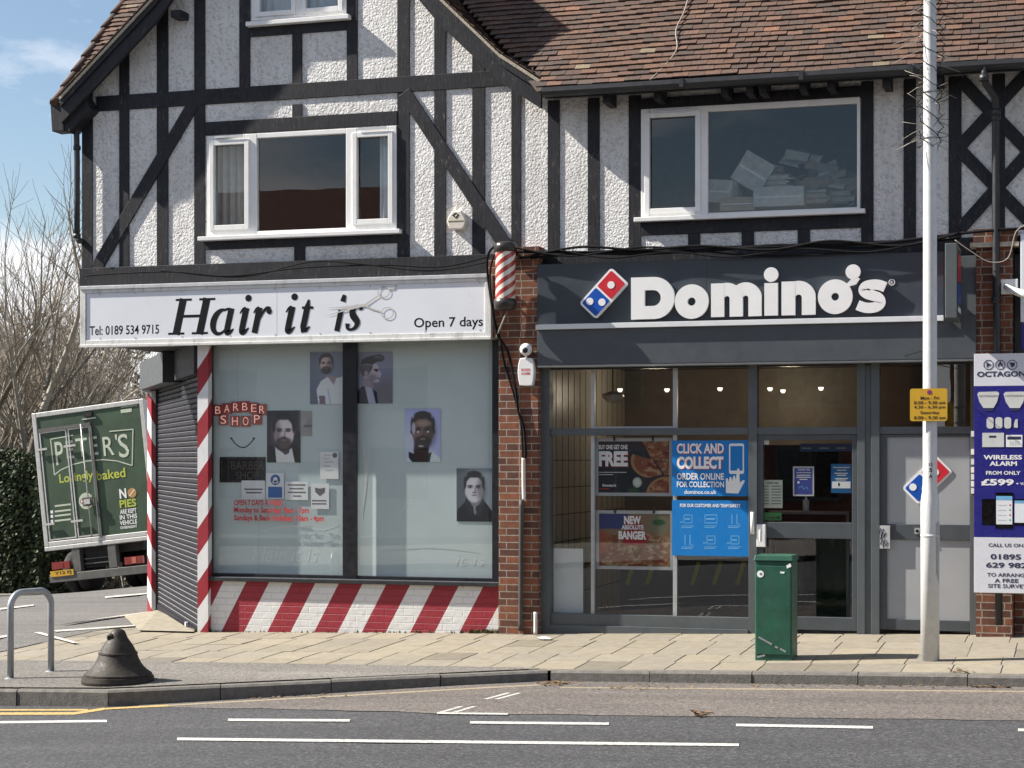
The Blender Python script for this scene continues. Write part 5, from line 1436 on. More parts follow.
def portrait_coat(w=88, h=132):
    a = canvas(w, h, (0.37, 0.41, 0.44)); x, y = grid(a); put(a, ell(x, y, .85, .35, .5, .5, 1), (0.47, 0.52, 0.55), .8); put(a, ell(x, y, .05, .5, .3, .8, 1), (0.22, 0.24, 0.27), .6)
    put(a, pol(x, y, [(0, 1.1), (.02, .78), (.28, .60), (.40, .64), (.66, .66), (.78, .60), (1, .80), (1, 1.1)]), (0.09, 0.10, 0.12)); put(a, pol(x, y, [(.22, .66), (.28, .52), (.44, .70), (.52, .86), (.40, .9)]), (0.13, 0.14, 0.16)); put(a, pol(x, y, [(.80, .66), (.76, .54), (.62, .70), (.54, .86), (.66, .9)]), (0.15, 0.16, 0.18))
    put(a, pol(x, y, [(.34, .5), (.68, .5), (.64, .68), (.5, .74), (.4, .66)]), (0.42, 0.41, 0.44))
    face_front(a, .50, .36, .27, .27, (0.66, 0.66, 0.70), (0.24, 0.24, 0.27), None, (0.13, 0.13, 0.15), -1)
    put(a, pol(x, y, [(.47, .72), (.54, .72), (.56, .86), (.5, .86)]), (0.52, 0.52, 0.55), .6); return a
FILMY = 19.045
def poster(fn, px, name, label, cat='poster', group=None, y=19.026, mat='print', frame=None):
    a, b, c_, d_ = R(*px, y); m_ = MB()
    arr = fn(); pd = np.pad(arr, ((1, 1), (1, 1), (0, 0)), 'edge'); H_, W_ = arr.shape[:2]
    arr = sum(pd[i:i + H_, j:j + W_] * k_ for i, j, k_ in ((1, 1, .4), (0, 1, .15), (2, 1, .15), (1, 0, .15), (1, 2, .15)))
    arr = np.clip(arr * 1.6 - 0.014, 0.002, 0.88)
    m_.raster(a, b, c_, d_, y, arr, mat)
    m_.quad((a, y + .006, c_), (b, y + .006, c_), (b, y + .006, d_), (a, y + .006, d_), 'paper_grey')
    for p_, q_ in (((a, c_), (b, c_)), ((b, c_), (b, d_)), ((b, d_), (a, d_)), ((a, d_), (a, c_))): m_.quad((p_[0], y, p_[1]), (q_[0], y, q_[1]), (q_[0], y + .006, q_[1]), (p_[0], y + .006, p_[1]), 'paper_grey')
    return single(m_, name, label, cat, group, recalc=False)
GP = 'portrait posters in the barber window'
poster(portrait_tee, (310, 342.5, 352, 404), 'portrait_poster', 'portrait poster of a bearded man in a white v-neck tee', 'poster', GP)
poster(portrait_profile, (357, 392.5, 352, 403.5), 'portrait_poster', 'profile portrait poster of a man with a tall quiff', 'poster', GP)
poster(portrait_suit, (267, 300.5, 410.5, 462.5), 'portrait_poster', 'portrait poster of a bearded man in dark jacket and white shirt', 'poster', GP)
poster(portrait_tunic, (405, 440.5, 409, 462), 'portrait_poster', 'portrait poster of a smiling bearded man on a lilac background', 'poster', GP)
poster(portrait_coat, (456.5, 492.0, 468.5, 521.5), 'portrait_poster', 'portrait poster of a clean-shaven man in a dark coat', 'poster', GP)

# notices and signs hanging inside the barber's window
def notice(px, name, label, lines=(), cat='notice', y=19.018, mat='paper_white', extra=None, ink='print_grey', group='notices in the barber window'):
    a, b, c_, d_ = R(*px, y); m_ = MB(); m_.box(a, b, y, y + .003, c_, d_, mat)
    w, h = b - a, d_ - c_
    for (x0, x1, z0, z1) in lines: m_.box(a + x0 * w, a + x1 * w, y - .0012, y - .0002, c_ + z0 * h, c_ + z1 * h, ink)
    if extra: extra(m_, a, b, c_, d_, y)
    return single(m_, name, label, cat, group, recalc=False)
notice((241.5, 265, 480.5, 499.5), 'paper_notice', 'white paper notice with two lines overlapping the dark LED board', [(.12, .9, .50, .58), (.2, .85, .32, .40)])
def maskx(m_, a, b, c_, d_, y):
    w, h = b - a, d_ - c_; m_.box(a + .12 * w, b - .1 * w, y - .0012, y - .0002, c_ + .05 * h, c_ + .47 * h, 'mask_blue')
    cx, cz = a + .52 * w, c_ + .74 * h; m_.disc((cx, cz), .27 * w, y - .0012, y - .0002, 'mask_blue', 20); m_.disc((cx, cz), .12 * w, y - .0024, y - .0013, 'paper_white', 14, .12 * w * 1.2); m_.box(cx - .15 * w, cx + .15 * w, y - .0024, y - .0013, cz - .18 * w, cz - .04 * w, 'paper_white')
notice((266, 284, 473, 499), 'mask_notice', 'blue and white mask notice between two plain paper notices', extra=maskx)
notice((285, 308, 481.5, 500), 'paper_notice', 'white paper notice with four lines right of the blue mask notice', [(.12, .88, .78, .85), (.2, .8, .58, .65), (.12, .9, .38, .45), (.35, .7, .18, .25)])
def shieldx(m_, a, b, c_, d_, y):
    w, h = b - a, d_ - c_; cx = (a + b) / 2
    m_.prism([(cx - .28 * w, c_ + .84 * h), (cx, c_ + .80 * h), (cx + .28 * w, c_ + .84 * h), (cx + .26 * w, c_ + .66 * h), (cx, c_ + .50 * h), (cx - .26 * w, c_ + .66 * h)], y - .0012, y - .0002, 'print_grey')
notice((311, 329, 483.5, 509), 'shield_notice', 'white paper notice with a dark shield printed on it', [(.05, .85, .30, .35), (.05, .85, .18, .23)], extra=shieldx)
def crumple(m_, a, b, c_, d_, y):
    w, h = b - a, d_ - c_
    for k, (x0, x1, z) in enumerate(((.2, .6, .85), (.15, .5, .72), (.25, .75, .6), (.2, .6, .45), (.3, .7, .3))): m_.box(a + x0 * w, a + x1 * w, y - .0012, y - .0002, c_ + z * h, c_ + (z + .035) * h, 'paper_grey')
    m_.disc((b - .2 * w, d_ - .14 * h), .13 * w, y - .0012, y - .0002, 'print_grey', 12)
notice((320, 338.5, 451.5, 479), 'paper_notice', 'creased white paper sheet alone near the window mullion', extra=crumple)
notice((300.5, 312, 411, 436), 'paper_notice', 'cream paper strip tucked behind the suited man poster', [(.3, 1.0, .35, .45)], mat='card_pale', y=19.0305)
# tape strips left on the film
# neon sign
NEO = thing('neon_sign', 'small red neon sign reading BARBER SHOP in two arched rows', 'sign', P(242, 427, 19.03))
ny = 19.02
wv = [(218, 410), (227, 408.5), (236, 407), (245, 406.5), (254, 408), (262, 409.5)]
for ch, (x, y) in zip('BARBER', wv):
    m_ = MB(); m_.box(XP(x - 4.6, ny), XP(x + 4.6, ny), ny, ny + .004, ZP(x, y + 5.6, ny), ZP(x, y - 5.4, ny), 'neon_red'); m_.text(ch, XP(x - 2.6, ny), XP(x + 2.6, ny), ZP(x, y + 3.8, ny), ZP(x, y - 3.6, ny), ny - .004, 'neon_tube', -0.01); m_.build('letter_plate', NEO)
for ch, (x, y) in zip('SHOP', [(223.5, 419.5), (235, 421), (245.8, 421), (257, 419)]):
    m_ = MB(); m_.box(XP(x - 4.8, ny), XP(x + 4.8, ny), ny, ny + .004, ZP(x, y + 5.6, ny), ZP(x, y - 5.2, ny), 'neon_red'); m_.text(ch, XP(x - 2.8, ny), XP(x + 2.8, ny), ZP(x, y + 4.2, ny), ZP(x, y - 4.0, ny), ny - .004, 'neon_tube', -0.01); m_.build('letter_plate', NEO)
mb = MB()
for x in (231.5, 254): mb.tube([P(x, 345, 19.04), P(x, 438, 19.04)], 0.003, 5, 'pipe_black')
pts = [P(231.5 + 22.5 * t, 438.5 + 9 * (1 - (2 * t - 1) ** 2), 19.035) for t in [i / 12 for i in range(13)]]
mb.tube(pts, 0.006, 6, 'cable_black'); mb.disc((pts[0].x, pts[0].z), .012, 19.03, 19.04, 'lens_black', 10); mb.disc((pts[-1].x, pts[-1].z), .012, 19.03, 19.04, 'lens_black', 10)
mb.build('hanging_wire', NEO)
LED = thing('led_sign', 'unlit black LED board reading BARBER SHOP hanging in the window', 'sign', P(242, 483, 19.03))
mb = MB(); a, b, c_, d_ = R(219.5, 265.5, 457, 482.5, 19.028); mb.box(a, b, 19.028, 19.043, c_, d_, 'led_board'); mb.build('board', LED, bevel=0.003)
mb = MB(); mb.text('BARBER', XP(231, 19.026), XP(264, 19.026), ZP(248, 469.5, 19.026), ZP(248, 461.5, 19.026), 19.0265, 'led_dim', -0.012); mb.text('SHOP', XP(236, 19.026), XP(258.5, 19.026), ZP(248, 479.5, 19.026), ZP(248, 471.5, 19.026), 19.0265, 'led_dim', -0.012)
for z in (c_ + .012, d_ - .016): mb.box(a + .1, b - .02, 19.0262, 19.0268, z, z + .005, 'led_dim')
mb.frame(XP(221.5, 19.026), XP(229, 19.026), ZP(225, 479, 19.026), ZP(225, 461, 19.026), .005, 19.026, 19.027, 'led_dim'); mb.build('lettering', LED, recalc=False)
mb = MB()
for x in (231.5, 254): mb.tube([P(x, 437, 19.04), P(x, 458, 19.04)], 0.003, 5, 'pipe_black')
mb.build('hanging_wire', LED)

# ---- posters in the takeaway window
def noise2(h, w, s, seed):
    r = np.random.RandomState(seed); out = np.zeros((h, w)); amp = 1
    for o in range(3):
        n = max(2, int(s * 2 ** o)); g = r.rand(n + 1, n + 1); yy_ = np.linspace(0, n - 1e-6, h); xx_ = np.linspace(0, n - 1e-6, w)
        yi, xi = yy_.astype(int), xx_.astype(int); fy, fx = (yy_ - yi)[:, None], (xx_ - xi)[None]
        out += amp * (g[yi][:, xi] * (1 - fy) * (1 - fx) + g[yi + 1][:, xi] * fy * (1 - fx) + g[yi][:, xi + 1] * (1 - fy) * fx + g[yi + 1][:, xi + 1] * fy * fx); amp *= .6
    return out / 1.96
def pizza(a, mask, cx, cy, rx, ry, seed, crust=(0.60, 0.46, 0.31)):
    x, y = grid(a); h, w = a.shape[:2]; m = ell(x, y, cx, cy, rx, ry, .03) * mask; put(a, m, crust)
    m2 = ell(x, y, cx, cy, rx * .88, ry * .88, .05) * mask; put(a, m2, (0.48, 0.27, 0.18)); n = noise2(h, w, 16, seed); put(a, m2 * np.clip((n - .5) * 6, 0, 1), (0.62, 0.50, 0.36)); n = noise2(h, w, 14, seed + 1); put(a, m2 * np.clip((n - .55) * 8, 0, 1), (0.36, 0.11, 0.09))
def print_bogof(w=84, h=60):
    a = canvas(w, h, (0.10, 0.12, 0.15)); x, y = grid(a); one = np.ones_like(x)
    pizza(a, pol(x, y, [(.62, .0), (.99, 0), (1.0, .40), (.76, .36)]), .78, .36, .36, .42, 1); pizza(a, pol(x, y, [(.47, .24), (.76, .36), (.90, .64), (.6, .74), (.44, .5)]), .77, .38, .31, .34, 4)
    pizza(a, pol(x, y, [(.82, .40), (1, .40), (1, .64), (.94, .66)]), .78, .36, .36, .38, 6); pizza(a, one, .96, 1.02, .28, .33, 8)
    put(a, ell(x, y, .55, .80, .065, .10, .1), (0.62, 0.66, 0.62)); put(a, ell(x, y, .55, .80, .045, .07, .3), (0.75, 0.78, 0.74)); put(a, ell(x, y, .5, .98, .08, .08, .5), (0.2, 0.33, 0.2), .7); return a
def print_banger(w=84, h=62):
    a = canvas(w, h, (0.42, 0.36, 0.28)); x, y = grid(a); n = noise2(h, w, 12, 21); put(a, one_(x), (0.50, 0.40, 0.30), .5)
    put(a, pol(x, y, [(0, 0), (.42, 0), (.34, .28), (0, .30)]), (0.13, 0.22, 0.42)); put(a, ell(x, y, .84, .2, .14, .2, .3), (0.42, 0.42, 0.34)); put(a, ell(x, y, .84, .16, .09, .06, .4), (0.10, 0.30, 0.18))
    m = np.clip((y - (.42 - .1 * np.sin(x * 3.2))) * 12, 0, 1); put(a, m, (0.46, 0.30, 0.20)); put(a, m * np.clip((noise2(h, w, 18, 5) - .5) * 6, 0, 1), (0.62, 0.54, 0.42)); n3 = noise2(h, w, 9, 33); put(a, m * np.clip((n3 - .55) * 7, 0, 1), (0.42, 0.16, 0.12))
    put(a, ell(x, y, .03, .55, .12, .22, .3), (0.58, 0.26, 0.18), .7); put(a, pol(x, y, [(.45, .66), (.53, .86), (.57, .86), (.48, .64)]), (0.28, 0.15, 0.1), .7); put(a, pol(x, y, [(.62, .66), (.53, .86), (.50, .86), (.59, .64)]), (0.28, 0.15, 0.1), .7)
    put(a, pol(x, y, [(.35, .06), (.56, .05), (.62, .3), (.70, .46), (.62, .60), (.38, .60), (.30, .48), (.38, .3)]), (0.55, 0.10, 0.13)); return a
def one_(x): return np.ones_like(x)
YP = 19.04
def tpost(px, name, label, fn, y=YP, frame=True, group='posters in the takeaway window'):
    t_ = thing(name, label, 'poster', P((px[0] + px[1]) / 2, px[3], y), group); a, b, c_, d_ = R(*px, y)
    if frame:
        m_ = MB(); m_.frame(a, b, c_, d_, .035, y - .006, y + .006, 'silver_trim')
        for k in (.25, .75):
            X = a + (b - a) * k; m_.box(X - .012, X + .012, y - .009, y + .004, d_ - .03, d_ + .03, 'pipe_black')
        m_.build('poster_frame', t_); a, b, c_, d_ = a + .035, b - .035, c_ + .035, d_ - .035
    m_ = MB(); m_.raster(a, b, c_, d_, y, fn(), 'print'); m_.build('print', t_, recalc=False)
    return t_, a, b, c_, d_
def put_text(parent, rows, y, mat='letter_white', shadow=None, name='lettering'):
    m_ = MB()
    for (t, x0, x1, y0, y1, bold) in rows:
        xm = (x0 + x1) / 2
        if shadow: m_.text(t, XP(x0 + .7, y), XP(x1 + .7, y), ZP(xm, y1 + .7, y), ZP(xm, y0 + .7, y), y + .0004, shadow, bold)
        m_.text(t, XP(x0, y), XP(x1, y), ZP(xm, y1, y), ZP(xm, y0, y), y, mat, bold)
    return m_.build(name, parent, recalc=False)
t_, *_r = tpost((595.3, 672.5, 438, 496), 'pizza_poster', 'framed dark poster reading BUY ONE GET ONE FREE with pizza slices', print_bogof)
put_text(t_, [('BUY ONE GET ONE', 598.8, 627.5, 444.8, 449.3, .03)], YP - .002); put_text(t_, [('FREE', 598.8, 627.8, 451.2, 466.3, .05)], YP - .002, shadow='letter_red')
put_text(t_, [("Domino's", 602.5, 616, 484, 486.6, .03)], YP - .002)
m_ = MB()
for y in (472.3, 474.6): a, b, c_, d_ = R(598.8, 626.5 if y < 473 else 613, y - .35, y + .35, YP - .001); m_.box(a, b, YP - .002, YP - .0005, c_, d_, 'paper_grey')
a, b, c_, d_ = R(599.5, 609, 488.3, 489, YP - .001); m_.box(a, b, YP - .002, YP - .0005, c_, d_, 'logo_red'); m_.build('small_print', t_, recalc=False)
t_, *_r = tpost((596, 673.5, 510.5, 569.5), 'pizza_poster', 'framed pizza poster reading NEW ABSOLUTE BANGER', print_banger)
put_text(t_, [('NEW', 624, 641, 516, 524.3, .05), ('BANGER', 618.5, 646.3, 531, 539.6, .05)], YP - .002); put_text(t_, [('ABSOLUTE', 621.5, 643.5, 525, 529.6, .04)], YP - .002, 'sign_white')
for nm in ('poster_blue',): pass
def flat(px, name, label, mat='poster_blue', y=YP, cat='poster', group=None):
    t_ = thing(name, label, cat, P((px[0] + px[1]) / 2, px[3], y), group); a, b, c_, d_ = R(*px, y); m_ = MB(); m_.box(a, b, y, y + .004, c_, d_, mat); m_.build('sheet', t_); return t_
YC = 18.966
t_ = flat((672, 748.5, 440.5, 496), 'collection_poster', 'bright blue poster reading CLICK AND COLLECT with a hand and phone', y=YC, group='posters in the takeaway window')
put_text(t_, [('CLICK AND', 676.8, 723.8, 443.4, 453.6, .03), ('COLLECT', 676.8, 723.4, 456.4, 469, .05)], YC - .003, shadow='letter_red')
put_text(t_, [('ORDER ONLINE', 676.8, 724, 473, 479.8, .025), ('FOR COLLECTION', 676.8, 724, 481.5, 487.3, .025), ('dominos.co.uk', 684.2, 716.5, 490, 494, .02)], YC - .003)
m_ = MB(); q = lambda x, y: (P(x, y, YC - .003).x, P(x, y, YC - .003).z)
def rrect(x0, x1, z0, z1, r, n=4):
    pts = []
    for cx, cz, a0 in ((x1 - r, z1 - r, 0), (x0 + r, z1 - r, 90), (x0 + r, z0 + r, 180), (x1 - r, z0 + r, 270)):
        pts += [(cx + r * math.cos(math.radians(a0 + 90 * i / n)), cz + r * math.sin(math.radians(a0 + 90 * i / n))) for i in range(n + 1)]
    return pts
a, b, c_, d_ = R(729, 744, 443.5, 474, YC - .003)
m_.ring(rrect(a, b, c_, d_, .02), rrect(a + .014, b - .014, c_ + .035, d_ - .026, .008), YC - .003, YC - .0005, 'sign_white')
m_.prism([q(726, 493), q(725.8, 478.5), q(727.5, 478), q(728.5, 482), q(729.8, 477), q(731.3, 477), q(732, 481.5), q(733.4, 475.8), q(735, 475.8), q(735.8, 480), q(737.3, 468.6), q(739.3, 468.4), q(739.8, 482.5), q(743.3, 480), q(745, 480.8), q(738.3, 493.5)], YC - .0045, YC - .0031, 'letter_white')
m_.build('phone_and_hand_emblem', t_, recalc=False)
t_ = flat((672, 748.5, 500.3, 556), 'safety_poster', 'blue poster of small line icons below the click and collect poster', y=YC, group='posters in the takeaway window')
put_text(t_, [('FOR OUR CUSTOMER AND TEAM SAFETY', 680, 740.5, 503.8, 507.3, .03)], YC - .003)
m_ = MB(); basic('poster_pale_blue', (0.16, 0.42, 0.68), 0.4)
for j, y in enumerate((519, 540)):
    for i, x in enumerate((688, 711, 735)):
        def ln(pts, w=.008): m_.stroke([(P(x + u, y + v, YC - .003).x, P(x + u, y + v, YC - .003).z) for u, v in pts], w, YC - .0006 - .0001 * ((i + j) % 3), YC - .0001, 'poster_pale_blue')
        k = (i + 3 * j) % 6
        if k in (0, 1, 4, 5):
            s_ = 4 if k != 1 else 6
            ln([(-s_, -4), (s_, -4), (s_, 4), (-s_, 4), (-s_, -4)]); ln([(-s_ + 1, 0), (s_ - 2, 0)], .012)
            if k != 1: ln([(-8, 3), (-5, 3)])
        else: ln([(-3, -5), (-3, 5)]); ln([(2, -5), (2, 5), (5, 5)])
        for v in (7, 8.6): ln([(-7, v), (6 - 2 * (v > 8), v)], .006)
m_.build('line_icons', t_, recalc=False)
# door notices
YN = 19.016
GN = 'notices on the takeaway door'
t_ = flat((763, 782.5, 480, 508), 'opening_times_notice', 'cream card of opening times on the takeaway door glass', 'opening_cream', YN, 'notice', GN) if basic('opening_cream', (0.58, 0.62, 0.52), .6) else None
put_text(t_, [('OPENING TIMES', 766.5, 778.5, 482, 484, .02)], YN - .002, 'print_grey'); m_ = MB()
for k in range(7):
    for x0, x1 in ((763.8, 769), (771.5, 781)): a, b, c_, d_ = R(x0, x1, 485.8 + k * 2.9, 486.7 + k * 2.9, YN); m_.box(a, b, YN - .002, YN - .0005, c_, d_, 'print_grey')
m_.build('printed_lines', t_, recalc=False)
t_ = flat((764.5, 781.5, 512.5, 520.5), 'rating_sticker', 'small green hygiene rating sticker low on the takeaway door glass', 'rating_green', YN, 'sticker') if basic('rating_green', (0.05, 0.26, 0.07), .5) else None
m_ = MB()
for k in range(5): c = P(768 + k * 2.2, 517.5, YN); m_.disc((c.x, c.z), .008, YN - .002, YN - .0005, 'pipe_black', 10)
c = P(778.6, 517.5, YN); m_.disc((c.x, c.z), .013, YN - .002, YN - .0005, 'pipe_black', 12); m_.build('rating_marks', t_, recalc=False)
basic('notice_purple', (0.05, 0.07, 0.30), .4); basic('notice_blue', (0.01, 0.11, 0.28), .4)
t_ = flat((793, 814, 466.5, 496), 'thank_you_notice', 'purple-blue notice with a pale border in the middle of the door', 'notice_purple', YN, 'notice', GN); m_ = MB()
a, b, c_, d_ = R(793, 814, 466.5, 496, YN); m_.frame(a, b, c_, d_, .014, YN - .002, YN - .0005, 'paper_grey'); m_.build('border', t_, recalc=False)
put_text(t_, [('THANK YOU', 797.5, 810, 468.6, 470.6, .03), ('for keeping apart', 796.5, 811, 472, 473.6, .0), ('and staying safe', 797, 810.5, 474.8, 476.4, .0), ('in our shop', 799, 808, 477.8, 479.2, .0)][:1], YN - .003)
m_ = MB()
for x0, x1, y in ((796.5, 811, 472.6), (797, 810.5, 475.2), (796.3, 811, 477.2), (799.5, 807.5, 479.4)): a, b, c_, d_ = R(x0, x1, y - .45, y + .45, YN); m_.box(a, b, YN - .002, YN - .0005, c_, d_, 'paper_grey')
c = P(798.5, 482.4, YN); m_.disc((c.x, c.z), .012, YN - .002, YN - .0005, 'letter_white', 10)
m_.stroke([(P(799 + u, 488 + v, YN).x, P(799 + u, 488 + v, YN).z) for u, v in ((0, 0), (3, -2), (5, 1), (8, -1), (9, 2))], .008, YN - .002, YN - .0005, 'poster_pale_blue'); m_.build('printed_lines', t_, recalc=False)
t_ = flat((831, 851.5, 464, 493), 'help_notice', 'teal blue notice with a white panel at right of the door glass', 'notice_blue', YN, 'notice', GN); m_ = MB()
for x0, x1, y in ((833, 849.5, 467.5), (837, 846.5, 470.2), (834.5, 848, 473.3), (837, 846, 475.3), (835, 848, 478.5), (836, 846, 480)): a, b, c_, d_ = R(x0, x1, y - .5, y + .5, YN); m_.box(a, b, YN - .002, YN - .0005, c_, d_, 'paper_grey')
a, b, c_, d_ = R(832, 850.5, 481.5, 488.3, YN); m_.box(a, b, YN - .002, YN - .0005, c_, d_, 'paper_white'); c = P(839, 484.5, YN); m_.disc((c.x, c.z), .01, YN - .003, YN - .0021, 'letter_black', 8, .02); m_.build('printed_lines', t_, recalc=False)
t_ = flat((762.5, 769, 438.5, 444.5), 'door_sticker', 'small white square sticker in the top corner of the door glass', 'sign_white', YN - .008, 'sticker')
LG = thing('domino_decal', 'red and blue domino tile decal on the pale grey side door', 'decal', P(927, 504, 18.95)); domino_logo(LG, ((901.5, 488.3), (935.5, 455.5), (953.3, 471.5), (919, 504.8)), 18.966, 18.9745)

# interior fittings of the takeaway
iz_ledge = zp(-3, 19) + .002
m_ = MB(); a, b, c_, d_ = R(800, 853, 443.5, 451.5, 20.9); m_.box(a, b, 20.88, 20.92, c_, d_, 'notice_blue')
for k in range(3): m_.box(a + (b - a) * (.04 + .33 * k), a + (b - a) * (.22 + .33 * k), 20.876, 20.879, c_ + .03, c_ + .045, 'paper_grey')
single(m_, 'menu_board', 'dark blue menu board strip hanging above the counter behind the door glass', 'menu board')
m_ = MB(); cb_ = P(806, 511, 19.6); m_.lathe([(.0, 0), (.032, 0), (.034, .02), (.034, .11), (.02, .125), (.012, .13), (.012, .155), (.02, .156), (.018, .17), (0, .17)], cb_, 14, 'paper_grey')
single(m_, 'pump_bottle', 'pale pump bottle on the ledge behind the door glass', 'bottle')
m_ = MB(); a, b, c_, d_ = R(770, 850, 511.2, 514, 19.6); m_.box(a, b, 19.5, 19.75, c_, d_, 'counter'); m_.box(a, a + .03, 19.52, 19.73, iz_ledge, c_, 'counter'); m_.box(b - .03, b, 19.52, 19.73, iz_ledge, c_, 'counter')
single(m_, 'ledge_table', 'narrow dark table behind the door glass carrying the pump bottle', 'table')
tag_o = lambda m_, n, l, c, g=None: single(m_, n, l, c, g)
m_ = MB(); a, b, c_, d_ = R(549.5, 583, 548.5, 613.5, 19.08); m_.box(a, b, 19.08, 19.1, c_, d_, 'panel_white'); basic('panel_white', (0.62, 0.66, 0.67), .5, var=.04)
tag_o(m_, 'white_panel', 'plain white panel leaning inside the bottom left shop window', 'panel')
m_ = MB(); c = P(613, 394, 20.2); m_.lathe([(.005, .0), (.08, .015), (.125, .07), (.12, .10), (.03, .13)], (c.x, 20.2, c.z - .1), 20, 'pole_cream'); m_.tube([(c.x, 20.2, c.z + .03), (c.x, 20.2, iz1)], .006, 6, 'cable_black')
tag_o(m_, 'pendant_lamp', 'white pendant lamp shade behind the second shop window from the left', 'lamp')
for i, (x, y) in enumerate(((620, 392), (667, 392), (720, 391), (770, 391), (783, 393), (821, 390.5))):
    m_ = MB(); c = P(x, y, 20.6 + .2 * i); m_.lathe([(.02, 0), (.02, .012), (.03, .014), (.03, .04)], (c.x, c.y, c.z), 14, 'lamp_glow')
    tag_o(m_, 'ceiling_spotlight', ('first', 'second', 'third', 'fourth', 'fifth', 'sixth')[i] + ' small lit ceiling spotlight from the left inside the takeaway', 'spotlight', 'lit spotlights inside the takeaway')
CT = thing('service_counter', 'long dark service counter with painted yellow reflection stripes inside the takeaway', 'counter', (XP(690, 21), 21, iz0))
m_ = MB(); cz = ZP(690, 560, 20.6); m_.box(XP(620, 20.6), XP(748, 20.6), 20.6, 21.2, iz0, cz, 'counter'); m_.build('counter_body', CT)
m_ = MB(); m_.box(XP(615, 20.55), XP(750, 20.55), 20.55, 21.25, cz + .001, cz + .04, 'silver_trim'); m_.build('counter_top', CT)
m_ = MB()
for x in (630, 650, 695, 717, 740): m_.beam((XP(x - 3, 20.59), ZP(x, 585, 20.59)), (XP(x + 4, 20.59), ZP(x, 562, 20.59)), .05, 20.585, 20.599, 'yellow_reflection')  # yellow reflections in the shop glass, painted as stripes on the counter front
m_.build('reflection_stripe', CT)
lt = bpy.data.lights.new('warm_ceiling_lamp', 'POINT'); lt.energy = 5; lt.color = (1, .78, .5); lt.shadow_soft_size = .12
lo = bpy.data.objects.new('warm_ceiling_lamp', lt); COL.objects.link(lo); lo.location = P(790, 398, 21.9); lo['label'] = 'warm lamp glow at the back of the takeaway'; lo['category'] = 'lamp'

lt2 = bpy.data.lights.new('tile_wall_fill', 'POINT'); lt2.energy = 4; lt2.color = (1, .84, .62); lt2.shadow_soft_size = .15  # fill light added near the spotlights to brighten the tiled wall
lo2 = bpy.data.objects.new('tile_wall_fill', lt2); COL.objects.link(lo2); lo2.location = P(655, 394, 21.2); lo2['label'] = 'added warm fill light on the tiled wall behind the leftmost shop pane'; lo2['category'] = 'lamp'

# things behind the upstairs windows
def curtain(px, y, name, label, mat='curtain', n=9):
    a, b, c_, d_ = R(*px, y); m_ = MB(); k = n * 4; rows = []
    for i in range(k + 1):
        t = i / k; off = .03 * math.sin(t * n * 2 * math.pi); rows.append((a + (b - a) * t, y + off))
    i0 = m_.add([(x, yy_, c_) for x, yy_ in rows] + [(x, yy_, d_) for x, yy_ in rows])
    for i in range(k): m_.face((i0 + i, i0 + i + 1, i0 + k + 2 + i, i0 + k + 1 + i), mat, None, True)
    return single(m_, name, label, 'curtain', recalc=False)
curtain((211, 248, 137, 230), 19.14, 'curtain', 'grey curtain drawn behind the left casement of the gable window', n=5)
curtain((380, 392, 134, 226), 19.14, 'curtain', 'narrow pale curtain edge at the right of the gable window', 'net_curtain', 2)
curtain((255, 345, -70, 16), 19.14, 'net_curtain', 'pale net curtain behind the small top gable window', 'net_curtain', 12)
def boxrot(px, py, y, w, h, d, rot, mat, label, name='cardboard_box', tilt=0.0):
    m_ = MB(); m_.box(-w / 2, w / 2, -d / 2, d / 2, 0, h, mat); m_.box(-w / 2 + .02, w / 2 - .02, -d / 2 - .002, -d / 2 - .0005, h * .45, h * .52, 'paper_grey')
    o = m_.build(name, None, bevel=.004); c = P(px, py, y); o.location = c; o.rotation_euler = (0, tilt, rot); return tag(o, label, 'box', 'boxes behind the upstairs window')
boxrot(744, 188, 19.35, .34, .34, .3, .2, 'card_pale', 'pale carton tilted steeply on top of the pile upstairs', tilt=.55)
boxrot(718, 204, 19.3, .42, .24, .3, -.25, 'card_pale', 'pale carton at the left edge of the large upstairs window', tilt=.12)
boxrot(780, 208, 19.25, .52, .2, .3, .05, 'card_pale', 'pale flat carton at the foot of the large upstairs window')
boxrot(738, 212, 19.22, .36, .14, .25, .1, 'card_brown', 'brown carton low at the left of the upstairs pile')
for k, (x, y, w, n_) in enumerate(((774, 203, .36, 16), (812, 205, .34, 8), (838, 205, .3, 7))):
    m_ = MB(); c = P(x, y, 19.38 + .06 * k); z = c.z
    for i in range(n_):
        t = rnd.uniform(.012, .026); o = rnd.uniform(-.04, .04); m_.box(c.x - w / 2 + o, c.x + w / 2 + o, c.y - .1, c.y + .14, z, z + t - .002, 'card_pale' if i % 3 else 'card_brown'); z += t
    single(m_, 'paper_stack', ('tall leaning stack of papers in the middle of the upstairs window', 'low paper stack right of the tall upstairs stack', 'low paper stack at the right end of the upstairs window')[k], 'paper stack', 'paper stacks behind the upstairs window')
m_ = MB(); rh = random.Random(12)
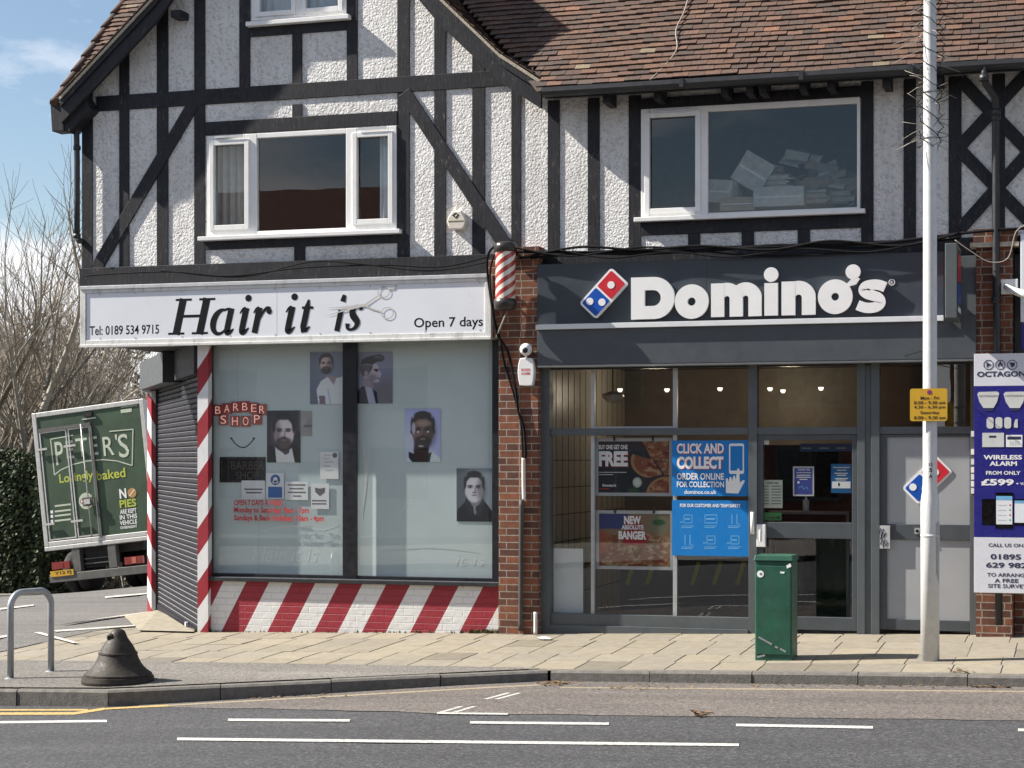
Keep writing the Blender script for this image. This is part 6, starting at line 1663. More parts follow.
for k in range(70):
    x = rh.uniform(764, 856); top = 150 + 34 * abs((x - 792) / 64) ** 1.2; y = rh.uniform(top, 203); Yh = 19.42 + rh.uniform(0, .25) + (203 - y) * .003; cpt = P(x, y, Yh)
    w_, h_ = rh.uniform(.05, .16), rh.uniform(.012, .06); an = rh.uniform(-.5, .5); ca, sa = math.cos(an), math.sin(an); pts = []
    for (u, v, q_) in ((-1, -1, 0), (1, -1, 0), (1, 1, .0), (-1, 1, .0)): pts.append((cpt.x + u * w_ * ca - v * h_ * sa + rh.uniform(-.02, .02), cpt.y + rh.uniform(-.06, .06), cpt.z + u * w_ * sa + v * h_ * ca + rh.uniform(-.01, .01)))
    m_.poly(pts, rh.choice(['heap_pale', 'heap_grey', 'card_brown', 'heap_grey', 'heap_dark'])); n_ = m_.add(pts + [(p_[0] + .01, p_[1] + .10, p_[2] + .02) for p_ in pts]); m_.face((n_ + 2, n_ + 3, n_ + 7, n_ + 6), 'card_pale'); m_.face((n_ + 1, n_ + 2, n_ + 6, n_ + 5), 'heap_dark')
basic('heap_dark', (.09, .08, .075), .9)
single(m_, 'paper_heap', 'messy heap of crumpled papers filling the right of the upstairs window', 'paper heap', recalc=False)
m_ = MB(); c = P(800, 199, 19.6); m_.box(c.x - .9, c.x + 1.0, 19.5, 19.9, l2[2] - .24, c.z + .18, 'card_brown'); single(m_, 'storage_shelf', 'brown storage shelf behind the cartons upstairs', 'shelf')
# ================================================================== things fixed to the wall
BP = thing('barber_pole', "striped red and cream barber's pole lamp with black caps on the brick pillar", 'barber pole', P(505.5, 310, 18.55))
bc = P(505.5, 276, 18.55); rB = 10 / sc(505, 18.55)
zA, zB_ = ZP(505, 299, 18.55), ZP(505, 252, 18.55)
m_ = MB(); m_.lathe([(0, -.0), (rB * .85, 0), (rB * 1.12, .02), (rB * 1.15, .07), (rB * 1.15, .115), (rB * 1.0, .12)], (bc.x, 18.55, zA - .118), 28, 'cap_brown')
m_.build('lower_cap', BP)
m_ = MB(); m_.lathe([(rB * 1.0, 0), (rB * 1.15, .005), (rB * 1.15, .06), (rB * 1.05, .09), (rB * .8, .105), (0, .11)], (bc.x, 18.55, zB_ - .002), 28, 'cap_brown'); m_.build('upper_cap', BP)
m_ = MB(); nseg = 48; hgt = zB_ - zA; bands = 14; slope_h = 0.155
rws = 60
for k in range(nseg):
    a0, a1 = 2 * math.pi * k / nseg, 2 * math.pi * (k + 1) / nseg
    prev = zA
    # stripe borders along this facet, slanted in steps of one facet
    for i in range(-12, 30):
        zlo0 = zA + i * 0.053 + (a0 / (2 * math.pi)) * 0.053 * 2 * 4; zlo1 = zA + i * 0.053 + (a1 / (2 * math.pi)) * 0.053 * 2 * 4
        q_ = [max(zA, min(zB_, v)) for v in (zlo0, zlo1, zlo1 + .053, zlo0 + .053)]
        if q_[3] - q_[0] < 1e-5 and q_[2] - q_[1] < 1e-5: continue
        P0 = (bc.x + rB * math.cos(a0), 18.55 + rB * math.sin(a0)); P1 = (bc.x + rB * math.cos(a1), 18.55 + rB * math.sin(a1))
        m_.quad((*P0, q_[0]), (*P1, q_[1]), (*P1, q_[2]), (*P0, q_[3]), 'pole_red' if i % 2 else 'pole_cream')
m_.build('striped_drum', BP, recalc=False)
m_ = MB(); m_.tube([(bc.x, 18.6, zA - .03), (bc.x, 18.8, zA - .03)], .018, 8, 'pipe_black'); m_.build('bracket', BP); m_ = MB(); m_.tube([(bc.x, 18.6, zB_ + .05), (bc.x, 18.8, zB_ + .05)], .018, 8, 'pipe_black'); m_.build('bracket', BP); m_ = MB()
m_.tube([(bc.x + .02, 18.58, zA - .1), P(496, 338, 18.72)], .009, 6, 'cable_pale'); m_.build('lead', BP)

DC = thing('dome_camera', 'white ball security camera above the alarm box on the brick pillar', 'security camera', P(526, 357, 18.74))
c = P(526, 349.5, 18.70); m_ = MB(); r = 6.3 / sc(526, 18.7)
m_.lathe([(0, -r)] + [(r * math.sin(math.pi * k / 12), -r * math.cos(math.pi * k / 12)) for k in range(1, 12)] + [(0, r)], c, 20, 'plastic_white'); m_.tube([(c.x, c.y, c.z - r), (c.x, c.y + .01, c.z - r - .03)], .012, 8, 'plastic_white'); m_.tube([c, (c.x, 18.79, c.z)], .02, 8, 'plastic_white'); m_.build('body', DC)
m_ = MB(); m_.lathe([(.03, .0), (.03, -.008), (.018, -.012), (0, -.012)], (c.x + .01, c.y - r * .93, c.z - .012), 16, 'lens_black', 'Y'); m_.build('lens', DC)
AB = thing('alarm_box', 'white barrel-shaped alarm box with two red lines of lettering on the brick pillar', 'alarm box', P(526, 386, 18.78))
m_ = MB(); q = lambda x, y: (P(x, y, 18.72).x, P(x, y, 18.72).z)
m_.prism([q(519.8, 385.5), q(518.2, 378), q(517.8, 371), q(518.4, 364), q(520.2, 358.3), q(526, 357.6), q(532, 358.3), q(533.8, 364), q(534.3, 371), q(533.7, 379), q(532.4, 385.5), q(526, 386)], 18.71, 18.79, 'plastic_white'); m_.build('housing', AB, bevel=.008)
m_ = MB(); m_.text('BONDS', XP(521.4, 18.71), XP(530.2, 18.71), ZP(526, 371.2, 18.71), ZP(526, 368.4, 18.71), 18.7085, 'logo_red', .02); m_.text('ALARMS', XP(521.2, 18.71), XP(530.2, 18.71), ZP(526, 374.8, 18.71), ZP(526, 372.2, 18.71), 18.7085, 'logo_red', .02); m_.build('lettering', AB, recalc=False)
HB = thing('alarm_box', 'cream hexagonal alarm box with a dark diamond mark on the pebbledash gable', 'alarm box', P(457, 230, 18.95))
m_ = MB(); q = lambda x, y: (P(x, y, 18.86).x, P(x, y, 18.86).z)
m_.prism([q(446.8, 221.5), q(448, 217), q(452, 211), q(461, 210.5), q(464.5, 217), q(466, 221.5), q(464, 227), q(461.5, 229.3), q(450.5, 229.3), q(448, 226.5)], 18.86, 18.95, 'pole_cream'); m_.build('housing', HB, bevel=.012)
m_ = MB(); m_.prism([q(452, 215.3), q(455.8, 212.6), q(459.2, 214.8), q(456.2, 218.8)], 18.8575, 18.859, 'letter_black'); m_.prism([q(454.6, 215.7), q(456.6, 214.2), q(457.4, 215.3), q(455.6, 217.0)], 18.8565, 18.857, 'pole_cream')
a, b, c_, d_ = R(448.3, 463.8, 220.3, 221.9, 18.858); m_.box(a, b, 18.8575, 18.859, c_ + .004, d_ - .004, 'moss'); m_.build('diamond_mark', HB)
CC = thing('bullet_camera', 'white bullet security camera on a square bracket by the right brick pillar', 'security camera', P(1008, 300, 18.74))
m_ = MB(); a, b, c_, d_ = R(1001, 1018, 279, 294, 18.70); m_.box(a, b, 18.70, 18.76, c_, d_, 'plastic_white'); m_.build('junction_box', CC, bevel=.006)
m_ = MB(); m_.tube([P(1006, 287, 18.69), P(1014, 291, 18.55), P(1030, 296, 18.4)], [.03, .035, .045], 12, 'plastic_white'); m_.build('barrel', CC)

# vertical advertising board on the right pillar
OB = thing('advertising_board', 'tall blue and white alarm advertising board headed OCTAGON on the right pillar', 'board', P(1005, 592, 18.62))
yo = 18.62
def qo(x, y): p = P(x, y, yo); return p.x, p.z
bx0_, bx1_ = XP(974, yo), XP(974, yo) + .66
def zo(y): return ZP(1000, y, yo)
m_ = MB(); m_.box(bx0_, bx1_, yo, yo + .03, zo(593), zo(497 + 40.5), 'board_white'); m_.box(bx0_, bx1_, yo, yo + .03, zo(537.4), zo(386), 'board_blue'); m_.box(bx0_, bx1_, yo, yo + .03, zo(385.9), zo(353.5), 'board_white'); m_.build('panel', OB, bevel=.002)
m_ = MB(); yt_ = yo - .0015; NV = 'letter_navy'; W_ = 'letter_white'
def tx(t, x0, x1, y0, y1, mat, bold=.02): m_.text(t, XP(x0, yt_), XP(x1, yt_), zo(y1), zo(y0), yt_, mat, bold)
tx('OCTAGON', 977, 1025.5, 371.3, 376.8, NV, .035); tx('WIRELESS', 983.5, 1022, 455, 459.6, W_, .035); tx('ALARM', 989.5, 1017, 461.2, 465.8, W_, .035); tx('FROM ONLY', 986, 1020.5, 471, 474.8, W_, .025); tx('£599', 981, 1013.8, 479, 485.6, W_, .04); tx('+ VAT', 1016, 1030, 482.3, 484.8, W_, .025)
tx('CALL US ON', 988.5, 1023, 543.4, 547, NV, .02); tx('01895', 990.5, 1021, 554, 559.6, NV, .03); tx('629 982', 986, 1027, 562.4, 568, NV, .03); tx('TO ARRANGE', 987, 1028, 573, 576.8, NV, .02); tx('A FREE', 994.5, 1018.5, 578.6, 582.6, NV, .025); tx('SITE SURVEY', 988, 1027.5, 584, 588, NV, .02)
m_.build('lettering', OB, recalc=False)
m_ = MB()
def octr(x, y, r, mat=NV, w=.15): 
    c = qo(x, y); r = r / sc(1000, yo); o = [(c[0] + r * math.cos(math.radians(22.5 + 45 * k)), c[1] + r * math.sin(math.radians(22.5 + 45 * k))) for k in range(8)]; i = [(c[0] + (p[0] - c[0]) * (1 - w), c[1] + (p[1] - c[1]) * (1 - w)) for p in o]
    m_.ring(o, i, yo - .002, yo - .0005, mat)
for x in (988.5, 1000.3, 1012.3): octr(x, 364.8, 5.2)
m_.prism([qo(986.5, 362), qo(991.5, 364.8), qo(986.5, 367.6)], yo - .002, yo - .0005, NV); m_.prism([qo(998, 367.5), qo(997.6, 364.5), qo(1000.3, 360.8), qo(1003, 365), qo(1002.4, 367.6), qo(1000.4, 364.8)], yo - .002, yo - .0005, NV); m_.prism([qo(1009.5, 362.5), qo(1015, 362.5), qo(1014.6, 366), qo(1011.5, 367.6)], yo - .002, yo - .0005, NV)
for dx in (0, 26.3):
    m_.prism([qo(977.3 + dx, 394), qo(979 + dx, 392), qo(997 + dx, 391.5), qo(999.2 + dx, 393), qo(997 + dx, 402), qo(993.5 + dx, 408), qo(983.5 + dx, 408), qo(979.5 + dx, 402)], yo - .004, yo - .0005, 'paper_grey'); octr(988.4 + dx, 403.6, 3.2)
    m_.box(qo(984.5 + dx, 410)[0], qo(993 + dx, 410)[0], yo - .003, yo - .0005, zo(410.8), zo(409), 'letter_navy')
    m_.text('OCTAGON', XP(979 + dx, yo), XP(997.5 + dx, yo), zo(397), zo(395), yo - .0048, 'print_grey', .02)
for x in (986.6, 995.4, 1004.2): m_.prism(rrect(XP(x, yo), XP(x + 7, yo), zo(428.5), zo(417.2), .025), yo - .004, yo - .0005, 'paper_grey'); 
m_.prism([qo(1014, 427.5), qo(1014, 424), qo(1015.3, 419.5), qo(1017.6, 419), qo(1017.8, 427.8)], yo - .004, yo - .0005, 'paper_grey')
m_.box(qo(982.3, 0)[0], qo(1004, 0)[0], yo - .005, yo - .0005, zo(447), zo(432.8), 'paper_grey'); m_.box(qo(989, 0)[0], qo(996, 0)[0], yo - .006, yo - .0055, zo(437.6), zo(435.6), 'letter_navy'); m_.box(qo(1006, 0)[0], qo(1022.4, 0)[0], yo - .005, yo - .0005, zo(447), zo(435), 'letter_white'); m_.box(qo(1007.3, 0)[0], qo(1021, 0)[0], yo - .006, yo - .0055, zo(439.6), zo(436.6), 'letter_navy')
for i in range(4):
    for j in range(3): m_.box(XP(1009.5 + 2.6 * i, yo), XP(1011.2 + 2.6 * i, yo), yo - .006, yo - .0055, zo(442 + 1.6 * j), zo(441 + 1.6 * j), 'paper_grey')
m_.box(qo(982, 0)[0], qo(997, 0)[0], yo - .003, yo - .0005, zo(525), zo(499), 'lens_black'); m_.box(qo(995.5, 0)[0], qo(1013, 0)[0], yo - .004, yo - .0005, zo(528.5), zo(492.5), 'lens_black'); m_.box(qo(996.2, 0)[0], qo(1012.3, 0)[0], yo - .005, yo - .0042, zo(524.3), zo(496), 'sign_white'); m_.box(qo(996.2, 0)[0], qo(1012.3, 0)[0], yo - .006, yo - .0052, zo(500), zo(496), 'poster_pale_blue')
m_.box(qo(1014, 0)[0], qo(1030, 0)[0], yo - .004, yo - .0005, zo(525), zo(499), 'lens_black'); m_.box(qo(1014.6, 0)[0], qo(1029, 0)[0], yo - .005, yo - .0042, zo(522.5), zo(500.5), 'sign_white'); m_.box(qo(1014.6, 0)[0], qo(1029, 0)[0], yo - .006, yo - .0052, zo(503), zo(500.5), 'poster_pale_blue')
for y, mt in ((505, 'logo_red'), (510, 'rating_green'), (515, 'logo_red'), (520, 'rating_green')):
    c = qo(1010, y); m_.disc(c, .008, yo - .006, yo - .0053, mt, 8); m_.box(qo(998, 0)[0], qo(1006, 0)[0], yo - .006, yo - .0053, zo(y + .4), zo(y - .4), 'paper_grey')
m_.build('printed_devices', OB, recalc=False)
NS = thing('shop_sign', 'edge of a pale fascia sign cut off at the right of the picture', 'sign', (XP(1021, 18.7), 18.7, ZP(1020, 322, 18.7)))
m_ = MB(); m_.box(XP(1020.5, 18.7), XE - .3, 18.70, 18.93, ZP(1020, 322, 18.7), ZP(1020, 234, 18.7), 'sign_white'); m_.build('sign_case', NS, bevel=.005)
m_ = MB(); m_.box(XP(1021.5, 18.7), XE - .35, 18.695, 18.699, ZP(1020, 350, 18.7), ZP(1020, 324, 18.7), 'board_blue'); m_.build('lower_strip', NS)

# cables and pipes
def cable(name, label, pts, r=.012, mat='cable_black', seg=7, grp=None):
    P_ = [P(x, y, Y) for x, y, Y in pts]
    out = []
    n = len(P_)
    for i in range(n - 1):                     # Catmull-Rom through the points
        p0, p1, p2, p3 = P_[max(0, i - 1)], P_[i], P_[i + 1], P_[min(n - 1, i + 2)]
        for k in range(6):
            t = k / 6; out.append(.5 * (2 * p1 + (p2 - p0) * t + (2 * p0 - 5 * p1 + 4 * p2 - p3) * t * t + (3 * p1 - p0 - 3 * p2 + p3) * t ** 3))
    out.append(P_[-1]); m_ = MB(); m_.tube(out, r, seg, mat)
    return single(m_, name, label, 'cable' if 'cable' in name or 'wire' in name else 'pipe', grp, recalc=False)
GC = 'cables along the top of the shop signs'
cable('electric_cable', 'thick black cable sagging along the top of the pizza sign', [(500, 252, 18.7), (560, 252, 18.72), (640, 254, 18.72), (720, 249, 18.72), (800, 246, 18.72), (880, 243, 18.72), (975, 232, 18.68), (1030, 228, 18.7)], .015, grp=GC)
cable('electric_cable', 'wavy black cable looping below the thick one over the pizza sign', [(520, 258, 18.72), (580, 247, 18.7), (640, 250, 18.7), (700, 246, 18.7), (770, 250, 18.7), (830, 241, 18.7), (900, 246, 18.7), (960, 233, 18.66)], .014, grp=GC)
cable('electric_cable', 'thin black cable crossing the bundle at the left end of the pizza sign', [(512, 247, 18.7), (570, 256, 18.7), (650, 247, 18.7), (760, 256, 18.72), (860, 252, 18.7)], .010, grp=GC)
cable('electric_cable', 'thick black cable lying on the ledge behind the top of the pizza sign', [(530, 258, 18.74), (610, 252, 18.72), (690, 252, 18.73), (780, 245, 18.72), (870, 248, 18.73), (960, 238, 18.72)], .014, grp=GC)
cable('electric_cable', 'slack black cable hanging lowest over the top edge of the pizza sign', [(560, 250, 18.7), (610, 258, 18.69), (670, 252, 18.7), (730, 257, 18.69), (800, 249, 18.7), (870, 252, 18.69), (930, 240, 18.7)], .009, grp=GC)
cable('electric_cable', 'thin black cable drooping along the beam over the white barber sign', [(84, 276, 18.84), (130, 273, 18.83), (175, 272, 18.8), (230, 276, 18.82), (300, 268, 18.8), (380, 265, 18.82), (440, 267, 18.82), (488, 257, 18.8)], .009, grp=GC)
cable('electric_cable', 'second thin cable crossing the beam over the white barber sign', [(160, 270, 18.8), (240, 277, 18.83), (310, 262, 18.83), (360, 264, 18.8), (430, 271, 18.83), (488, 262, 18.78)], .008, grp=GC)
cable('electric_cable', 'black cable loop hanging beside the barber pole down to the pillar', [(512, 246, 18.6), (494, 247, 18.6), (487, 262, 18.66), (491, 300, 18.68), (497, 333, 18.7), (508, 352, 18.75), (515, 385, 18.77), (518, 410, 18.77), (524, 430, 18.77), (525.5, 458, 18.77)], .014)
cable('electric_cable', 'second black cable close beside the loop on the pillar', [(494, 255, 18.62), (490, 275, 18.66), (493, 312, 18.68), (500, 338, 18.72), (505, 365, 18.77), (514, 395, 18.775), (521, 425, 18.775), (523, 460, 18.775)], .011)
cable('conduit_pipe', 'short white conduit pipe on the brick pillar between black cables', [(523.5, 458, 18.765), (523.5, 480, 18.765), (524, 500, 18.765)], .021, 'conduit_white', 10)
cable('waste_pipe', 'dark vertical pipe on the lower half of the middle brick pillar', [(521.5, 500, 18.76), (521, 560, 18.76), (520.5, 631, 18.76)], .026, 'truck_under', 10)
cable('conduit_pipe', 'short pale pipe stub at the foot of the middle brick pillar', [(535.5, 612, 18.72), (535.5, 634, 18.70)], .021, 'conduit_white', 10)
cable('roof_cable', 'pale cable snaking down the tiles above the pizza sign emblem', [(690, -8, 19.6), (684, 12, 19.33), (676, 30, 19.08), (677, 48, 18.87), (668, 62, 18.72), (650, 80, 18.5)], .007, 'cable_pale')
cable('roof_cable', 'pale cable on the tiles just left of the lamp post', [(888, -8, 19.6), (892, 15, 19.4), (894, 35, 19.1), (888, 52, 18.78), (881, 62, 18.6)], .007, 'cable_pale')
cable('electric_cable', 'pale wire looping from the pillar top to the downpipe at right', [(955, 240, 18.6), (972, 252, 18.6), (990, 262, 18.6), (1008, 258, 18.6), (1016, 232, 18.6), (1028, 224, 18.6)], .005, 'cable_pale')
cable('electric_cable', 'thin black wire from the canopy to the lamp post over the side door', [(905, 356, 18.73), (915, 353, 18.0), (932, 348.5, 16.9)], .005)

# ================================================================== street furniture
pb = G(930, 660.5)
LP = thing('street_lamp', 'tall pale grey painted lamp post standing on the pavement before the side door', 'lamp post', pb)
s_p = sc(930, pb.y)
zk = lambda y: EYE + (HOR - y) / s_p
m_ = MB()
m_.lathe([(.083, -.05), (.083, zk(505) - pb.z), (.080, zk(500) - pb.z), (.066, zk(489) - pb.z), (.0635, zk(480) - pb.z), (.060, 4.2), (.055, 6.2), (.05, 8.2)], pb, 24, 'pole_paint'); m_.build('post', LP)
m_ = MB(); m_.lathe([(.0845, 0), (.0855, .012), (.0845, .024)], (pb.x, pb.y, zk(537)), 24, 'pole_paint')
m_.build('band', LP); m_ = MB(); m_.lathe([(.064, 0), (.066, .01), (.064, .02)], (pb.x, pb.y, zk(139)), 20, 'galvanised'); m_.build('band', LP); m_ = MB(); m_.lathe([(.064, 0), (.066, .01), (.064, .02)], (pb.x, pb.y, zk(93)), 20, 'galvanised'); m_.build('band', LP)
m_ = MB()
x0, x1 = .02, .075
n = m_.add([(pb.x + .062, pb.y - .060, zk(573)), (pb.x + .082, pb.y - .028, zk(584)), (pb.x + .082, pb.y - .028, zk(520)), (pb.x + .062, pb.y - .060, zk(523))]); m_.face((n, n + 1, n + 2, n + 3), 'galvanised'); m_.build('access_door', LP, recalc=False)
m_ = MB(); m_.tube([(pb.x, pb.y, pb.z + 8.15), (pb.x, pb.y - .4, pb.z + 8.45), (pb.x, pb.y - 1.3, pb.z + 8.6)], .035, 10, 'pole_paint'); m_.build('arm', LP)
m_ = MB(); m_.lathe([(0, .09), (.08, .08), (.14, .03), (.14, 0), (.1, -.03), (0, -.04)], (pb.x, pb.y - 1.5, pb.z + 8.58), 20, 'galvanised'); m_.build('lantern', LP)
m_ = MB(); m_.text('A', pb.x - .004, pb.x + .026, zk(478), zk(474), pb.y - .0655, LB, .02); m_.text('5', pb.x - .004, pb.x + .026, zk(472), zk(468), pb.y - .0655, LB, .02)
m_.text('12', pb.x - .004, pb.x + .03, zk(466), zk(463), pb.y - .0655, LB, .02); m_.build('number_sticker', LP, recalc=False)
SGN = thing('parking_plate', 'yellow no waiting time plate strapped to the lamp post', 'sign', (pb.x, pb.y - .08, zk(421)))
yp_ = pb.y - .085
a, b, c_, d_ = R(910, 947.3, 388.5, 421, yp_); m_ = MB(); m_.prism(rrect(a, b, c_, d_, .02), yp_, yp_ + .006, 'plate_yellow'); m_.build('plate', SGN)
basic('plate_ink', (0.03, 0.015, 0.01), .5)
m_ = MB()
for t, x0, x1, y0, y1 in (('Mon - Fri', 920.5, 939, 396.3, 399.6), ('8.00 - 9.30 am', 914, 945.3, 401, 404.3), ('4.30 - 6.30 pm', 914, 945.3, 405.5, 409.3), ('Saturday', 920.3, 939.5, 411, 414.8), ('8.00 - 9.30 am', 914, 945.6, 416, 419.3)):
    m_.text(t, XP(x0, yp_), XP(x1, yp_), ZP(930, y1, yp_), ZP(930, y0, yp_), yp_ - .0015, 'plate_ink', .02)
c = P(929.3, 392.2, yp_); m_.disc((c.x, c.z), .021, yp_ - .0015, yp_ - .0003, 'logo_red', 16); m_.disc((c.x, c.z), .015, yp_ - .0027, yp_ - .0016, 'logo_blue', 16); m_.beam((c.x - .012, c.z + .012), (c.x + .012, c.z - .012), .006, yp_ - .0038, yp_ - .0028, 'logo_red'); m_.build('lettering', SGN, recalc=False)
m_ = MB()
for z in (c_ + .06, d_ - .06): m_.lathe([(.066, 0), (.068, .005), (.068, .018), (.066, .022)], (pb.x, pb.y, z), 20, 'galvanised')
m_.build('clamp', SGN)
# dead string of lights wound round the post
m_ = MB(); r2 = random.Random(5)
for k in range(3):
    pts = []
    for i in range(60):
        t = i / 59; y = -30 + 178 * t; a = t * 24 + k * 2.1; rr_ = .07 + .07 * abs(math.sin(t * 9 + k)) * r2.random() + .02 * r2.random()
        pts.append((pb.x + rr_ * math.cos(a), pb.y + rr_ * math.sin(a), zk(y)))
    m_.tube(pts, .004, 4, 'cable_black')
for i in range(110):
    y = r2.uniform(-25, 150); a = r2.uniform(0, 6.3); L = r2.uniform(.06, .26) * (1.0 if r2.random() < .7 else 1.4); p = Vector((pb.x + .07 * math.cos(a), pb.y + .07 * math.sin(a), zk(y))); d = Vector((math.cos(a), .5 * math.sin(a), r2.uniform(-.5, .4)))
    m_.tube([p, p + d * L * .5 + Vector((0, 0, r2.uniform(-.02, .02))), p + d * L], [.003, .0027, .002], 4, 'cable_pale' if r2.random() < .5 else 'cable_black')
single(m_, 'string_lights', 'dead tangled string of lights wound round the top of the lamp post', 'string lights', recalc=False)

# green street cabinet
cb0, cb1 = G(754.5, 660.5), G(792.5, 660.5); cy = cb0.y
s_c = sc(775, cy); zc0 = cb0.z - .03; zct = EYE + (HOR - 561) / s_c
GCB = thing('street_cabinet', 'dark green telephone cabinet with small stickers at the kerb', 'cabinet', ((cb0.x + cb1.x) / 2, cy + .15, cb0.z))
dp = .34
m_ = MB(); m_.box(cb0.x + .004, cb1.x - .002, cy + .004, cy + dp, zc0, zct, 'cabinet_green'); m_.build('body', GCB, bevel=.008)
m_ = MB(); m_.box(cb0.x + .012, cb1.x - .012, cy - .006, cy + .003, zc0 + .09, zct - .045, 'cabinet_green'); m_.build('door', GCB, bevel=.004)
m_ = MB(); X0, X1 = cb0.x - .008, cb1.x + .012; n = m_.add([(X0, cy - .012, zct), (X1, cy - .012, zct), (X1, cy + dp + .012, zct), (X0, cy + dp + .012, zct), (X0 + .012, cy + .0, zct + .05), (X1 - .012, cy + .0, zct + .05), (X1 - .012, cy + dp, zct + .05), (X0 + .012, cy + dp, zct + .05)])
for f in ((0, 1, 5, 4), (1, 2, 6, 5), (2, 3, 7, 6), (3, 0, 4, 7), (4, 5, 6, 7), (3, 2, 1, 0)): m_.face([n + i for i in f], 'cabinet_green')
m_.build('lid', GCB, bevel=.006)
m_ = MB(); q = lambda x, y: (P(x, y, cy - .006).x, P(x, y, cy - .006).z)
m_.disc(q(760.4, 574), .032, cy - .0085, cy - .0065, 'paper_white', 18); m_.disc(q(761, 574), .012, cy - .0095, cy - .0086, 'print_grey', 10); m_.prism([q(786.3, 565.6), q(790.4, 563.2), q(791.5, 566.5), q(787, 568.6)], cy - .0085, cy - .0065, 'paper_white'); m_.prism([q(780, 571.5), q(784.8, 571.8), q(784, 573.6), q(780.6, 573.4)], cy - .0085, cy - .0065, 'paper_white')
m_.build('sticker', GCB)
m_ = MB()
for (xa, ya), (xb, yb) in (((758.5, 637), (772, 644.5)), ((775, 646.5), (778, 648)), ((780, 648.5), (786, 652)), ((757, 657), (765, 655.2))): m_.beam(q(xa, ya), q(xb, yb), .016, cy - .008, cy - .0065, 'galvanised')
m_.build('scrape', GCB)

# cycle stand
ga, gb = G(10.5, 679.5), G(51, 672.5)
CS = thing('cycle_stand', 'plain galvanised hoop cycle stand on the pavement at left', 'cycle stand', (ga + gb) / 2)
hz_ = EYE + (HOR - 591.5) / sc(30, (ga.y + gb.y) / 2); m_ = MB()
d = (gb - ga); d.z = 0; L = d.length; d.normalize(); R_ = .14
pts = [ga + Vector((0, 0, -.05)), Vector((ga.x, ga.y, hz_ - R_))] + [Vector((ga.x, ga.y, hz_ - R_)) + d * (R_ - R_ * math.cos(math.radians(a))) + Vector((0, 0, R_ * math.sin(math.radians(a)))) for a in range(10, 91, 10)]
e = Vector((gb.x, gb.y, hz_ - R_)); pts += [e - d * (R_ - R_ * math.cos(math.radians(a))) + Vector((0, 0, R_ * math.sin(math.radians(a)))) for a in range(90, 9, -10)] + [e, gb + Vector((0, 0, -.05))]
m_.tube(pts, .031, 14, 'galvanised'); m_.build('hoop', CS)
m_ = MB()
for g_ in (ga, gb): m_.lathe([(.075, -.01), (.075, .006), (.04, .014), (.034, .02)], g_, 18, 'galvanised')
m_.build('base_collar', CS)

# iron bell-shaped bollard
gbp = G(118, 683); s_b = sc(118, gbp.y); u_ = 1 / s_b
BO = thing('bell_bollard', 'squat dark cast iron bell bollard at the kerb corner', 'bollard', gbp)
m_ = MB(); prof = [(36, -3), (36, 4), (36, 4), (35.2, 9), (35.2, 9), (33.5, 9.4), (33.5, 9.4), (33.5, 12.2), (33.5, 12.2), (32.6, 13), (32.6, 13), (29, 16.5), (25.5, 20.5), (22.6, 25.5), (20.4, 31.5), (18.9, 36.5), (18.9, 36.5), (19.6, 36.8), (19.6, 36.8), (19.4, 38.4), (19.4, 38.4), (18.2, 38.8), (18.2, 38.8), (16.6, 43), (14.4, 48), (11.5, 53), (9.4, 57), (8.2, 61), (7.0, 64.5), (5, 66.8), (2.5, 68), (0, 68.3)]
m_.lathe([(r * u_, z * u_ * .80) for r, z in prof], gbp, 36, 'bollard_iron'); m_.build('bell', BO)
m_ = MB(); zt = 58 * u_ * .80
m_.lathe([(.012, -.09), (.03, -.088), (.036, -.07), (.026, -.06)], (gbp.x - 4 * u_, gbp.y + .0, gbp.z + zt), 14, 'bollard_iron', 'Y')
m_.build('lug', BO)
m_ = MB(); c = gbp + Vector((-4 * u_, -.089, zt)); m_.lathe([(.018, -.003), (.018, .0)], (c.x, c.y, c.z), 14, 'lens_black', 'Y'); m_.build('lug_hole', BO)

# litter
def rubbish(px, py, f, w, h, mat, name, label, cat='litter', dz=.01):
    c = G(px, py, f); m_ = MB(); k = 7; pts = [(c.x + w * math.cos(2 * math.pi * i / k) * rnd.uniform(.6, 1.1), c.y + h * math.sin(2 * math.pi * i / k) * rnd.uniform(.6, 1.1), c.z + dz + rnd.uniform(0, .02)) for i in range(k)]
    n = m_.add(pts + [(c.x, c.y, c.z + dz + .03)])
    for i in range(k): m_.face((n + i, n + (i + 1) % k, n + k), mat)
    return single(m_, name, label, cat, 'litter in the gutter', recalc=False)
rubbish(971, 686, zroad, .07, .05, 'paper_white', 'crumpled_paper', 'white crumpled paper in the gutter at right')
rubbish(1001, 685.5, zroad, .03, .03, 'paper_grey', 'crumpled_paper', 'tiny pale scrap in the gutter right of the crumpled paper')
rubbish(545, 640, zp, .1, .06, 'paper_white', 'crumpled_paper', 'flat pale scrap on the slabs before the middle pillar', dz=.008)
m_ = MB(); r3 = random.Random(9)
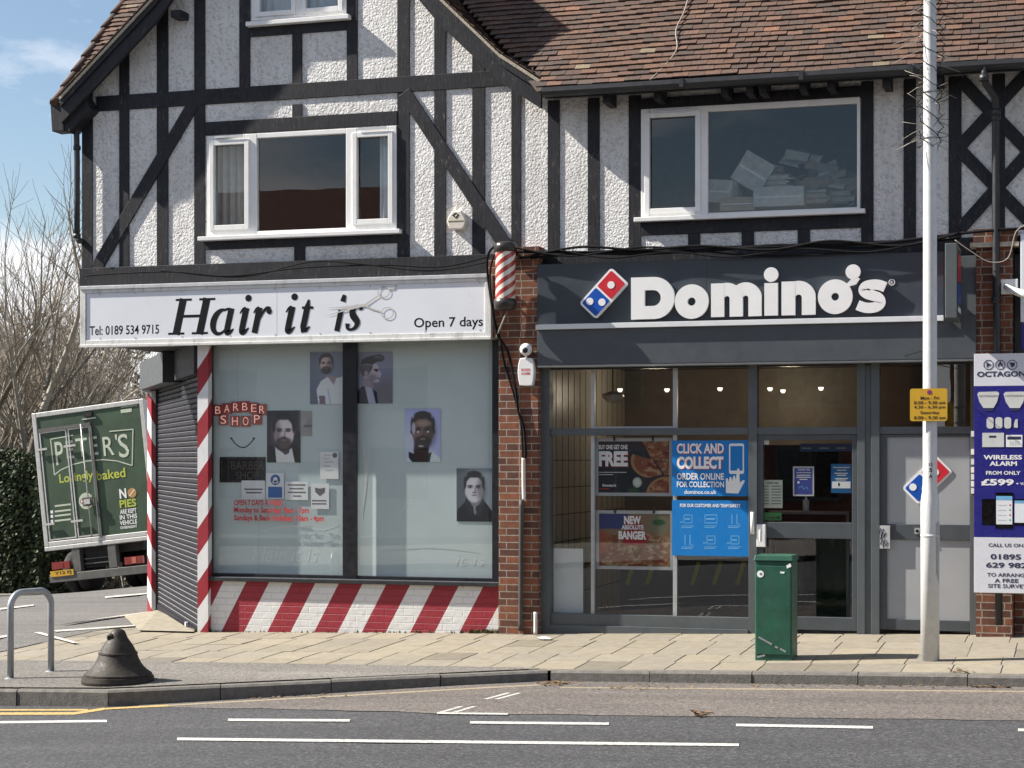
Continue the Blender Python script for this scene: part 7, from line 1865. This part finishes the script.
for cx, cy_, n_, sx in ((556, 684, 130, 18), (700, 715, 60, 9), (990, 685, 70, 22), (300, 697, 40, 60), (960, 672, 30, 14), (860, 686, 60, 120), (650, 688, 50, 60)):
    for _ in range(n_):
        x = cx + r3.gauss(0, sx * .5); y = cy_ + r3.gauss(0, 1.4); f = zroad; c = G(x, y, f)
        if c.y > kerby(c.x) - .02 and cx != 960: c.y = kerby(c.x) - r3.uniform(.02, .12); c.z = zroad(c.x, c.y)
        if cx == 960: c = G(x, y, zp)
        a = r3.uniform(0, 6.3); L = r3.uniform(.012, .035); w = L * r3.uniform(.3, .6); d1 = Vector((math.cos(a), math.sin(a), r3.uniform(-.2, .4))) * L; d2 = Vector((-math.sin(a), math.cos(a), r3.uniform(-.2, .4))) * w
        c = c + Vector((0, 0, .012)); m_.quad(c - d1, c - d2, c + d1, c + d2, 'leaf', r3.choice([(.16, .09, .04), (.10, .06, .03), (.22, .15, .08), (.07, .05, .03)]))
o = m_.build('fallen_leaves', None, recalc=False, kind='stuff')
m_ = MB()
for _ in range(380):                               # moss and weeds along the foot of the wall
    x = r3.choice([r3.uniform(215, 500), r3.uniform(470, 500), r3.uniform(196, 212)]); c = Vector((XP(x, YS), YS - r3.uniform(.0, .05), 0)); c.z = zp(c.x, c.y)
    a = r3.uniform(0, 6.3); h = r3.uniform(.01, .035) * (1.6 if x > 470 or x < 212 else 1); d1 = Vector((math.cos(a), math.sin(a) * .5, 0)) * h * .5
    m_.poly([c - d1, c + d1, c + Vector((r3.uniform(-.01, .01), -.01, h))], 'leaf', r3.choice([(.07, .08, .02), (.10, .10, .04), (.05, .06, .02), (.13, .11, .05)]))
m_.build('moss', None, recalc=False, kind='stuff')

# ================================================================== delivery truck on the side road
TY = 33.7; ts = sc(93, TY); TRO = math.radians(6.4)
tg = P(93, 592, TY)
TRK = thing('delivery_truck', "green pie delivery truck seen from behind, tilted on the side road, lettered PETER'S", 'truck', tg)
TRK.rotation_euler = (0, -TRO, 0)
def tl(x, y):
    dx, dz = (x - 93) / ts, (592 - y) / ts
    return dx * math.cos(TRO) + dz * math.sin(TRO), -dx * math.sin(TRO) + dz * math.cos(TRO)
def tb(m_, name, parent=None, bevel=0.0): return m_.build(name, parent or TRK, local=True, bevel=bevel)
bl, br_ = tl(38, 548), tl(149, 398); X0, X1, Z0, Z1 = bl[0], br_[0], bl[1] - .0, br_[1] - .02
m_ = MB(); m_.box(X0 + .05, X1 - .05, .06, 6.4, Z0 + .03, Z1 - .03, 'truck_alu'); tb(m_, 'box_body')
m_ = MB(); m_.frame(X0, X1, Z0, Z1, .10, -.005, .06, 'truck_alu'); m_.box(X0, X1, -.012, .06, Z0 - .09, Z0 - .002, 'truck_alu'); tb(m_, 'rear_frame', None, .012)
m_ = MB(); m_.box(X0 + .1, X1 - .1, .0155, .058, Z0 + .1, Z1 - .1, 'truck_green'); rear = tb(m_, 'rear_wall')
def tq(*pts): return [tl(x, y) for x, y in pts]
m_ = MB()
dl = tl(47, 541), tl(92, 421); D0, D1, DZ0, DZ1 = tl(47, 480)[0], tl(95, 480)[0], Z0 + .12, tl(70, 428)[1]
D0 = X0 + .13; 
m_.box(D0, D1 + .03, -.02, .02, DZ1, DZ1 + .07, 'truck_steel'); m_.box(D1, D1 + .05, -.02, .02, DZ0 - .05, DZ1 - .001, 'truck_steel'); tb(m_, 'door_surround', rear)
Dm = tl(70, 490)[0]
for a, b, nm in ((D0, Dm - .015, 'left'), (Dm + .015, D1, 'right')):
    m_ = MB(); m_.box(a, b, .011, .0195, DZ0, DZ1, 'truck_green'); d_ = tb(m_, 'rear_door')
    m_ = MB(); m_.frame(a, b, DZ0, DZ1, .028, -.002, .0108, 'truck_alu'); tb(m_, 'door_edge', d_)
    m_ = MB()
    for z in (DZ0 + .32, DZ1 - .38): m_.box(a - .1, a + .18, -.05, -.025, z, z + .045, 'truck_alu')
    if nm == 'right': m_.tube([(b - .17, -.045, DZ0), (b - .17, -.045, DZ1 + .06)], .014, 8, 'truck_alu'); m_.box(b - .29, b - .07, -.07, -.03, DZ0 + .62, DZ0 + .80, 'truck_steel'); m_.box(b - .25, b - .11, -.09, -.071, DZ0 + .66, DZ0 + .76, 'truck_alu')
    tb(m_, 'hinges_and_latch', d_)
m_ = MB(); yl_ = .0098
def tt(t, x0, x1, y0, y1, mat, bold=.0): 
    a, b = tl(x0, y1), tl(x1, y1); c0 = tl((x0 + x1) / 2, (y0 + y1) / 2); w = (x1 - x0) / ts; h = (y1 - y0) / ts
    m_.text(t, c0[0] - w / 2, c0[0] + w / 2, c0[1] - h / 2, c0[1] + h / 2, yl_, mat, bold)
# name letters follow the arch: taller at both ends
for ch, x0, x1, yt, yb in (('P', 50, 59, 441.5, 465), ('E', 62.5, 70.5, 440.5, 458.5), ('T', 73.5, 86.5, 438, 456.5), ('E', 89, 98, 436.5, 455), ('R', 104, 116, 436.5, 455.5), ("'", 117.5, 119.5, 434.5, 440), ('S', 121, 132.5, 434, 457.5)): tt(ch, x0, x1, yt, yb, 'pale_print', .005)
k = 0
def tline(pts, w=.022, mat='pale_print'):
    global k
    k += 1; m_.stroke(tq(*pts), w, yl_ - .0002 * k, yl_ + .0005, mat)
tline([(49, 475), (56, 470), (70, 464.5), (86, 461), (104, 459.6), (120, 461), (136.5, 465.5)]); tline([(44.5, 439), (49, 475)]); tline([(136.5, 465.5), (137.4, 429.5)]); tline([(44.5, 439), (68, 435.5), (70, 435)]); tline([(111, 431.5), (137.4, 429.5)])
for t, x0, x1, y0, y1 in (('Lovingly', 54.5, 93, 472.2, 484), ('baked', 96.5, 129, 469.3, 478.8)): tt(t, x0, x1, y0, y1, 'lime_print', .02)
tt('N', 122.3, 130, 488.5, 498.2, 'letter_white', .03); tt('PIES', 122.5, 141, 499, 507, 'lime_print', .03)
for t, x0, x1, y0, y1 in (('ARE KEPT', 123, 141.3, 508.5, 513), ('IN THIS', 122.8, 142, 514, 518.6), ('VEHICLE', 122.8, 142, 519.6, 524), ('OVERNIGHT', 123.3, 142, 525.2, 528)): tt(t, x0, x1, y0, y1, 'letter_white', .02)
c = tl(136.3, 492.6); m_.disc(c, .10, yl_, yl_ + .001, 'brown_print', 20); m_.beam((c[0] - .06, c[1] - .06), (c[0] + .06, c[1] + .06), .02, yl_ - .002, yl_ - .0003, 'letter_white')
c = tl(85, 501); m_.disc(c, .17, yl_, yl_ + .001, 'pale_print', 24); m_.disc(c, .145, yl_ - .002, yl_ - .0003, 'post_red', 24, .06); m_.box(c[0] - .12, c[0] + .12, yl_ - .004, yl_ - .0021, c[1] - .02, c[1] + .02, 'letter_white')
for j, y in enumerate((506, 511.5, 516, 521)):
    x1 = (68, 69, 68, 69)[j]; c0 = tl(44.5, y + 1); 
    m_.box(c0[0], c0[0] + .06, yl_, yl_ + .001, c0[1] - .03, c0[1] + .03, 'letter_white') if j else None; m_.box(c0[0] + .1, c0[0] + .48, yl_, yl_ + .001, c0[1] - .018, c0[1] + .018, 'pale_print')
c0 = tl(133, 406.5); m_.text('WARNING', c0[0] - .2, c0[0] + .18, c0[1] - .02, c0[1] + .03, yl_ + .002, 'pale_print', .02); m_.box(c0[0] - .2, c0[0] + .05, .012, .0195, c0[1] - .12, c0[1] - .05, 'pale_print')
c0 = tl(88, 415.5); m_.box(c0[0] - .16, c0[0] + .16, .0, .0195, c0[1] - .075, c0[1] - .05, 'truck_alu'); m_.box(c0[0] - .09, c0[0] + .09, -.03, .0195, c0[1] - .02, c0[1] + .07, 'tyre')
tb(m_, 'lettering')
m_ = MB(); m_.box(X0 + .5, X1 - .5, .3, 6.2, .75, Z0 - .1, 'truck_under'); m_.box(-.42, -.3, .2, 7.6, .55, .8, 'truck_under'); m_.box(.3, .42, .2, 7.6, .55, .8, 'truck_under')
tb(m_, 'chassis')
m_ = MB()
for x in (74, 115): c0 = tl(x, 560); m_.box(c0[0] - .09, c0[0] + .09, -.0, .14, .46, Z0 - .092, 'truck_steel')
m_.box(tl(82, 560)[0], tl(110, 560)[0], .10, .13, .50, Z0 - .1, 'tyre')
for z in (.68, .58): m_.box(tl(82, 560)[0], tl(110, 560)[0], .06, .099, z, z + .02, 'truck_steel')
tb(m_, 'tail_lift_frame')
m_ = MB(); m_.box(X0 + .08, X1 - .02, -.06, .06, .27, .44, 'truck_steel'); tb(m_, 'rear_bumper', None, .01)
lp = {}
for x, mt in ((57, 'tail_red'), (139, 'tail_amber')):
    c0 = tl(x, 566 if x < 90 else 559.5); m_ = MB(); m_.box(c0[0] - .21, c0[0] + .21, -.02, .04, c0[1] - .075, c0[1] + .075, 'tail_red'); m_.box(c0[0] - .04, c0[0] + .06, -.026, -.0205, c0[1] - .06, c0[1] + .06, mt); tb(m_, 'tail_light', None, .015)
m_ = MB(); c0 = tl(60, 573.5); m_.box(c0[0] - .27, c0[0] + .27, -.075, -.061, c0[1] - .06, c0[1] + .06, 'plate_yellow'); tb(m_, 'number_plate')
m_ = MB(); m_.text('Y12 FJ', c0[0] - .17, c0[0] + .22, c0[1] - .04, c0[1] + .04, -.0765, 'plate_ink', .03); tb(m_, 'plate_characters')
for x0_ in (-.98, -.68, .42, .72):
    m_ = MB(); m_.lathe([(.2, 0), (.4, .0), (.44, .03), (.44, .23), (.4, .26), (.2, .26)], (x0_, .95, .44), 28, 'tyre', 'X'); w_ = tb(m_, 'wheel')
    m_ = MB(); m_.lathe([(.02, .05), (.22, .03), (.22, .23), (.02, .21)], (x0_, .95, .44), 20, 'galvanised', 'X'); tb(m_, 'rim', w_)
for x0_ in (-1.0, .74):
    m_ = MB(); m_.lathe([(.2, 0), (.4, .0), (.44, .03), (.44, .23), (.4, .26), (.2, .26)], (x0_, 6.9, .44), 28, 'tyre', 'X'); tb(m_, 'wheel')
m_ = MB(); m_.prism([(X0 + .1, .6), (X1 - .1, .6), (X1 - .1, 2.6), (X1 - .25, 2.9), (X0 + .25, 2.9), (X0 + .1, 2.6)], 6.5, 8.3, 'truck_green'); tb(m_, 'cab', None, .05)
m_ = MB(); m_.box(X0 + .2, X1 - .2, 8.301, 8.32, 1.7, 2.5, 'lens_black'); tb(m_, 'windscreen')

# ================================================================== trees, hedge and scrub on the far side of the side road
def branchy(seed, H, spread, lean=(0, 0), twig=True, stems=1, r0=.16, gens=5, low=.28, rmin=.0068):
    r_ = random.Random(seed); m_t, m_c = MB(), MB()
    bcol = [(.21, .19, .155), (.27, .245, .205), (.15, .135, .11)]; tcol = [(.25, .215, .17), (.32, .285, .23), (.18, .15, .115), (.28, .24, .19)]
    def grow(p, d, L, rad, g):
        n = 4 if g < 3 else 3
        pts = [p]; q_ = p.copy(); dd = d.copy()
        for i in range(n):
            dd = (dd + Vector((r_.gauss(0, .11), r_.gauss(0, .11), r_.gauss(0.05, .08)))).normalized(); q_ = q_ + dd * (L / n); pts.append(q_.copy())
        rads = [rad * (1 - .5 * i / n) for i in range(n + 1)]
        seg = 8 if g == 0 else (5 if g < 3 else 3)
        (m_t if g == 0 else m_c).tube(pts, rads, seg, 'bark', r_.choice(bcol) if g < 3 else r_.choice(tcol), cap=False)
        if g >= gens: return
        kids = (r_.randint(6, 8) if g == 0 else r_.randint(3, 4))
        for k_ in range(kids):
            t = r_.uniform(low if g == 0 else .25, 1.0); i = min(n - 1, int(t * n)); b = pts[i].lerp(pts[i + 1], t * n - i)
            ax = Vector((r_.gauss(0, 1), r_.gauss(0, 1), r_.gauss(.15, .5))).normalized(); nd = (dd * r_.uniform(.5, 1.0) + ax * spread * r_.uniform(.6, 1.1) + Vector((0, 0, .22))).normalized()
            grow(b, nd, L * r_.uniform(.48, .74), max(rmin, rads[i] * r_.uniform(.42, .62)), g + 1)
        grow(q_, dd, L * .62, max(rmin, rads[-1] * .9), g + 1)
    for s_ in range(stems):
        a = r_.uniform(0, 6.3); o = Vector((math.cos(a), math.sin(a), 0)) * (0 if stems == 1 else r_.uniform(.05, .5))
        d = Vector((lean[0] + (r_.gauss(0, .35) if stems > 1 else 0), lean[1] + (r_.gauss(0, .35) if stems > 1 else 0), 1)).normalized(); grow(o, d, H * (.48 if stems == 1 else .5), r0, 0 if stems == 1 else 1)
    return m_t, m_c
GTR = 'bare trees beyond the side road'
def tree(name, label, mbs, loc, rz=0, s=1.0, grp=GTR):
    t_ = thing(name, label, 'tree' if name != 'bare_shrub' else 'shrub', loc, grp); t_.rotation_euler = (0, 0, rz); t_.scale = (s, s, s)
    if len(mbs[0].v): mbs[0].build('trunk', t_, local=True, recalc=False)
    mbs[1].build('crown', t_, local=True, recalc=False); return t_
def copytree(src, label, loc, rz, s, sz=None):
    c = src.copy(); COL.objects.link(c); c.location = loc; c.rotation_euler = (0, 0, rz); c.scale = (s, s, sz or s); c['label'] = label
    for ch in list(src.children):
        d = ch.copy(); COL.objects.link(d); d.parent = c
    return c
def at(x, Y): X = XP(x, Y); return (X, Y, zp(X, Y) - .1)
T1 = tree('bare_tree', 'bare tree whose dark trunk leans right behind the left edge of the truck', branchy(11, 9.6, .88, (.14, 0), r0=.20, low=.4, gens=4), at(24, 39.5), .4)
T2 = tree('bare_tree', 'bare tree with a straight trunk rising behind the middle of the truck roof', branchy(23, 9.2, .88, (-.03, 0), r0=.17, low=.4, gens=4), at(57, 41), 1.5)
T3 = copytree(T1, 'bare tree with the dark trunk at the very left edge of the picture', at(3, 38), 2.6, 1.04)
copytree(T2, 'bare tree crowded against the corner downpipe of the gabled building', at(92, 43), 3.5, .92)
copytree(T1, 'bare tree far back whose crown fills the gap left of the downpipe', at(75, 52), 4.2, 1.1)
copytree(T1, 'bare tree far back beyond the left edge of the hedge', at(-14, 47), 1.2, 1.15)
copytree(T2, 'bare tree outside the left edge of the picture', at(-40, 40), .7, 1.0)
S1 = tree('bare_shrub', 'twiggy bare shrub behind the right end of the truck roof', branchy(31, 5.8, .7, stems=8, r0=.030, gens=3), at(112, 44.5), 0, 1.0, 'bare shrubs behind the truck')
S2 = tree('bare_shrub', 'dense bare shrub behind the middle of the truck', branchy(37, 6.6, .7, stems=9, r0=.032, gens=3), at(84, 46), 0, 1.0, 'bare shrubs behind the truck')
rs = random.Random(4)
SH = [(140, 39.5, 'bare shrub close to the shutter box'), (128, 43, 'bare shrub behind the first one near the shutter box'), (100, 45, 'bare shrub behind the truck, farther back right of the straight trunk'), (70, 46, 'bare shrub between the straight trunk and the leaning trunk'), (50, 43, 'bare shrub left of the straight trunk'), (33, 44, 'bare shrub behind the leaning trunk'), (12, 42, 'bare shrub between the two leftmost trunks'), (-6, 41, 'bare shrub at the left picture edge'),
      (120, 50, 'bare shrub far back under the sign end'), (85, 53, 'bare shrub far back in the middle of the thicket'), (55, 54, 'bare shrub far back left of the middle'), (22, 52, 'bare shrub far back above the hedge'), (-8, 53, 'bare shrub far back at the left edge'), (150, 47, 'bare shrub far back beyond the corner post'), (40, 60, 'bare shrub at the very back, left'), (110, 62, 'bare shrub at the very back, right')]
for i, (x, Y, l) in enumerate(SH):
    copytree((S1, S2)[i % 2], l, at(x, max(Y, 43) + (i % 3)), rs.uniform(0, 6), rs.uniform(.9, 1.25) * (1.0 if Y < 48 else 1.25), rs.uniform(.95, 1.25) * (1.0 if Y < 48 else 1.4))
# ivy and undergrowth behind the shrubs
def leafmass(m_, n, fx, cols, size, rr_):
    for _ in range(n):
        c = fx(); a = Vector((rr_.gauss(0, 1), rr_.gauss(0, 1), rr_.gauss(0, 1))).normalized(); b = a.orthogonal().normalized() * size * rr_.uniform(.6, 1.3); c2 = a.cross(b).normalized() * size * rr_.uniform(.4, .9)
        m_.quad(c - b, c - c2, c + b, c + c2, 'leaf', rr_.choice(cols))
rl = random.Random(17); m_ = MB()
hx0, hx1 = XP(-60, 35.3), XP(37, 35.3); hy0, hy1 = 35.3, 37.2
hz0 = zp(hx1, 35.3) - .2; hzt = ZP(20, 458, 35.3)
def hedge_pt():
    x, y = rl.uniform(hx0, hx1), rl.uniform(hy0, hy1); zt = hzt + .16 * math.sin(x * 2.3) + .12 * math.sin(x * 5.1 + 1) + .1 * math.sin(x * 11); k = rl.random()
    if k < .55: y = hy0 + abs(rl.gauss(0, .14)) + .08 * math.sin(x * 4) + .06; z = rl.uniform(hz0, zt)
    elif k < .75: x = hx1 - abs(rl.gauss(0, .14)); z = rl.uniform(hz0, zt)
    else: z = zt - abs(rl.gauss(0, .15))
    return Vector((x, y, z))
HG = thing('clipped_hedge', 'dark green evergreen hedge left of the truck', 'hedge', ((hx0 + hx1) / 2, (hy0 + hy1) / 2, hz0))
leafmass(m_, 11000, hedge_pt, [(.030, .050, .018), (.022, .038, .014), (.045, .065, .020), (.018, .030, .014)], .055, rl); m_.build('foliage', HG, recalc=False)
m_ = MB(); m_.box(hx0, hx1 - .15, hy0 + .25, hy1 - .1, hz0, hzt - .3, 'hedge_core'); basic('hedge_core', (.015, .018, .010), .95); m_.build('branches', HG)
m_ = MB()
def und(): 
    Y = rl.uniform(42, 58); x = rl.uniform(-60, 175); X = XP(x, Y); return Vector((X, Y, zp(X, Y) + abs(rl.gauss(0, 1.5)) * (.8 + .5 * math.sin(X * 1.3))))
leafmass(m_, 9000, und, [(.05, .055, .028), (.075, .065, .04), (.10, .08, .055), (.035, .042, .022), (.13, .105, .075)], .10, rl)
m_.build('undergrowth', None, recalc=False, kind='stuff')
m_ = MB()
def far_(): 
    Y = rl.uniform(62, 75); x = rl.uniform(-120, 230); X = XP(x, Y); return Vector((X, Y, zp(X, 45) - .5 + (9.5 + 1.5 * math.sin(X * .7)) * rl.random() ** 1.3))
leafmass(m_, 13000, far_, [(.15, .125, .095), (.11, .09, .07), (.20, .165, .13), (.08, .078, .05)], .16, rl)
m_.build('distant_wood', None, recalc=False, kind='stuff')
# low kerb and verge at the far side of the side road
m_ = MB(); 
for x0_, x1_ in ((-45, -30), (-30, -12)):
    pass
m_.quad((-45, 34.4, zp(-45, 34.4) + .1), (-21.5, 34.4, zp(-21.5, 34.4) + .1), (-21.5, 36, zp(-21.5, 36) + .12), (-45, 36, zp(-45, 36) + .12), 'path_asphalt'); m_.quad((-45, 34.4, zp(-45, 34.4) - .1), (-21.5, 34.4, zp(-21.5, 34.4) - .1), (-21.5, 34.4, zp(-21.5, 34.4) + .1), (-45, 34.4, zp(-45, 34.4) + .1), 'kerb_stone')
struct(m_, 'verge')

# ================================================================== the other side of the street, seen only in the glass
def house(X, w, label, wall, H=5.2):
    t_ = thing('brick_house', label, 'house', (X, -13, -.3), 'houses across the street')
    m_ = MB(); m_.box(X - w / 2, X + w / 2, -20, -13, -.4, H, wall); m_.build('wall', t_)
    m_ = MB(); R_ = H + 3.6
    for ya, yb in ((-12.5, -16.5), (-20.5, -16.5)): m_.quad((X - w / 2 - .3, ya, H - .2), (X + w / 2 + .3, ya, H - .2), (X + w / 2 + .3, yb, R_), (X - w / 2 - .3, yb, R_), 'house_roof')
    for sx in (-1, 1): m_.poly([(X + sx * w / 2, -20, H - .1), (X + sx * w / 2, -13, H - .1), (X + sx * w / 2, -16.5, R_ - .1)], wall)
    rf = m_.build('roof', t_, recalc=False); m_ = MB(); m_.box(X + w / 2 - .9, X + w / 2 - .2, -17, -16, R_ - 1, R_ + 1.2, 'house_brick'); m_.build('chimney', rf)
    m_ = MB(); m_.prism([(X - w / 4 - 1.5, H - .3), (X - w / 4 + 1.5, H - .3), (X - w / 4, H + 2.2)], -12.9, -14.5, 'house_render'); m_.build('gable', t_)
    for i, (cx, z0, z1) in enumerate(((X - w / 4, .7, 2.2), (X + w / 4, .7, 2.2), (X - w / 4, 3.3, 4.6), (X + w / 4, 3.3, 4.6)) + (((X - w / 4, 5.2, 6.4), (X + w / 4, 5.2, 6.4)) if H > 6.5 else ())):
        m_ = MB(); m_.frame(cx - .9, cx + .9, z0, z1, .09, -13.0, -12.93, 'mid_grey_frame'); m_.box(cx - .04, cx + .04, -12.99, -12.94, z0 + .09, z1 - .09, 'mid_grey_frame'); f = m_.build('window', t_); m_ = MB(); m_.box(cx - .8, cx + .8, -12.985, -12.98, z0 + .09, z1 - .09, 'lens_black'); m_.build('pane', f)
    m_ = MB(); m_.box(X - .45, X + .45, -12.99, -12.93, -.3, 1.8, 'letter_plate_green'); m_.build('door', t_)
basic('letter_plate_green', (.03, .06, .05), .5)
for X, w, l, wl in ((-34, 11, 'brick house across the street, farthest left from the shops', 'house_brick'), (-22, 11, 'rendered house across the street, left of the shops', 'house_render'), (-10, 11, 'brick house across the street, opposite the barber', 'house_brick'), (2, 11, 'brick house across the street, opposite the takeaway', 'house_brick'), (14, 11, 'rendered house across the street, right of the shops', 'house_render')): house(X, w, l, wl, 6.9 if X < -15 else 5.2)
copytree(T1, 'bare street tree across the road opposite the takeaway', (1.5, -5.5, -.2), .5, .85)
copytree(T2, 'bare street tree across the road opposite the barber', (-27, -6, -.6), 2.2, .9)
